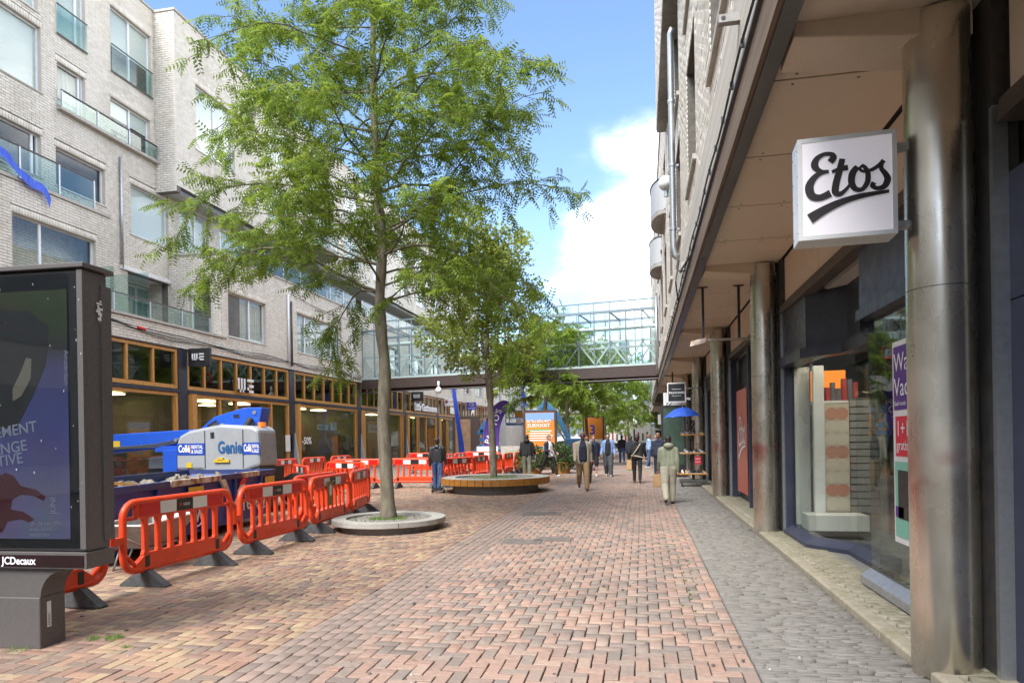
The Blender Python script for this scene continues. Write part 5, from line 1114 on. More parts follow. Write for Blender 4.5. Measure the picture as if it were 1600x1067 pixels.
# background locusts down the street
bgs = [(-5.3, 37.5, 8.2, 2.9, 0, 'locust tree standing beside the orange map panel, nearest of the background trees'), (-5.1, 47, 9.3, 3.4, 1, 'taller locust tree in the middle of the background group'), (-4.1, 51, 9.0, 3.6, 2, 'wide locust tree just left of the people walking'), (-3.2, 60, 9.5, 4.0, 3, 'pale green locust tree behind the walking people'),
       (-1.4, 72, 10.5, 4.2, 4, 'farthest locust tree near the white truck'), (-8.6, 66, 9, 3.6, 5, 'locust tree behind the blue aerial platform'), (.3, 92, 9.5, 3.4, 6, 'small tree at the end of the arcade')]
for (x, y, h, r_, sd_, lab) in bgs:
    b0 = (x, y, -.02); tk = smooth_path([(x, y, -.05), (x+.05, y, 1.5), (x-.03, y, 3), (x+.06, y, h*.55), (x, y, h*.8), (x, y, h)], 3); rr_ = [max(.02, .15*(1-p[2]/(h*1.08))**.7) for p in tk]; q = random.Random(40+sd_)
    z00 = 3.7 if y < 52 else 2.4
    lb = [(z00+(h-.5-z00)*(i/29), i*2.399+sd_, r_*q.uniform(.6, 1.05)*(1 if i < 18 else 1-(i-18)*.05)) for i in range(30)]
    tree_object('locust_tree', lab, b0, tk, rr_, grow(b0, tk, lb, 60+sd_, 2, 1.25, .12, .6, .045, rise=.34 if y < 52 else .25), pinnate(4, .34, .14, .08), leafC, group='background street trees', scale=(.9, 1.4), tw_r=.008)
# ================================================================== planters with seat rims
def planter(name, label, c, Rr, zr, th, rimw, base_r, rim_m, seg, gravel, boards=None):
    t = thing(name, label, 'planter', (c[0], c[1], 0)); cx, cy = c
    MB().lathe([(base_r-.12, zr-.02), (base_r-.12, .0), (base_r, -.03), (base_r, zr-th+.002)], 64, (cx, cy, 0)).build('base', M['concrete'], t, auto=40)
    ri = Rr-rimw
    for k in range(seg):
        a0 = 2*math.pi*k/seg+.004; a1 = 2*math.pi*(k+1)/seg-.004; n = max(2, 48//seg); b = MB(); vs = []; fs = []
        for i in range(n+1):
            a = a0+(a1-a0)*i/n; ca, sa = math.cos(a), math.sin(a)
            vs += [(cx+Rr*ca, cy+Rr*sa, zr-th), (cx+Rr*ca, cy+Rr*sa, zr), (cx+ri*ca, cy+ri*sa, zr), (cx+ri*ca, cy+ri*sa, zr-th)]
        for i in range(n): o = 4*i; fs += [(o, o+4, o+5, o+1), (o+1, o+5, o+6, o+2), (o+2, o+6, o+7, o+3), (o+3, o+7, o+4, o)]
        fs += [(0, 1, 2, 3), (4*n+3, 4*n+2, 4*n+1, 4*n)]; b.add(vs, fs); b.build('seat_segment', rim_m, t, bevel=.006)
    if boards:
        nb, bm_ = boards
        for k in range(nb):
            a0 = 2*math.pi*k/nb+.006; a1 = 2*math.pi*(k+1)/nb-.006; vs = []
            for a, rr_ in ((a0, Rr+.004), (a1, Rr+.004), (a1, Rr+.032), (a0, Rr+.032)):
                for z in (zr-th-.004, zr-.012): vs.append((cx+rr_*math.cos(a), cy+rr_*math.sin(a), z))
            MB().add(vs, [(0, 2, 3, 1), (2, 4, 5, 3), (4, 6, 7, 5), (6, 0, 1, 7), (1, 3, 5, 7), (0, 6, 4, 2)]).build('rim_board', bm_, t)
    MB().lathe([(0, zr-.05), (ri+.02, zr-.06)], 48, (cx, cy, 0)).build('soil', mat('planter_gravel', (.20, .185, .155), .95, c2=(.10, .09, .075), scale=45, bump=.8), t, fix=False)
    gs = []
    for _ in range(gravel):
        a = random.uniform(0, 6.28); r = ri*math.sqrt(random.random()); s_ = random.uniform(.018, .04); gs.append((cx+r*math.cos(a), cy+r*math.sin(a), zr-.045+random.random()*.012, s_, s_*.8, random.gauss(0, .3), random.gauss(0, .3), random.uniform(0, 3)))
    link('gravel', pieces_mesh('gravel', gs, h=.02, ch=.006), ramp_mat('gravel_tones', [(.19, .175, .145), (.30, .28, .24), (.23, .21, .18)], scale=30), t, 'stuff')
    return t
P1 = planter('planter', 'low round concrete planter seat around the near tree', (-4.72, 12.05), 1.06, .21, .095, .26, .90, mat('pale_cast_stone', (.40, .385, .345), .8, c2=(.33, .315, .28), scale=7, c3=(.22, .21, .185), s3=2, a3=.5, bump=.25), 6, 1500)
b = MB()
for (x, y, n, r) in ((-4.78, 12.1, 700, .28), (-4.95, 12.0, 260, .16), (-4.55, 12.1, 200, .16)): q = tuft(x, y, n, r, .06, .165); b.add(q.v, q.f)
o = b.build('planter_grass', gm, None, fix=False, kind='stuff'); tag(o, 'short green grass at the foot of the near tree', 'grass')
P2 = planter('planter', 'round planter with orange timber rim around the second tree', (-4.60, 20.9), 1.70, .46, .20, .42, 1.36, MATS['pale_cast_stone'], 8, 500, boards=(44, mat('orange_timber', (.47, .21, .035), .5, c2=(.36, .15, .025), scale=8, stretch=(1, 1, 6), c3=(.12, .06, .02), s3=3, a3=.45)))
b = MB(); q = tuft(-4.7, 21.1, 900, .8, .06, .41); b.add(q.v, q.f); o = b.build('planter_grass', gm, None, fix=False, kind='stuff'); tag(o, 'thin green grass inside the timber-rimmed planter', 'grass')

# ================================================================== advertising panels
anth = mat('anthracite_metal', (.125, .113, .108), .45, .15, c2=(.108, .098, .094), scale=30, c3=(.13, .12, .115), s3=3, a3=.2)
AD = thing('advert_panel', 'dark free-standing advertising panel at the left edge of the street', 'advert panel', (-5.06, 4.76, 0), R(2))
def al(): return local(AD, MB())
x0, x1, y0, y1 = -.72, .67, -.145, .135; zb, zt = .80, 3.07
al().box(x0, x1, y0+.02, y1-.02, zb, zt).build('housing', anth, AD, bevel=.01)
al().box(x1-.045, x1+.005, y0-.01, y0+.018, zb+.02, zt-.01).build('door_edge', anth, AD); al().box(x0-.005, x0+.045, y0-.01, y0+.018, zb+.02, zt-.01).build('door_edge', anth, AD)
al().box(x1+.001, x1+.012, .04, y1+.015, zb+.06, zt-.10).build('side_rib', anth, AD); al().box(x0-.03, x1+.03, y0-.03, y1+.03, zt+.005, zt+.045).build('cap', anth, AD, bevel=.006)
al().box(x0-.01, x1+.01, y0-.012, y1+.012, zb-.14, zb-.006).build('base_trim', anth, AD, bevel=.004); al().box(x0+.02, x1-.012, y0-.018, y0-.0125, zb-.125, zb-.03).build('trim_plate', mat('dark_red_plate', (.02, .008, .009), .2), AD)
al().box(x0+.046, x1-.046, y0+.004, y0+.0195, zb+.03, zt-.03).build('black_surround', mat('black_surround', (.008, .009, .010), .35), AD)
def poster_mat():
    m = bpy.data.materials.new('festival_poster'); m.use_nodes = True; t = m.node_tree; L = t.links.new; b = t.nodes['Principled BSDF']; b.inputs['Roughness'].default_value = .5
    g_ = t.nodes.new('ShaderNodeNewGeometry'); sp_ = t.nodes.new('ShaderNodeSeparateXYZ'); L(g_.outputs['Position'], sp_.inputs[0])
    rp = t.nodes.new('ShaderNodeValToRGB'); mr = t.nodes.new('ShaderNodeMapRange'); L(sp_.outputs['Z'], mr.inputs[0]); mr.inputs[1].default_value = .95; mr.inputs[2].default_value = 2.9; L(mr.outputs[0], rp.inputs[0])
    e = rp.color_ramp.elements; e[0].color = (.11, .10, .19, 1); e[1].position = 1; e[1].color = (.035, .045, .014, 1)
    for p, c in ((.18, (.12, .08, .16)), (.33, (.075, .06, .15)), (.48, (.045, .052, .14)), (.68, (.045, .05, .12)), (.76, (.022, .02, .022)), (.86, (.025, .035, .01))): x = e.new(p); x.color = (*c, 1)
    n = t.nodes.new('ShaderNodeTexNoise'); n.inputs['Scale'].default_value = 2.5; L(g_.outputs['Position'], n.inputs['Vector']); mx = t.nodes.new('ShaderNodeMix'); mx.data_type = 'RGBA'; mx.blend_type = 'OVERLAY'; mx.inputs[0].default_value = .4; L(rp.outputs[0], mx.inputs[6]); L(n.outputs['Color'], mx.inputs[7]); L(mx.outputs[2], b.inputs['Base Color'])
    L(mx.outputs[2], b.inputs['Emission Color']); b.inputs['Emission Strength'].default_value = .03; return m
al().box(x0+.14, x1-.14, y0-.002, y0+.003, zb+.10, zt-.16).build('poster', poster_mat(), AD)
dk = mat('poster_dark', (.018, .018, .016), .5); pz = y0-.0025
b = al(); b.prism([(x0+.14, 1.75), (.05, 1.80), (.20, 2.05), (.33, 2.30), (.36, 2.62), (.18, 2.75), (x0+.14, 2.80)], 1, pz-.0008, pz); b.build('poster_figure', dk, AD)
b = al(); b.prism([(.02, 2.02), (.10, 2.06), (.19, 2.20), (.20, 2.36), (.15, 2.37), (.10, 2.26), (.02, 2.12)], 1, pz-.0020, pz-.0012); b.build('poster_hand', mat('poster_pale', (.16, .14, .10), .5), AD)
b = al(); b.prism([(x0+.15, .95), (-.1, .95), (-.05, 1.04), (.08, 1.06), (.16, 1.03), (.2, 1.06), (.1, 1.12), (-.02, 1.14), (.0, 1.22), (.08, 1.26), (.2, 1.25), (.29, 1.21), (.31, 1.24), (.22, 1.30), (.08, 1.33), (.02, 1.41), (-.06, 1.44), (-.14, 1.40), (-.22, 1.30), (x0+.15, 1.2)], 1, pz-.0020, pz-.0012); b.build('poster_dancer', mat('poster_red', (.06, .01, .014), .5), AD)
Rm = AD.matrix_basis.to_3x3(); rv = Rm @ Vector((1, 0, 0)); Wp = lambda x, y, z: AD.matrix_basis @ Vector((x, y, z)); pt = mat('poster_text', (.26, .27, .32), .5)
up_t = (Vector((0, 0, 1))-rv*.12)
for s_, x, z, sz in (('MOVEMENT', -.42, 1.68, .125), ('CHANGE', -.36, 1.55, .125), ('PERSPECTIVE', -.60, 1.42, .125)): text(s_, sz, Wp(x, pz-.003, z), rv+Vector((0, 0, .14)), up_t, pt, AD, ext=.0003, bold=.001)
text('Amsterdam', .06, Wp(.50, pz-.003, 2.42), (0, 0, -1), rv, pt, AD, ext=.0003); text('JUNI', .07, Wp(.40, pz-.003, 1.10), (0, 0, 1), -rv, pt, AD, ext=.0003)
for s_, z in (('25 - 28 june 2026', 1.01), ('www.festival.nl', .965), ('amsterdam', .92)): text(s_, .042, Wp(.16, pz-.003, z), rv, (0, 0, 1), pt, AD, ext=.0003)
text('JCDecaux', .085, Wp(-.09, y0-.019, zb-.105), rv, (0, 0, 1), wtx, AD, ext=.0005, bold=.002, sx=.9)
al().box(x0+.046, x1-.046, y0-.012, y0-.008, zb+.03, zt-.03).build('door_glass', G['screen_glass'], AD)
b = al(); b.box(-.22, .22, -.13, .13, -.01, .42); b.build('foot', anth, AD, bevel=.012)
b = al(); n = 8
pr = [(-.22, .42), (.22, .42)]+[(.22+.24*(1-math.cos(a)), .42+.24*math.sin(a)) for a in np.linspace(0, math.pi/2, n)]+[(-.46, .66)]; pr = [(-.22, .421), (.22, .421)]+[(.22+.22*(1-math.cos(a)), .42+.22*math.sin(a)) for a in np.linspace(.1, math.pi/2, n)]+[(.5, .658), (-.5, .658), (-.44, .64)]
b.prism(pr, 1, -.12, .12); b.build('foot_neck', anth, AD)
al().box(.2205, .2225, -.06, -.02, .16, .37).build('serial_label', M['white'], AD); text('AP00071', .03, Wp(.2235, -.03, .17), (0, 0, 1), Rm @ Vector((0, -1, 0)), M['black'], AD, ext=.0003)
b = al()
for _ in range(22):
    z = random.uniform(1.0, 3.0); x = random.uniform(.48, .67) if random.random() < .55 else random.uniform(-.3, .5); s_ = random.uniform(.0015, .005); b.cyl((x, y0-.0125, z), (x, y0-.0135, z-random.uniform(.002, .02)), s_, s_*.5, n=5)
for k in range(9): b.box(x1+.0125, x1+.0132, .0+random.uniform(-.02, .03), .035+random.uniform(-.02, .03), 2.83-k*.022, 2.842-k*.02)
b.build('bird_droppings', M['white'], AD, kind='stuff')
def small_ad(x, y, w_, h, zb_, m_, lab, txt):
    t = thing('poster_panel', lab, 'advert panel', (x, y, 0)); MB().box(x-w_/2, x+w_/2, y, y+.2, zb_, zb_+h).build('housing', M['brown'], t); MB().box(x-.25, x+.25, y+.03, y+.17, -.02, zb_).build('foot', M['brown'], t)
    MB().box(x-w_/2+.12, x+w_/2-.12, y-.008, y-.002, zb_+.12, zb_+h-.12).build('poster', m_, t)
    for (s_, sz, dx, z, mm) in txt: text(s_, sz, (x+dx, y-.012, z), (1, 0, 0), (0, 0, 1), mm, t, ext=.001, bold=sz*.02)
    return t
org = mat('orange_poster', (.62, .17, .025), .5, c2=(.66, .25, .035), scale=.8); skyb = mat('poster_blue', (.20, .35, .62), .5)
t = small_ad(-5.2, 34.6, 1.75, 2.35, .75, org, 'orange and blue map poster panel behind the man in the black hoodie', (('AMSTERDAM', .22, -.70, 2.48, wtx), ('ZUIDOOST', .24, -.68, 2.24, wtx)))
MB().box(-5.95, -4.45, 34.586, 34.591, 2.60, 2.96).build('poster_sky', skyb, t)
for k in range(5): MB().box(-5.75, -4.65+.06*(k % 3), 34.586, 34.590, 1.52+k*.12, 1.57+k*.12).build('text_line', wtx, t)
MB().box(-5.4, -4.9, 34.584, 34.590, 1.1, 1.22).build('printed_car', skyb, t); MB().box(-5.9, -5.7, 34.584, 34.590, 2.0, 2.08).box(-5.65, -4.75, 34.584, 34.590, 2.06, 2.12).build('printed_label', mat('poster_green', (.1, .4, .1), .5), t)
t = small_ad(-3.9, 55.5, 1.75, 2.9, .5, org, 'orange poster panel with a large numeral behind the walking group', (('3', 1.1, -.35, 1.9, MATS['royal_blue_sign']),)); MB().box(-4.6, -3.2, 55.488, 55.491, .9, 1.5).build('white_band', wtx, t)
t = small_ad(-15.2, 60.5, 1.6, 2.5, .4, org, 'orange poster panel near the left shops behind the blue flag', ())

# ================================================================== red barriers
orange_pl = mat('orange_plastic', (.84, .066, .013), .42, c2=(.76, .055, .011), scale=5, c3=(.48, .085, .035), s3=5, a3=.5, coat=.1); redref = mat('red_reflector', (.62, .015, .012), .25); whref = mat('white_reflector', (.74, .74, .70), .3, c2=(.66, .66, .62), scale=9); blkpl = mat('black_plate', (.02, .018, .018), .4)
BW, BZ0, BZ1 = 2.0, .17, 1.03
def rrect(x0, x1, z0, z1, r, n=5):
    out = []
    for (cx, cz, a) in ((x1-r, z1-r, 0), (x0+r, z1-r, 90), (x0+r, z0+r, 180), (x1-r, z0+r, 270)):
        for i in range(n+1): q = R(a+90*i/n); out.append((cx+r*math.cos(q), cz+r*math.sin(q)))
    return out
def make_barrier():
    t = thing('barrier', 'x', 'barrier', (0, 0, 0)); h = BW/2
    MB().tube([(p[0], 0, p[1]) for p in rrect(-h+.03, h-.03, BZ0+.04, BZ1-.04, .17)], .041, 8, True).build('outer_frame', orange_pl, t, smooth=True)
    b = MB(); b.prism([(-h+.30, BZ1-.235), (h-.30, BZ1-.235), (h-.22, BZ1-.215), (h-.22, BZ1-.05), (-h+.22, BZ1-.05), (-h+.22, BZ1-.215)], 1, -.03, .03); b.build('top_band', orange_pl, t, bevel=.012)
    b = MB(); b.prism([(-h+.16, BZ0+.03), (h-.16, BZ0+.03), (h-.20, BZ0+.12), (h-.36, BZ0+.225), (-h+.36, BZ0+.225), (-h+.20, BZ0+.12)], 1, -.032, .032); b.build('bottom_band', orange_pl, t, bevel=.012)
    n = 7
    for i in range(n):
        x = -h+.36+(BW-.72)*i/(n-1); b = MB()
        b.prism([(x-.055, BZ0+.20), (x+.055, BZ0+.20), (x+.034, BZ0+.26), (x+.034, BZ1-.29), (x+.055, BZ1-.22), (x-.055, BZ1-.22), (x-.034, BZ1-.29), (x-.034, BZ0+.26)], 1, -.026, .026); b.build('slat', orange_pl, t, bevel=.01)
    for s_ in (-1, 1):
        b = MB(); xs = s_*(h-.215); b.tube([(xs, 0, BZ1-.06), (xs, 0, BZ1-.24)], .026, 6); b.tube([(xs, 0, BZ1-.22), (s_*(h-.05), 0, BZ1-.22)], .026, 6); b.tube([(s_*(h-.30), 0, BZ0+.16), (s_*(h-.2), 0, BZ0+.1), (s_*(h-.07), 0, BZ0+.22)], .03, 6); b.build('corner_brace', orange_pl, t, smooth=True)
        b = MB(); b.box(-h-.13, -h+.02, -.03, .03, .54, .62) if s_ < 0 else b.tube([(h-.03, 0, .84), (h+.05, 0, .80), (h+.085, 0, .72), (h+.085, 0, .50)], .026, 6); b.build('coupling', orange_pl, t)
        f_ = MB(); x = s_*(h-.36); f_.box(x-.035, x+.035, -.036, .036, BZ0+.02, BZ0+.19); f_.build('foot_clip', blkpl, t)
        f_ = MB(); f_.add([(x-.055, -.31, .0), (x+.055, -.31, .0), (x+.055, .31, .0), (x-.055, .31, .0), (x-.055, -.31, .02), (x+.055, -.31, .02), (x+.055, .31, .02), (x-.055, .31, .02), (x-.045, -.07, BZ0+.02), (x+.045, -.07, BZ0+.02), (x+.045, .07, BZ0+.02), (x-.045, .07, BZ0+.02)], [(3, 2, 1, 0), (0, 1, 5, 4), (1, 2, 6, 5), (2, 3, 7, 6), (3, 0, 4, 7), (4, 5, 9, 8), (5, 6, 10, 9), (6, 7, 11, 10), (7, 4, 8, 11), (8, 9, 10, 11)]); f_.build('foot', M['rubber'], t, bevel=.006)
    for y in (-.0325, .0325):
        for (a, b_, m_) in ((-h+.25, -.42, redref), (-.42, -.14, whref), (-.14, .16, blkpl), (.16, .44, whref), (.44, h-.25, redref)):
            s_ = 1 if y > 0 else -1; MB().box(a+.002, b_-.002, min(y, y+s_*.003), max(y, y+s_*.003), BZ1-.205, BZ1-.06).build('reflector', m_, t)
    text('HEDE', .05, (-.02, -.0362, BZ1-.15), (1, 0, 0), (0, 0, 1), whref, t, ext=.0004); MB().cyl((-.075, -.0362, BZ1-.13), (-.075, -.0372, BZ1-.13), .022, n=12).build('logo', redref, t)
    return t
bar0 = make_barrier()
brs = [  # x, y, heading of the panel (deg from +Y, tilting left), label
 (-5.72, 5.28, -2, 'orange plastic barrier half hidden behind the advertising panel'),
 (-5.70, 7.52, -1, 'nearest fully visible orange plastic barrier, in front of the wheelbarrow'),
 (-5.70, 9.72, 0, 'orange plastic barrier second from the advertising panel, in front of the skip end'),
 (-5.85, 11.95, 5, 'orange plastic barrier just left of the round concrete planter, with a brown label'),
 (-6.2, 14.1, 12, 'orange plastic barrier directly behind the near tree trunk'),
 (-6.35, 12.3, 4, 'orange plastic barrier standing close behind the labelled barrier'),
 (-7.0, 15.6, 22, 'orange plastic barrier in the second row behind the near tree'),
 (-9.2, 17.0, 40, 'orange plastic barrier set askew behind the boom lift'),
 (-9.0, 19.4, 62, 'orange plastic barrier turned nearly across, in the middle of the works area'),
 (-12.6, 20.4, -8, 'orange plastic barrier right behind the boom lift engine cover'),
 (-13.3, 23.4, 4, 'orange plastic barrier along the shop window with the sale print'),
 (-13.3, 25.7, 0, 'orange plastic barrier along the shop window, second beyond the boom lift'),
 (-13.2, 28.0, 0, 'orange plastic barrier along the shop window, third beyond the boom lift'),
 (-7.75, 22.3, 88, 'orange plastic barrier standing square to the camera left of the leather-jacket man'),
 (-9.85, 22.2, 90, 'orange plastic barrier square to the camera, far left behind the near trunk'),
 (-6.35, 22.9, -18, 'orange plastic barrier just right of the leather-jacket man'),
 (-6.1, 25.1, -4, 'orange plastic barrier behind the second tree, left of its trunk'),
 (-5.95, 27.2, -2, 'orange plastic barrier directly behind the second tree trunk'),
 (-5.85, 29.3, 0, 'orange plastic barrier right of the second tree trunk'),
 (-5.8, 31.4, 2, 'orange plastic barrier at the right end of the barrier line, behind the black hoodie'),
 (-8.2, 26.5, 6, 'orange plastic barrier in the rear row behind the second planter, nearest'),
 (-8.4, 28.7, 4, 'orange plastic barrier in the rear row behind the second planter, second'),
 (-8.5, 30.9, 0, 'orange plastic barrier in the rear row behind the second planter, third'),
 (-10.5, 31.8, 88, 'orange plastic barrier across the back of the works area by the blue flag'),
 (-8.0, 33.2, 88, 'orange plastic barrier across the back of the works area by the sandwich boards')]
for i, (x, y, hd, lab) in enumerate(brs):
    o = bar0 if i == 0 else copy_tree(bar0)
    o.matrix_basis = Matrix.Translation((x, y, 0)) @ Matrix.Rotation(R(90+hd), 4, 'Z'); tag(o, lab, 'barrier', 'red plastic work barriers')
t = thing('barrier_label', 'brown label sheet with a white oval tied to a barrier beside the planter', 'label', (-5.78, 11.9, .5)); 
q = Matrix.Translation((-5.815, 11.75, .78)) @ Matrix.Rotation(R(95), 4, 'Z')
MB(None, q).box(-.14, .14, -.05, -.042, -.32, .12).build('sheet', mat('brown_label', (.26, .13, .03), .6), t); b = MB(None, q); b.add([(.07*math.cos(a), -.055, -.04+.11*math.sin(a)) for a in np.linspace(0, 6.28, 17)[:-1]], [tuple(range(16))]); b.build('oval', whref, t, fix=False)

# ================================================================== skip
SK = thing('waste_skip', 'blue steel waste skip with rust-stained white rim behind the barriers', 'skip', (-8.35, 10.3, 0), R(9))
skb = mat('skip_blue', (.016, .045, .22), .45, c2=(.022, .06, .28), scale=3, c3=(.05, .035, .03), s3=3, a3=.45); rim_m = mat('skip_rim', (.60, .55, .45), .6, c2=(.28, .12, .03), scale=5, lo=.45, hi=.6, stretch=(1, 1.2, 1)); rim2 = mat('skip_rim_blue', (.03, .05, .17), .5, c2=(.09, .075, .06), scale=4, lo=.5, hi=.7)
def sl2(): return local(SK, MB())
hx, hy = .95, 2.95
b = sl2(); b.add([(hx-.03, -hy+.35, .16), (hx, hy-.35, .16), (-hx, hy-.35, .16), (-hx+.03, -hy+.35, .16), (hx, -hy, 1.02), (hx, hy, 1.02), (-hx, hy, 1.02), (-hx, -hy, 1.02)], [(0, 1, 5, 4), (1, 2, 6, 5), (2, 3, 7, 6), (3, 0, 4, 7), (3, 2, 1, 0)]); o = b.build('body', skb, SK); sm_ = o.modifiers.new('thick', 'SOLIDIFY'); sm_.thickness = .02
for k in range(7):
    y = -hy+k*(2*hy)/7; b = sl2(); b.box(hx-.03, hx+.05, y+.01, y+2*hy/7-.01, .98, 1.08); b.build('rim_length', rim_m if k in (2, 3, 5) else rim2, SK, bevel=.008)
b = sl2(); b.box(-hx-.05, -hx+.03, -hy, hy, .98, 1.08).box(-hx, hx, hy-.03, hy+.05, .98, 1.08).box(-hx, hx, -hy-.05, -hy+.03, .98, 1.08); b.build('rim_far', rim2, SK)
for y in (-1.6, -.3, 1.0, 2.2): sl2().box(hx-.01, hx+.05, y-.04, y+.04, .2, .97).build('rib', skb, SK)
b = sl2(); b.add([(hx+.02, .35, 1.0), (hx+.06, .35, 1.0), (hx+.06, .55, 1.0), (hx+.02, .55, 1.0), (hx+.05, .55, .72), (hx+.09, .55, .72), (hx+.09, .70, .72), (hx+.05, .70, .72)], [(3, 2, 1, 0), (4, 5, 6, 7), (0, 1, 5, 4), (1, 2, 6, 5), (2, 3, 7, 6), (3, 0, 4, 7)]); b.build('lifting_lug', rim_m, SK)
yel = mat('yellow_label', (.62, .42, .03), .5); 
for y in (-.75, 2.35): sl2().box(hx+.052, hx+.056, y, y+.5, .74, .94).build('warning_label', yel, SK)
for k in range(6): 
    b = sl2(); y = .62+k*.10; b.add([(hx+.053+.0005*k, y, .25+.12*k), (hx+.053+.0005*k, y+.22, .25+.12*k), (hx+.053+.0005*k, y+.38, .38+.12*k), (hx+.053+.0005*k, y+.16, .38+.12*k)], [(0, 1, 2, 3)]); b.build('hazard_stripe', redref if k % 2 else whref, SK, fix=False)
Sw = lambda x, y, z: SK.matrix_basis @ Vector((x, y, z)); sv = SK.matrix_basis.to_3x3() @ Vector((0, 1, 0))
for y in (-1.35, 1.25):
    text('renewi', .42, Sw(hx+.06, y, .36), sv, (0, 0, 1), whref, SK, ext=.001, bold=.006)
    pts = [Sw(hx+.06, y+.85+.27*math.cos(a), .55+.27*math.sin(a)) for a in np.linspace(.4, 5.4, 22)]; MB().tube(pts, .014, 5).build('emblem', whref, SK)
text('1062', .16, Sw(hx+.06, -2.35, .78), sv, (0, 0, 1), whref, SK, ext=.001)
# rubble and timber offcuts inside
b = sl2(); n = 26; m_ = 12; vs = []; fs = []
for i in range(n+1):
    for j in range(m_+1):
        y = -hy+.1+(2*hy-.2)*i/n; x = -hx+.08+(2*hx-.16)*j/m_; vs.append((x, y, .84+.12*math.sin(i*.9+j)*random.random()+.10*random.random()-.08*(abs(i-n/2)/n)))
for i in range(n):
    for j in range(m_): o_ = i*(m_+1)+j; fs.append((o_, o_+1, o_+m_+2, o_+m_+1))
b.add(vs, fs); o = b.build('rubble', mat('rubble_heap', (.20, .17, .13), .95, c2=(.10, .085, .07), scale=7, bump=.8), None, fix=False, kind='stuff'); tag(o, 'grey rubble heaped inside the blue skip', 'rubble')
for k, (y, a, l, z, lab) in enumerate(((-2.5, 25, 1.9, 1.16, 'long pale timber plank sticking out at the left end of the skip'), (-1.9, -15, 1.5, 1.12, 'short timber offcut on the rubble, second from the left'), (-2.2, 50, 1.3, 1.10, 'crossed timber offcut lying under the long plank'))):
    q = SK.matrix_basis @ Matrix.Translation((.2, y, z)) @ Matrix.Rotation(R(a+60), 4, 'Z') @ Matrix.Rotation(R(8), 4, 'Y'); o = MB(None, q).box(-l/2, l/2, -.07, .07, -.02, .02).build('timber_plank', M['wood']); tag(o, lab, 'plank', 'timber offcuts in the skip')
gs = []
for _ in range(120): gs.append((random.uniform(-.8, .8), random.uniform(-2.7, 2.7), .93+random.random()*.09, random.uniform(.05, .18), random.uniform(.04, .12), random.gauss(0, .4), random.gauss(0, .4), random.uniform(0, 3)))
me = pieces_mesh('rubble_chunks', gs, h=.07, ch=.01); me.transform(SK.matrix_basis); o = link('rubble_chunks', me, ramp_mat('rubble_tones', [(.24, .21, .17), (.14, .12, .10), (.28, .25, .20), (.17, .11, .08)]), None, 'stuff'); tag(o, 'broken brick and concrete chunks on top of the skip load', 'rubble')

# ================================================================== wheelbarrow
WB = thing('wheelbarrow', 'grey steel wheelbarrow standing between the barriers and the skip', 'wheelbarrow', (-6.55, 8.0, 0), R(95)); galv = mat('dull_galvanised', (.36, .36, .35), .5, .4, c2=(.27, .265, .25), scale=8, c3=(.24, .16, .1), s3=5, a3=.4)
wl = lambda: local(WB, MB())
b = wl(); b.add([(-.35, -.2, .30), (.30, -.2, .36), (.30, .2, .36), (-.35, .2, .30), (-.62, -.33, .62), (.52, -.33, .66), (.52, .33, .66), (-.62, .33, .62)], [(3, 2, 1, 0), (0, 1, 5, 4), (1, 2, 6, 5), (2, 3, 7, 6), (3, 0, 4, 7)]); o = b.build('tray', galv, WB); q = o.modifiers.new('thick', 'SOLIDIFY'); q.thickness = .012
wl().tube([(-.62, -.33, .63), (.52, -.33, .67), (.52, .33, .67), (-.62, .33, .63)], .014, 6, True).build('tray_rim', whref, WB)
for s_ in (-1, 1): wl().tube([(.62, s_*.06, .20), (.3, s_*.17, .31), (-.4, s_*.24, .30), (-.95, s_*.30, .52)], .018, 8).build('handle', galv, WB, smooth=True); wl().tube([(-.3, s_*.22, .30), (-.42, s_*.24, .02), (-.2, s_*.24, .02), (-.05, s_*.2, .3)], .014, 6).build('leg', galv, WB, smooth=True)
o = wl().cyl((.62, -.04, .19), (.62, .04, .19), .19, n=24).build('wheel', M['rubber'], WB, auto=40); wl().cyl((.62, -.045, .19), (.62, .045, .19), .09, n=14).build('hub', redref, o)

# ================================================================== boom lift behind the skip
GB = thing('boom_lift', 'blue and grey telescopic boom lift parked behind the skip', 'boom lift', (-10.2, 15.0, 0)); gen = mat('lift_grey', (.36, .375, .385), .32, c2=(.33, .345, .355), scale=3, coat=.2, c3=(.27, .27, .265), s3=2.5, a3=.4); gblue = mat('lift_blue', (.018, .10, .56), .35, c2=(.015, .085, .48), scale=4, coat=.3); gtxt = mat('lift_letter_blue', (.02, .10, .26), .4)
prof = [(-11.38, .98), (-11.38, 1.62), (-11.30, 1.86), (-11.0, 1.98), (-9.9, 2.10), (-8.95, 2.04), (-8.80, 1.95), (-8.76, 1.2), (-9.0, 1.02), (-9.95, 1.02), (-10.15, .90), (-10.5, .92), (-10.6, 1.02)]
prof = [(-10.98, 1.02), (-10.98, 1.62), (-10.90, 1.84), (-10.65, 1.96), (-9.8, 2.10), (-8.95, 2.04), (-8.80, 1.95), (-8.76, 1.10), (-9.0, 1.04), (-9.35, .90), (-10.1, .90), (-10.3, 1.02)]
b = MB(); b.prism(prof, 1, 14.3, 15.1); b.build('engine_cover', gen, GB, bevel=.07)
b = MB(); b.prism([(-10.96, .72), (-10.96, 1.01), (-10.32, 1.01), (-10.12, .885), (-9.33, .885), (-8.98, 1.03), (-8.78, 1.09), (-8.78, .72), (-9.0, .62), (-10.8, .62)], 1, 14.28, 15.4); b.build('counterweight', M['black'], GB, bevel=.03)
b = MB(); b.prism([(-14.8, 1.40), (-11.0, 1.50), (-10.6, 1.62), (-10.3, 2.2), (-10.9, 2.15), (-14.8, 1.95)], 1, 15.25, 15.6)
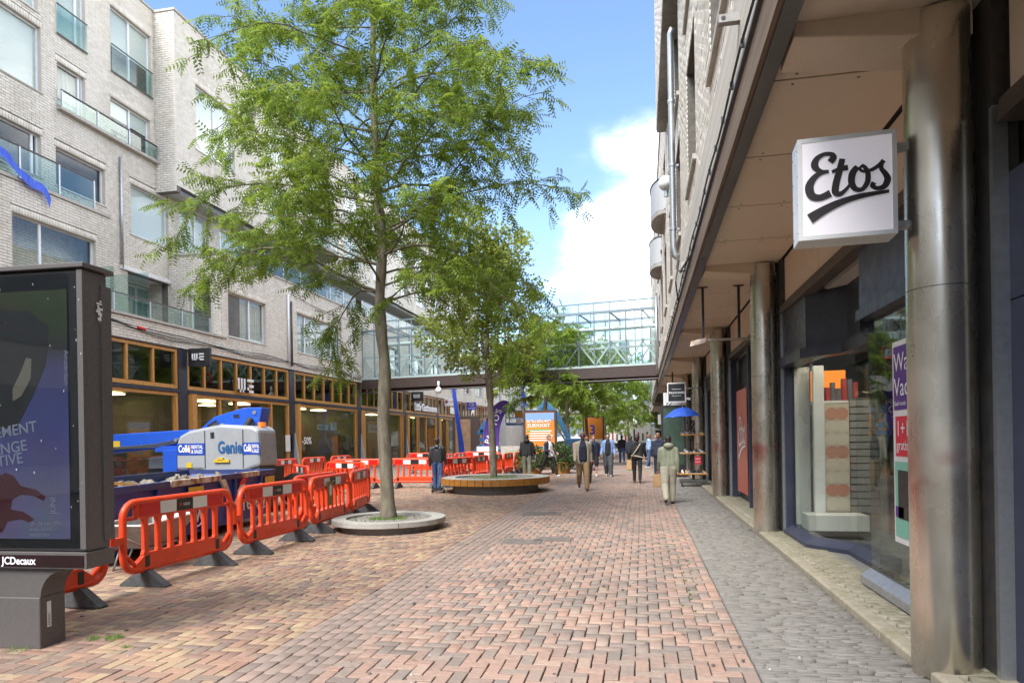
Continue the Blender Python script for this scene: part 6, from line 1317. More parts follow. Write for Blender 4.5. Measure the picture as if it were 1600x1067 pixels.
b.v = []; b.f = []; b.t = []; b.prism([(-15.2, 1.30), (-11.2, 1.62), (-10.2, 1.72), (-10.2, 2.08), (-11.0, 2.02), (-15.2, 1.86)], 1, 15.2, 15.55); b.build('boom', gblue, GB, bevel=.02)
b = MB(); b.prism([(-10.95, 2.02), (-10.55, 2.32), (-9.75, 2.52), (-9.25, 2.52), (-9.35, 1.95), (-10.2, 1.98)], 1, 15.16, 15.6); b.build('boom_knuckle', gblue, GB, bevel=.02); b = MB(); b.prism([(-9.78, 1.95), (-9.62, 2.53), (-9.20, 2.52), (-9.30, 2.05), (-9.5, 1.9)], 1, 15.12, 15.155); b.build('knuckle_plate', gblue, GB, bevel=.01)
MB().prism([(-10.75, 2.10), (-10.48, 2.24), (-10.48, 2.14), (-10.7, 2.06)], 1, 15.145, 15.158).build('cutout', M['black'], GB)
MB().box(-10.0, -9.85, 15.15, 15.158, 2.28, 2.36).build('hole', M['black'], GB); MB().cyl((-9.55, 14.9, 1.98), (-9.42, 15.0, 2.25), .08, n=12).build('exhaust', M['black'], GB)
MB().cyl((-8.95, 14.7, 2.04), (-8.95, 14.7, 2.14), .09, n=14).build('beacon', mat('amber_beacon', (.85, .18, .02), .25, emit=.25), GB)
MB().box(-11.9, -11.5, 15.0, 15.5, .8, 1.5).box(-12.2, -11.45, 15.1, 15.4, 1.45, 1.6).box(-11.7, -11.2, 15.0, 15.1, .85, .92).build('turret_bracket', gblue, GB, bevel=.01); MB().cyl((-12.0, 15.3, 1.5), (-11.3, 15.3, 1.1), .07, n=10).build('lift_cylinder', M['steel'], GB)
b = MB(); b.prism([(-12.9, 1.0), (-12.9, 1.3), (-12.2, 1.35), (-12.2, 1.0)], 1, 15.7, 16.4); b.build('rear_cover', gen, GB, bevel=.04); MB().box(-12.9, -12.2, 15.7, 16.4, .75, .99).build('rear_counterweight', M['black'], GB)
MB().box(-12.4, -8.6, 14.6, 16.3, .35, .62).build('chassis', M['black'], GB)
for x in (-12.1, -8.95):
    for y in (14.3, 16.2): o = MB().cyl((x, y, .42), (x, y+.32, .42), .42, n=24).build('wheel', M['rubber'], GB, auto=40); MB().cyl((x, y-.01, .42), (x, y+.33, .42), .2, n=14).build('rim', gen, o)
MB().box(-9.95, -9.55, 14.26, 14.299, 1.20, 1.27).box(-9.85, -9.7, 14.25, 14.299, 1.26, 1.31).build('latch', yel, GB)
lblue = mat('decal_blue', (.02, .07, .40), .35)
for (x, w_) in ((-10.95, .76), (-9.22, .45)):
    MB().box(x, x+w_, 14.292, 14.298, 1.38, 1.66).build('decal', lblue, GB); text('Collé', .235, (x+.04, 14.289, 1.455), (1, 0, 0), (0, 0, 1), wtx, GB, ext=.0005, bold=.008, sx=.60 if w_ > .6 else .40)
    MB().box(x+(.345 if w_ > .6 else .225), x+(.365 if w_ > .6 else .24), 14.288, 14.291, 1.42, 1.62).build('decal_bar', mat('decal_orange', (.75, .38, .05), .4), GB)
    for k, s_ in enumerate(('RENTAL', '& SALES')): text(s_, .115, (x+(.39 if w_ > .6 else .26), 14.289, 1.535-.11*k), (1, 0, 0), (0, 0, 1), wtx, GB, ext=.0005, bold=.003, sx=.74 if w_ > .6 else .42)
text('Genie', .40, (-9.86, 14.291, 1.42), (1, 0, 0), (0, 0, 1), gtxt, GB, ext=.001, bold=.012, sx=.66)
for (x, z) in ((-10.9, .88), (-10.4, .80), (-9.55, .78), (-9.15, .9)): MB().box(x, x+.18, 14.27, 14.276, z, z+.07).build('data_plate', whref, GB)

for x in (-10.2, -9.2): MB().box(x-.006, x+.006, 14.285, 14.3, 1.06, 1.96).build('panel_gap', M['black'], GB)
for k in range(6): MB().box(-10.05, -9.95+.0, 14.285, 14.299, 1.78+.025*k, 1.79+.025*k).build('vent_slot', M['black'], GB)
for k, dz_ in enumerate((0, .035, .07)): MB().tube([(-14.6, 15.16, 1.46+dz_), (-13, 15.15, 1.56+dz_*.6), (-12.2, 15.1, 1.58+dz_), (-11.5, 15.14, 1.70+dz_), (-10.9, 15.15, 1.86+dz_), (-10.4, 15.1, 2.1+dz_)], .016, 6).build('hydraulic_hose', M['rubber'], GB, smooth=True)
for (x, z) in ((-9.4, 2.4), (-9.4, 2.1), (-10.3, 2.1), (-11.6, 1.75)): MB().cyl((x, 15.1, z), (x, 15.2, z), .05, n=12).build('pivot_pin', M['steel'], GB)
MB().box(-13.6, -13.3, 15.19, 15.199, 1.55, 1.75).build('warning_label', yel, GB); MB().box(-10.7, -10.55, 14.285, 14.299, 1.08, 1.2).build('warning_label', yel, GB)
# ================================================================== far lifts, flags, boards
FL = thing('boom_lift', 'light blue aerial work platform with railed basket above the map panel', 'boom lift', (-8, 42, 0)); lb2 = mat('platform_blue', (.12, .32, .60), .4, c2=(.10, .28, .54), scale=4)
bx = MB(); X0, X1, Y0, Y1, Z0, Z1 = -8.5, -5.7, 42, 43.2, 2.5, 3.42
MB().box(X0, X1, Y0, Y1, Z0, Z0+.16).build('basket_floor', lb2, FL)
for z in (2.98, 3.42):
    for (a, c) in (((X0, Y0), (X1, Y0)), ((X0, Y1), (X1, Y1)), ((X0, Y0), (X0, Y1)), ((X1, Y0), (X1, Y1))): MB().cyl((a[0], a[1], z), (c[0], c[1], z), .03, n=6).build('guard_rail', lb2, FL)
for i in range(5):
    x = X0+(X1-X0)*i/4
    for y in (Y0, Y1): MB().cyl((x, y, Z0+.15), (x, y, Z1), .03, n=6).build('rail_post', lb2, FL)
MB().box(-7.9, -7.4, 41.95, 41.99, 3.0, 3.4).build('control_box', mat('platform_orange', (.6, .25, .03), .5), FL); MB().box(-7.8, -7.5, 41.94, 41.99, 2.6, 2.9).build('data_plate', wtx, FL)
def arm(pts, w0, y0_, y1_, nm='boom'):
    for (a, c) in zip(pts, pts[1:]):
        d = Vector((c[0]-a[0], c[1]-a[1])).normalized(); n_ = Vector((-d.y, d.x))*w0/2; b = MB(); b.prism([(a[0]+n_.x, a[1]+n_.y), (c[0]+n_.x, c[1]+n_.y), (c[0]-n_.x, c[1]-n_.y), (a[0]-n_.x, a[1]-n_.y)], 1, y0_, y1_); b.build(nm, lb2, FL, bevel=.02)
        b = MB(); b.cyl((a[0], y0_-.03, a[1]), (a[0], y1_+.03, a[1]), w0*.62, n=14); b.build('pivot', lb2, FL)
arm([(-6.6, 2.7), (-6.5, 3.6), (-6.15, 3.95)], .22, 43.3, 43.55, 'jib'); arm([(-6.15, 3.95), (-5.4, 3.2), (-4.6, 1.4)], .30, 43.3, 43.65)
MB().cyl((-5.7, 43.45, 2.9), (-4.9, 43.45, 1.5), .06, n=8).build('lift_cylinder', M['steel'], FL)
MB().box(-4.9, -3.6, 43.1, 44.1, 1.0, 1.6).build('turret', lb2, FL, bevel=.05); MB().box(-5.4, -2.9, 43, 44.4, .6, 1.0).build('chassis', lb2, FL, bevel=.04)
for x in (-5.0, -3.3): MB().cyl((x, 42.8, .42), (x, 43.2, .42), .42, n=18).build('wheel', M['rubber'], FL)
FL2 = thing('boom_lift', 'dark blue folded lift parked between the second tree and the purple flag', 'boom lift', (-12.5, 47, 0)); db = mat('deep_lift_blue', (.02, .12, .30), .4, c2=(.03, .16, .38), scale=3)
for k, (za, zb_, xo) in enumerate(((.95, 1.35, 0), (1.45, 1.85, .1), (1.95, 2.35, -.05))): b = MB(); b.prism([(-11.6+xo, za), (-11.6+xo, zb_-.1), (-11.3+xo, zb_), (-10.3+xo, zb_), (-10.2+xo, za+.1), (-10.4+xo, za)], 1, 47+.1*k, 47.5+.1*k); b.build('boom_section', db, FL2, bevel=.03)
b = MB(); b.prism([(-11.5, 2.3), (-11.2, 2.9), (-10.8, 2.95), (-10.6, 2.3)], 1, 47, 47.5); b.build('boom_head', db, FL2, bevel=.03)
MB().box(-11.8, -9.9, 46.6, 48.2, .5, .94).build('chassis', db, FL2, bevel=.04); MB().cyl((-11.3, 46.95, 1.0), (-10.6, 46.95, 2.4), .07, n=10).build('lift_cylinder', M['steel'], FL2)
for x in (-11.4, -10.3): MB().cyl((x, 46.4, .42), (x, 46.75, .42), .42, n=18).build('wheel', M['rubber'], FL2)
bl = mat('flag_blue', (.03, .08, .55), .6, c2=(.04, .11, .66), scale=3, transl=.25)
def tall_flag(x, y, z0, z1, w_, lab, lean):
    t = thing('tall_flag', lab, 'flag', (x, y, 0)); b = MB(); n = 20
    for i in range(n):
        f0, f1 = i/n, (i+1)/n; za, zb_ = z0+(z1-z0)*f0, z0+(z1-z0)*f1; wa = w_*(1-.35*f0); wb = w_*(1-.35*f1); xa = x+lean*f0**1.4; xb = x+lean*f1**1.4
        b.quad((xa, y+.05*math.sin(f0*9), za), (xa+wa, y+.1*math.sin(f0*7+1), za), (xb+wb, y+.1*math.sin(f1*7+1), zb_), (xb, y+.05*math.sin(f1*9), zb_))
    b.build('cloth', bl, t, fix=False, smooth=True); MB().tube([(x+lean*f_**1.4, y+.06, z0*0+(z1)*f_) for f_ in np.linspace(0, 1, 10)], .03, 6).build('pole', M['steel'], t)
tall_flag(-12.15, 44, .5, 5.55, .36, 'tall narrow blue flag left of the second tree trunk', -.55); tall_flag(-10.9, 62, 4.6, 8.0, .40, 'blue flag rising beyond the aerial platform', -.45)
t = thing('beach_flag', 'purple feather flag with white lettering between the lifts', 'flag', (-9.4, 40, 0)); pf = mat('flag_purple', (.10, .045, .30), .6, c2=(.12, .055, .36), scale=3, transl=.2)
cv = smooth_path([(-9.5, .9), (-9.5, 1.8), (-9.35, 2.7), (-8.95, 3.5), (-8.35, 3.95), (-7.9, 3.9)], 6); b = MB()
for (a, c) in zip(cv, cv[1:]):
    wa = .95*min(1, (a[1]-.7)/.5)*(1 if a[0] < -9 else max(.05, (-7.85-a[0])/1.15)); wc = .95*min(1, (c[1]-.7)/.5)*(1 if c[0] < -9 else max(.05, (-7.85-c[0])/1.15)); b.quad((a[0], 40, a[1]), (a[0]+wa, 40.05, a[1]-.12*(1 if a[0] > -9 else 0)-.1), (c[0]+wc, 40.05, c[1]-.12*(1 if c[0] > -9 else 0)-.1), (c[0], 40, c[1]))
b.build('cloth', pf, t, fix=False, smooth=True); MB().tube([(-9.5, 40.03, 0)]+[(a[0]-.02, 40.03, a[1]) for a in cv], .025, 6).build('pole', M['steel'], t); MB().box(-9.8, -9.2, 39.8, 40.3, 0, .05).build('base_plate', M['dsteel'], t)
text("PAC-TO'S", .52, (-9.12, 39.95, 1.3), (.36, 0, .93), (-.93, 0, .36), wtx, t, ext=.002, bold=.01)
for (x, m_, s_, lab) in ((-8.35, whref, 'MENU', 'cream sandwich board left of the pair behind the barriers'), (-7.0, M['coping'], 'LUNCH', 'beige sandwich board right of the pair behind the barriers')):
    t = thing('sandwich_board', lab, 'board', (x, 36, 0), 0, 'sandwich boards behind the barriers'); MB().box(x-.6, x+.6, 36, 36.04, .35, 1.25).build('panel', m_, t); text(s_, .2, (x-.35, 35.99, .85), (1, 0, 0), (0, 0, 1), rd if s_ == 'MENU' else MATS['poster_green'], t, ext=.001)
    for s2 in (-.5, .5): MB().box(x+s2-.03, x+s2+.03, 36.0, 36.3, 0, .36).build('leg', M['black'], t)
t = thing('display_board', 'tall brown wooden display panel with patterned print beside the blue flag', 'board', (-12.6, 50, 0)); MB().box(-14.3, -12.2, 50, 50.2, .1, 3.4).build('frame', M['brown'], t); MB().box(-14.1, -12.9, 49.985, 49.995, .3, 3.2).build('print', mat('brown_print', (.34, .20, .11), .6, c2=(.20, .13, .08), scale=2.5), t)
# ================================================================== planted tubs, scooter
leafs = leaf_material('laurel_leaves', [(.03, .06, .015), (.05, .10, .02), (.08, .14, .04), (.16, .22, .10)], .2)
for (x, y, lab) in ((-4.95, 30.3, 'bushy green shrub in a wooden tub left of the striding man'), (-3.75, 31.3, 'bushy green shrub in a wooden tub behind the striding man')):
    t = thing('potted_shrub', lab, 'shrub', (x, y, 0), 0, 'shrubs in tubs by the map panel'); MB().lathe([(0, 0), (.42, 0), (.5, .5), (.44, .5), (.42, .45), (0, .45)], 20, (x, y, 0)).build('tub', M['wood'], t)
    LP = []; LD = []
    for _ in range(1500):
        v = Vector((random.gauss(0, 1), random.gauss(0, 1), random.gauss(0, 1))).normalized(); r = random.uniform(.55, 1); LP.append((x+v.x*.72*r, y+v.y*.72*r, max(.1, .72+v.z*.62*r))); LD.append(tuple(v))
    o = leaf_mesh('foliage', LP, LD, [(0, 0, 0), (.07, .035, 0), (.15, 0, -.02), (.07, -.035, 0)], [(0, 1, 2, 3)], leafs, t); o['kind'] = 'stuff'
SC = thing('delivery_scooter', 'black delivery scooter with a bright orange cargo box', 'scooter', (-3.0, 34.2, 0), R(-35)); sl3 = lambda: local(SC, MB())
sl3().box(-.38, .38, -.28, .28, .92, 1.38).build('cargo_box', mat('cargo_orange', (.80, .20, .02), .45, c2=(.72, .17, .02), scale=4), SC, bevel=.03)
for x in (-.45, .75): o = sl3().tube([(x+.2*math.cos(a), 0, .26+.2*math.sin(a)) for a in np.linspace(0, 6.283, 18)[:-1]], .06, 8, True).build('wheel', M['rubber'], SC, smooth=True); sl3().cyl((x, -.05, .26), (x, .05, .26), .12, n=12).build('rim', M['steel'], o)
b = sl3(); b.prism([(-.65, .5), (-.6, .72), (-.3, .86), (.15, .82), (.22, .45), (.45, .35), (.55, .75), (.62, 1.05), (.70, 1.05), (.72, .5), (.5, .25), (-.2, .25)], 1, -.16, .16); b.build('bodywork', mat('scooter_black', (.02, .02, .022), .25, coat=.4), SC, bevel=.05)
sl3().tube([(.60, -.32, 1.12), (.62, 0, 1.05), (.60, .32, 1.12)], .018, 6).build('handlebar', M['black'], SC); sl3().ball((.74, 0, .9), (.06, .08, .08)).build('headlight', M['steel'], SC); sl3().box(-.3, .2, -.14, .14, .84, .92).build('saddle', M['rubber'], SC, bevel=.03)
# far parked cars
def car(x, y, m_, lab, rz=0):
    t = thing('parked_car', lab, 'car', (x, y, 0), R(rz), 'cars parked at the end of the street'); L3 = lambda: local(t, MB())
    b = L3(); b.prism([(-2.1, .35), (-2.1, .8), (-1.4, .92), (-.8, 1.4), (.7, 1.42), (1.4, .95), (2.0, .85), (2.1, .4)], 1, -.85, .85); b.build('body', m_, t, bevel=.08)
    for s_ in (-1, 1): L3().prism([(-1.1, .95), (-.72, 1.34), (.62, 1.36), (1.1, .95)], 1, s_*.855-.004, s_*.855+.004).build('side_window', M['black'], t)
    for xx in (-1.3, 1.3):
        for s_ in (-.8, .62): L3().cyl((xx, s_, .32), (xx, s_+.2, .32), .32, n=16).build('wheel', M['rubber'], t)
    for s_ in (-.6, .6): L3().ball((2.08, s_, .7), (.05, .15, .08)).build('headlight', whref, t)
car(-8.2, 74, M['steel'], 'silver car parked left of the white truck'); car(-6.4, 82, navy2, 'dark blue car parked behind the background tree trunks')

# ================================================================== shoe rack, umbrella, shoes
RK = thing('shoe_rack', 'wheeled display rack with three orange wooden shelves outside the shoe shop', 'rack', (1.62, 22.8, 0)); shelfm = mat('orange_shelf', (.55, .24, .04), .45, c2=(.45, .19, .03), scale=7)
b = MB(); b.box(1.2, 2.06, 22.55, 23.05, .12, .22); b.build('base', M['dsteel'], RK, bevel=.01)
for x in (1.28, 1.98):
    for y in (22.6, 23.0): MB().cyl((x-.02, y, .06), (x+.02, y, .06), .06, n=12).build('castor', M['rubber'], RK)
MB().box(1.60, 1.68, 22.77, 22.85, .22, 2.15).build('post', M['black'], RK)
shz = (.38, 1.06, 1.66)
for z, w_ in zip(shz, (.46, .42, .38)): MB().box(1.64-w_, 1.64+w_, 22.6, 23.05, z, z+.035).build('shelf', shelfm, RK, bevel=.004); MB().box(1.59, 1.69, 22.72, 22.9, z-.05, z-.002).build('bracket', M['black'], RK)
t = thing('sale_card', 'small red sale card hanging below the middle shelf', 'sign', (1.8, 22.58, .7)); MB().box(1.68, 1.88, 22.585, 22.592, .72, .98).build('card', rdp, t)
for k, s_ in enumerate(('SALE', 'SALE')): text(s_, .07, (1.69, 22.583, .88-.1*k), (1, 0, 0), (0, 0, 1), wtx, t, ext=.0005)
shoe_cols = [('white', M['white']), ('black', M['black']), ('tan', mat('tan_leather', (.45, .29, .15), .5)), ('grey', M['coping'])]
def shoe(x, y, z, rz, m_, lab):
    t = thing('shoe', lab, 'shoe', (x, y, z), rz, 'shoes on the display rack'); L3 = lambda: local(t, MB())
    b = L3(); n = 10; vs = []; 
    b.cap((-.07, 0, .045), .04, (.09, 0, .03), .032); b.cap((-.08, 0, .05), .036, (-.075, 0, .085), .034); b.build('upper', m_, t, smooth=True); L3().box(-.115, .125, -.04, .04, .0, .014).build('sole', M['white'] if m_ is not M['white'] else M['coping'], t, bevel=.01)
pos_n = ('leftmost', 'second from left', 'third from left', 'fourth from left', 'fifth from left', 'rightmost')
for r, (z, nm) in enumerate(zip(shz, ('bottom', 'middle', 'top'))):
    n = 6 if r < 2 else 5
    for k in range(n):
        cn, cm_ = shoe_cols[(k*2+r) % 4 if r else [0, 2, 1, 1, 1, 2][k]]; shoe(1.64-.34+.68*k/(n-1)*(1 if r == 0 else .88), 22.78+random.uniform(-.05, .05), z+.036, R(-70+random.uniform(-20, 20)), cm_, f'{cn} shoe {pos_n[k] if k < n-1 else "rightmost"} on the {nm} shelf of the rack')
UM = thing('umbrella', 'open bright blue umbrella above the shoe rack', 'umbrella', (1.28, 22.6, 1.9)); ub = mat('umbrella_blue', (.03, .12, .62), .5, transl=.3)
n = 8; b = MB(); ap = (1.32, 22.7, 2.60); rim = [(1.30+.60*math.cos(2*math.pi*i/n+.2), 22.7+.60*math.sin(2*math.pi*i/n+.2), 2.27+.03*math.cos(2*math.pi*i/n)) for i in range(n)]
def midp(a, c, f_, lift): return tuple(a[k]+(c[k]-a[k])*f_+(lift if k == 2 else 0) for k in range(3))
for i in range(n):
    a, c = rim[i], rim[(i+1) % n]; sag = midp(a, c, .5, .035); rows = [[ap]*3]
    for f_, lf in ((.4, .075), (.75, .06), (1, 0)): rows.append([midp(ap, a, f_, lf), midp(ap, sag, f_, lf-.01), midp(ap, c, f_, lf)])
    for r0, r1 in zip(rows, rows[1:]):
        for k in range(2): b.quad(r0[k], r0[k+1], r1[k+1], r1[k])
b.build('canopy', ub, UM, fix=False); MB().cyl((1.32, 22.7, 2.66), (1.36, 22.72, 1.75), .012, n=6).build('shaft', M['steel'], UM)
for i in range(n): MB().tube([(1.322, 22.7, 2.585), midp(ap, rim[i], .5, .058), rim[i]], .006, 4).build('rib', M['steel'], UM)
t = thing('glove_display', 'black display stand with small white trinkets on the rack post', 'display', (1.64, 22.75, 2.0)); MB().box(1.58, 1.70, 22.68, 22.76, 1.72, 2.15).build('stand', M['black'], t)
for k in range(5): MB().box(1.60+.02*(k % 3), 1.63+.02*(k % 3), 22.67, 22.68, 1.75+.08*k, 1.79+.08*k).build('trinket', whref, t)
t = thing('folding_chair', 'light grey folding chair leaning near the shop door', 'chair', (.75, 31.5, 0)); MB().box(.5, 1.0, 31.45, 31.5, .55, 1.1).build('backrest', M['coping'], t, bevel=.02); MB().box(.5, 1.0, 31.45, 31.9, .43, .47).build('seat', M['coping'], t)
for x in (.52, .98):
    for y in (31.47, 31.88): MB().cyl((x, y, 0), (x, y, .45), .014, n=6).build('leg', M['steel'], t)
# ================================================================== people
def fuse(mb, voxel, it, name, m_, parent):
    me = mb.mesh(name+'_raw'); ob = bpy.data.objects.new(name+'_raw', me)
    r = ob.modifiers.new('r', 'REMESH'); r.mode = 'VOXEL'; r.voxel_size = voxel; r.use_smooth_shade = True
    s_ = ob.modifiers.new('s', 'SMOOTH'); s_.iterations = it; s_.factor = .5
    nm = baked(ob); bpy.data.objects.remove(ob); bpy.data.meshes.remove(me)
    nm.name = name; nm.materials.clear(); nm.materials.append(m_); nm.polygons.foreach_set('use_smooth', [True]*len(nm.polygons))
    o = bpy.data.objects.new(name, nm); COL.objects.link(o)
    if parent is not None: o.parent = parent; o.matrix_parent_inverse = parent.matrix_basis.inverted()
    return o
CL = {}
def cloth(c, r=.8, c2=None):
    k = 'cloth_%d_%d_%d' % tuple(int(x*1000) for x in c)
    if k not in CL: CL[k] = mat(k, c, r, c2=c2 or tuple(x*.78 for x in c), scale=9, bump=.5, bscale=5)
    return CL[k]
def person(x, y, head, h, label, top, legs, shoes, skin, hair, stride=18, arm=18, fine=True, shorts=False, long_top=0, hood=False, open_front=None, hairlen=0, cap=None, elbow=(20, 20), armout=(6, 6), wide=1.0, legw=1.0, ph=1):
    t = thing('person', label, 'person', (x, y, 0), R(head), 'people in the street'); sc = h/1.75
    Mx = t.matrix_basis @ Matrix.Scale(sc, 4); vx = .011 if fine else .016
    # joints
    A = math.radians; hipz = .92; J = {}
    for s_, sg in (('l', -1), ('r', 1)):
        th = A(stride)*(1 if s_ == 'l' else -1)*ph; back = th < 0
        kb = A(6+abs(stride)*(1.3 if back else .25)); hp = Vector((sg*.095, 0, hipz)); kn = hp+Vector((sg*.01, math.sin(th)*.44, -math.cos(th)*.44)); sh = th-kb; an = kn+Vector((0, math.sin(sh)*.42, -math.cos(sh)*.42))
        J[s_] = (hp, kn, an, sh)
    drop = min(J['l'][2].z, J['r'][2].z)-.075
    for s_ in 'lr': J[s_] = tuple(v-Vector((0, 0, drop)) if isinstance(v, Vector) else v for v in J[s_])
    dz = -drop; O = Vector((0, 0, dz)); W = {}
    for i, (s_, sg) in enumerate((('l', -1), ('r', 1))):
        th = -A(arm)*(1 if s_ == 'l' else -1)*ph; out = A(armout[i]); S_ = Vector((sg*.182*wide, 0, 1.385))+O
        el = S_+Vector((sg*math.sin(out)*.29, math.sin(th)*.29, -math.cos(th)*math.cos(out)*.29)); t2 = th+A(elbow[i]); wr = el+Vector((sg*math.sin(out)*.1, math.sin(t2)*.25, -math.cos(t2)*.25)); W[s_] = (S_, el, wr, t2)
    mb = lambda: MB(None, Mx)
    hc = Vector((0, .015, 1.625))+O
    # body: one continuous surface, with face, ears and hands
    b = mb(); b.ball(hc+Vector((0, 0, .015)), (.075, .093, .105), 16, 12); b.cap(hc+Vector((0, .03, -.055)), .05, hc+Vector((0, .045, -.075)), .038); b.cap(hc+Vector((0, -.02, -.18)), .056, hc+Vector((0, -.01, -.06)), .052)
    b.cap(hc+Vector((0, .09, .01)), .011, hc+Vector((0, .104, -.022)), .016); b.ball(hc+Vector((.077, -.005, 0)), (.013, .022, .033), 8, 6); b.ball(hc+Vector((-.077, -.005, 0)), (.013, .022, .033), 8, 6); b.cap(hc+Vector((-.022, .086, -.06)), .011, hc+Vector((.022, .086, -.06)), .011)
    b.cap(O+Vector((-.13, 0, 1.38)), .062, O+Vector((.13, 0, 1.38)), .062); b.cap(O+Vector((0, 0, 1.35)), .085, O+Vector((0, 0, 1.0)), .085); b.cap(O+Vector((-.06, 0, .94)), .08, O+Vector((.06, 0, .94)), .08)
    for s_, sg in (('l', -1), ('r', 1)):
        hp, kn, an, sh = J[s_]; b.cap(hp, .082, kn, .053); b.cap(kn, .055, an, .036); b.cap(an+Vector((0, -.02, -.03)), .038, an+Vector((0, .11, -.045)), .032)
        S_, el, wr, t2 = W[s_]; b.cap(S_, .052, el, .038); b.cap(el, .038, wr, .026)
        d = (wr-el).normalized(); f_ = Vector((0, math.cos(t2), math.sin(t2))); pm_ = wr+d*.075; b.cap(wr, .025, pm_-f_*.015, .026); b.cap(wr+d*.02, .024, pm_+f_*.02, .024)
        for k, ln in enumerate((.062, .075, .07, .055)):
            q = pm_+f_*(.033-.021*k); bend = d+Vector((-sg*.35, 0, 0)); b.cap(q, .0105, q+d*ln*.5, .010, 8); b.cap(q+d*ln*.5, .010, q+d*ln*.5+bend.normalized()*ln*.5, .009, 8)
        q = wr+d*.03+f_*.025; b.cap(q, .012, q+d*.045+f_*.025, .011, 8); b.cap(q+d*.045+f_*.025, .011, q+d*.075+f_*.022-Vector((sg*.01, 0, 0)), .0095, 8)
    fuse(b, .0095 if fine else .015, 2, 'body', skin, t)
    for sg in (-1, 1): mb().ball(hc+Vector((sg*.03, .086, .012)), (.011, .007, .007), 8, 6).build('eye', M['black'], t, smooth=True)
    if cap: b = mb(); b.ball(hc+Vector((0, -.012, .05)), (.088, .108, .082), 16, 10); b.cap(hc+Vector((-.03, .09, .045)), .02, hc+Vector((.03, .09, .045)), .02); fuse(b, vx, 2, 'cap', cap, t)
    if hair:
        b = mb(); b.ball(hc+Vector((0, -.022, .042)), (.086, .098, .095), 16, 12); b.ball(hc+Vector((0, -.05, -.01)), (.078, .066, .08), 12, 10); b.ball(hc+Vector((0, .045, .092)), (.06, .04, .03), 10, 8)
        if hairlen: b.cap(hc+Vector((0, -.06, 0)), .085, hc+Vector((0, -.08, -hairlen)), .06)
        fuse(b, vx, 2, 'hair', hair, t)
    # upper garment
    b = mb(); hem = .90-long_top; w2 = wide
    for sg in (-1, 1): b.cap(O+Vector((sg*.10*w2, 0, 1.385)), .10, O+Vector((sg*.085*w2, 0, hem+.09)), .115*w2)
    b.cap(O+Vector((-.13*w2, 0, 1.39)), .082, O+Vector((.13*w2, 0, 1.39)), .082); b.cap(O+Vector((0, .02, 1.3)), .125, O+Vector((0, .0, hem+.09)), .125*w2); b.cap(O+Vector((-.03, -.03, 1.44)), .075, O+Vector((.03, -.03, 1.44)), .075)
    for s_ in 'lr':
        S_, el, wr, t2 = W[s_]; b.cap(S_, .074, el, .060); b.cap(el, .062, wr+(el-wr)*.04, .047)
    if hood: b.ball(hc+Vector((0, -.10, -.13)), (.13, .085, .08), 14, 8); b.cap(hc+Vector((-.07, -.04, -.14)), .05, hc+Vector((.07, -.04, -.14)), .05)
    else: b.cap(hc+Vector((0, -.03, -.16)), .066, hc+Vector((0, -.025, -.135)), .064)
    fuse(b, vx, 3, 'top', top, t)
    if open_front:       # shirt showing between open jacket fronts
        b = mb(); b.cap(O+Vector((.015, .036, 1.43)), .075, O+Vector((.03, .072, 1.3)), .09); b.cap(O+Vector((-.015, .036, 1.43)), .075, O+Vector((-.03, .072, 1.3)), .09); b.cap(O+Vector((-.03, .072, 1.3)), .09, O+Vector((-.04, .066, 1.1)), .092); b.cap(O+Vector((.03, .072, 1.3)), .09, O+Vector((.04, .066, 1.1)), .092); b.cap(O+Vector((.04, .064, 1.2)), .092, O+Vector((.045, .066, .92)), .094); b.cap(O+Vector((-.04, .064, 1.2)), .092, O+Vector((-.045, .066, .92)), .094); fuse(b, vx, 2, 'shirt', open_front, t)
    # lower garment
    b = mb(); b.cap(O+Vector((-.07, 0, .95)), .118, O+Vector((.07, 0, .95)), .118)
    for s_ in 'lr':
        hp, kn, an, sh = J[s_]; b.cap(hp, .100*legw, kn, .076*legw)
        if shorts: b.cap(hp, .105, kn+(hp-kn)*.12, .098)
        else: b.cap(kn, .078*legw, an+Vector((0, 0, .02)), .060*legw)
    fuse(b, vx, 3, 'shorts' if shorts else 'trousers', legs, t)
    for s_ in 'lr':
        hp, kn, an, sh = J[s_]; pt_ = -.6*min(0, sh); b = mb(); f_ = Vector((0, math.cos(pt_*.8), -math.sin(pt_*.8)*.9)); u_ = Vector((0, 0, 1)); base = an+Vector((0, 0, -.035))
        b.cap(base-f_*.03, .045, base+f_*.13-u_*.008, .038); b.cap(base-f_*.02, .044, an+u_*.02, .046); b.cap(base-f_*.04-u_*.022, .022, base+f_*.14-u_*.022, .022); fuse(b, vx, 2, 'shoe', shoes, t)
    return t, Mx, W, O, hc
def bag_at(Mx, p, sz, m_, name, label, cat, handle=True):
    t = thing(name, label, cat, tuple(Mx @ Vector(p))); b = MB(None, Mx @ Matrix.Translation(p)); w_, d, h = sz
    b.add([(-w_/2, -d/2, -h), (w_/2, -d/2, -h), (w_/2, d/2, -h), (-w_/2, d/2, -h), (-w_*.42, -d*.25, 0), (w_*.42, -d*.3, 0), (w_*.4, d*.25, 0), (-w_*.42, d*.3, 0)], [(3, 2, 1, 0), (4, 5, 6, 7), (0, 1, 5, 4), (1, 2, 6, 5), (2, 3, 7, 6), (3, 0, 4, 7)]); b.build('body', m_, t, bevel=.02)
    if handle: MB(None, Mx @ Matrix.Translation(p)).tube([(-w_*.2, 0, -.01), (-w_*.12, 0, .07), (w_*.12, 0, .07), (w_*.2, 0, -.01)], .008, 6).build('handle', m_, t)
    return t
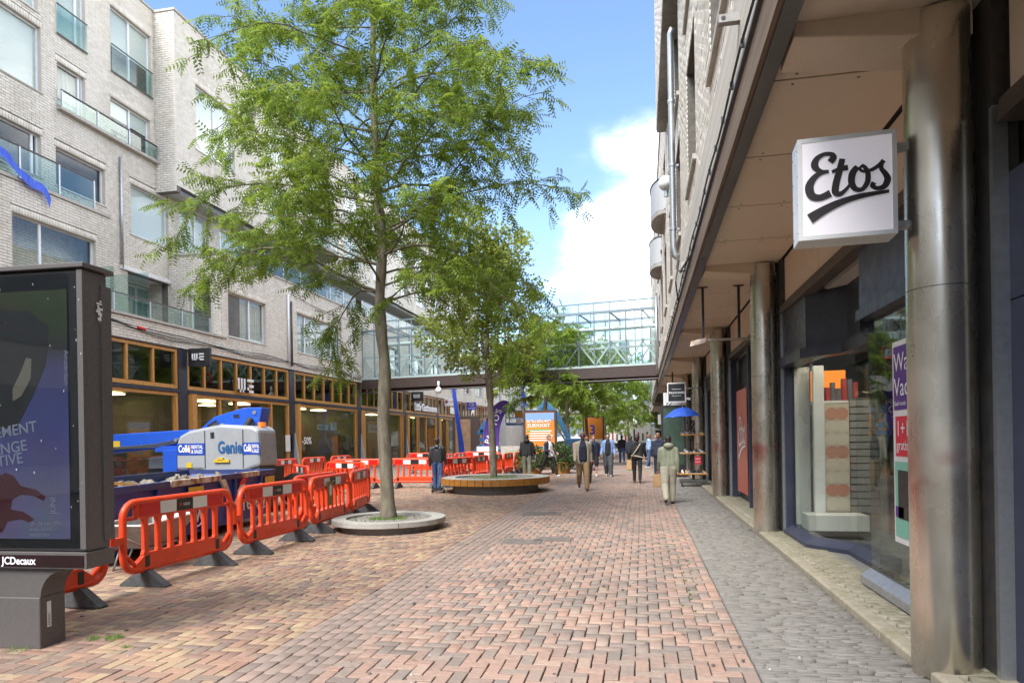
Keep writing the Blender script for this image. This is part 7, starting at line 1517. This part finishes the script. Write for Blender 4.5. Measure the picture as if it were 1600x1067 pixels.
navyc = cloth((.018, .024, .05)); blackc = cloth((.018, .018, .02)); jean = cloth((.05, .10, .22)); greyj = cloth((.10, .11, .125)); tanp = cloth((.36, .24, .12)); beige = cloth((.42, .37, .28)); sage = cloth((.30, .32, .22)); cream = cloth((.44, .41, .31)); olive = cloth((.15, .16, .12)); whs = cloth((.72, .72, .70), .5); blks = cloth((.02, .02, .02), .4); lblu = cloth((.22, .34, .62)); wht = cloth((.66, .66, .68)); leath = mat('black_leather', (.02, .021, .023), .35, c2=(.03, .03, .032), scale=12, bump=.5, bscale=9); shirtb = cloth((.30, .45, .68)); pinks = cloth((.62, .52, .56))
paper = mat('kraft_paper', (.48, .30, .15), .8, c2=(.42, .25, .12), scale=5, bump=.5)
q = person(.62, 16.8, 4, 1.66, 'young person in sage green hoodie and cream trousers walking away with a paper bag', sage, cream, blks, M['skin_l'], M['hair'], 13, 10, hood=True, legw=1.25, wide=1.04, ph=-1)
w_ = q[2]['l'][2]; bag_at(q[1], (w_.x-.02, w_.y, w_.z-.13), (.26, .14, .33), paper, 'paper_bag', 'brown paper bag held by the walker in the green hoodie', 'bag')
q = person(-1.82, 21.0, 188, 1.83, 'man in open beige jacket, navy shirt and tan trousers walking towards the camera', beige, tanp, blks, M['skin_d'], None, 16, 12, long_top=.12, open_front=navyc, wide=1.1, legw=1.15, cap=None)
MB(None, q[1]).ball(q[4]+Vector((0, -.02, .05)), (.079, .09, .078), 14, 10).build('hair', mat('grey_hair', (.20, .19, .18), .8), q[0], smooth=True)
q = person(-.18, 24.2, -2, 1.72, 'woman in black with a pale shoulder strap walking away', blackc, blackc, cloth((.10, .07, .05)), M['skin_d'], M['hair'], 10, 14, hairlen=.05, wide=1.12, long_top=.06, elbow=(40, 40), armout=(12, 14), legw=.92)
MB(None, q[1]).tube([(.13, -.09, 1.44), (.02, -.165, 1.25), (-.16, -.15, 1.0), (-.24, -.04, .86)], .022, 6).build('strap', beige, q[0], smooth=True); MB(None, q[1]).tube([(-.2, -.08, 1.0), (0, -.175, .98), (.22, -.06, .92), (.36, .1, .86)], .03, 6).build('belt_strap', beige, q[0], smooth=True)
bag_at(q[1], (-.28, .0, .84), (.20, .28, .36), paper, 'shoulder_bag', 'tan bag at the hip of the woman in black', 'bag')
person(-1.40, 28.5, 176, 1.80, 'man in light blue jacket and loose grey jeans walking towards the camera', lblu, greyj, whs, M['skin_l'], M['hair'], 8, 6, open_front=blackc, legw=1.35, wide=1.05, elbow=(35, 35), armout=(12, 12))
person(-2.0, 28.4, 184, 1.74, 'man in navy sweater, black shorts and white trainers walking towards the camera', navyc, blackc, whs, M['skin_l'], M['hair_b'], 12, 10, shorts=True, wide=1.05)
person(-1.98, 24.6, 180, 1.74, 'person in dark blue mostly hidden behind the man in the beige jacket', navyc, blackc, blks, M['skin_l'], M['hair'], 14, 10)
q = person(-4.85, 28.4, 8, 1.80, 'person in black hoodie and olive trousers standing with back turned by the planter', blackc, olive, blks, M['skin_m'], M['hair'], 6, 4, hood=True, wide=1.15, legw=1.15, elbow=(25, 45), armout=(10, 14), long_top=.05)
bag_at(q[1], (.26, .06, .98), (.12, .24, .28), blackc, 'shoulder_bag', 'small black bag at the side of the person in the black hoodie', 'bag')
q = person(-3.95, 28.8, 232, 1.84, 'man in navy jacket and white shirt striding across with white trainers', navyc, blackc, whs, M['skin_l'], M['hair_b'], 30, 10, open_front=wht, elbow=(80, 85), wide=1.06)
bag_at(q[1], (.12, .34, 1.03), (.16, .10, .2), wht, 'plastic_bag', 'small white plastic bag in the striding man\'s hand', 'bag')
q = person(-6.42, 20.6, 5, 1.72, 'man in black leather jacket and blue jeans walking away beside the barriers', leath, jean, blks, M['skin_d'], M['hair'], 12, 14, wide=1.08, legw=1.05)
t = thing('shopping_trolley', 'small two-wheeled trolley pulled by the leather-jacket man', 'trolley', (-6.3, 20.1, 0)); MB().box(-6.42, -6.12, 20.0, 20.2, .08, .16).build('frame', M['black'], t)
for xx in (-6.45, -6.1): MB().cyl((xx, 20.1, .07), (xx+.04, 20.1, .07), .07, n=14).build('wheel', M['rubber'], t)
MB().tube([(-6.27, 20.1, .16), (-6.25, 20.3, .8)], .012, 6).build('handle', M['black'], t)
far = dict(fine=False)
person(-1.2, 41.2, 5, 1.75, 'person in black jacket and blue jeans far down the middle of the street', blackc, jean, whs, M['skin_m'], M['hair'], 12, 12, **far)
person(.35, 36.0, -75, 1.76, 'man in pale blue shirt standing at the arcade edge', shirtb, jean, whs, M['skin_m'], M['hair_b'], 4, 8, elbow=(60, 60), **far)
person(.75, 37.2, 150, 1.74, 'man in pinkish white shirt talking at the arcade edge', pinks, greyj, blks, M['skin_l'], M['hair_b'], 4, 8, elbow=(70, 50), **far)
person(.62, 27.0, -10, 1.78, 'man in navy coat and grey cap walking away under the overhang', navyc, navyc, blks, M['skin_l'], M['hair_b'], 8, 8, cap=cloth((.16, .16, .16)), wide=1.08, long_top=.08, **far)
person(1.05, 28.6, 20, 1.84, 'taller person with grey cap just behind the navy coat', navyc, blackc, blks, M['skin_l'], M['hair_b'], 6, 6, cap=cloth((.24, .24, .23)), **far)
person(-14.1, 57.0, 30, 1.78, 'dark-clothed worker by the orange panel near the left shops', navyc, navyc, blks, M['skin_m'], M['hair'], 8, 8, **far)
person(-.55, 33.5, 0, 1.70, 'dark-haired person in dark blue behind the woman in black', navyc, blackc, blks, M['skin_m'], M['hair'], 10, 10, hairlen=.08, **far)

bpy.data.scenes.remove(TMP)
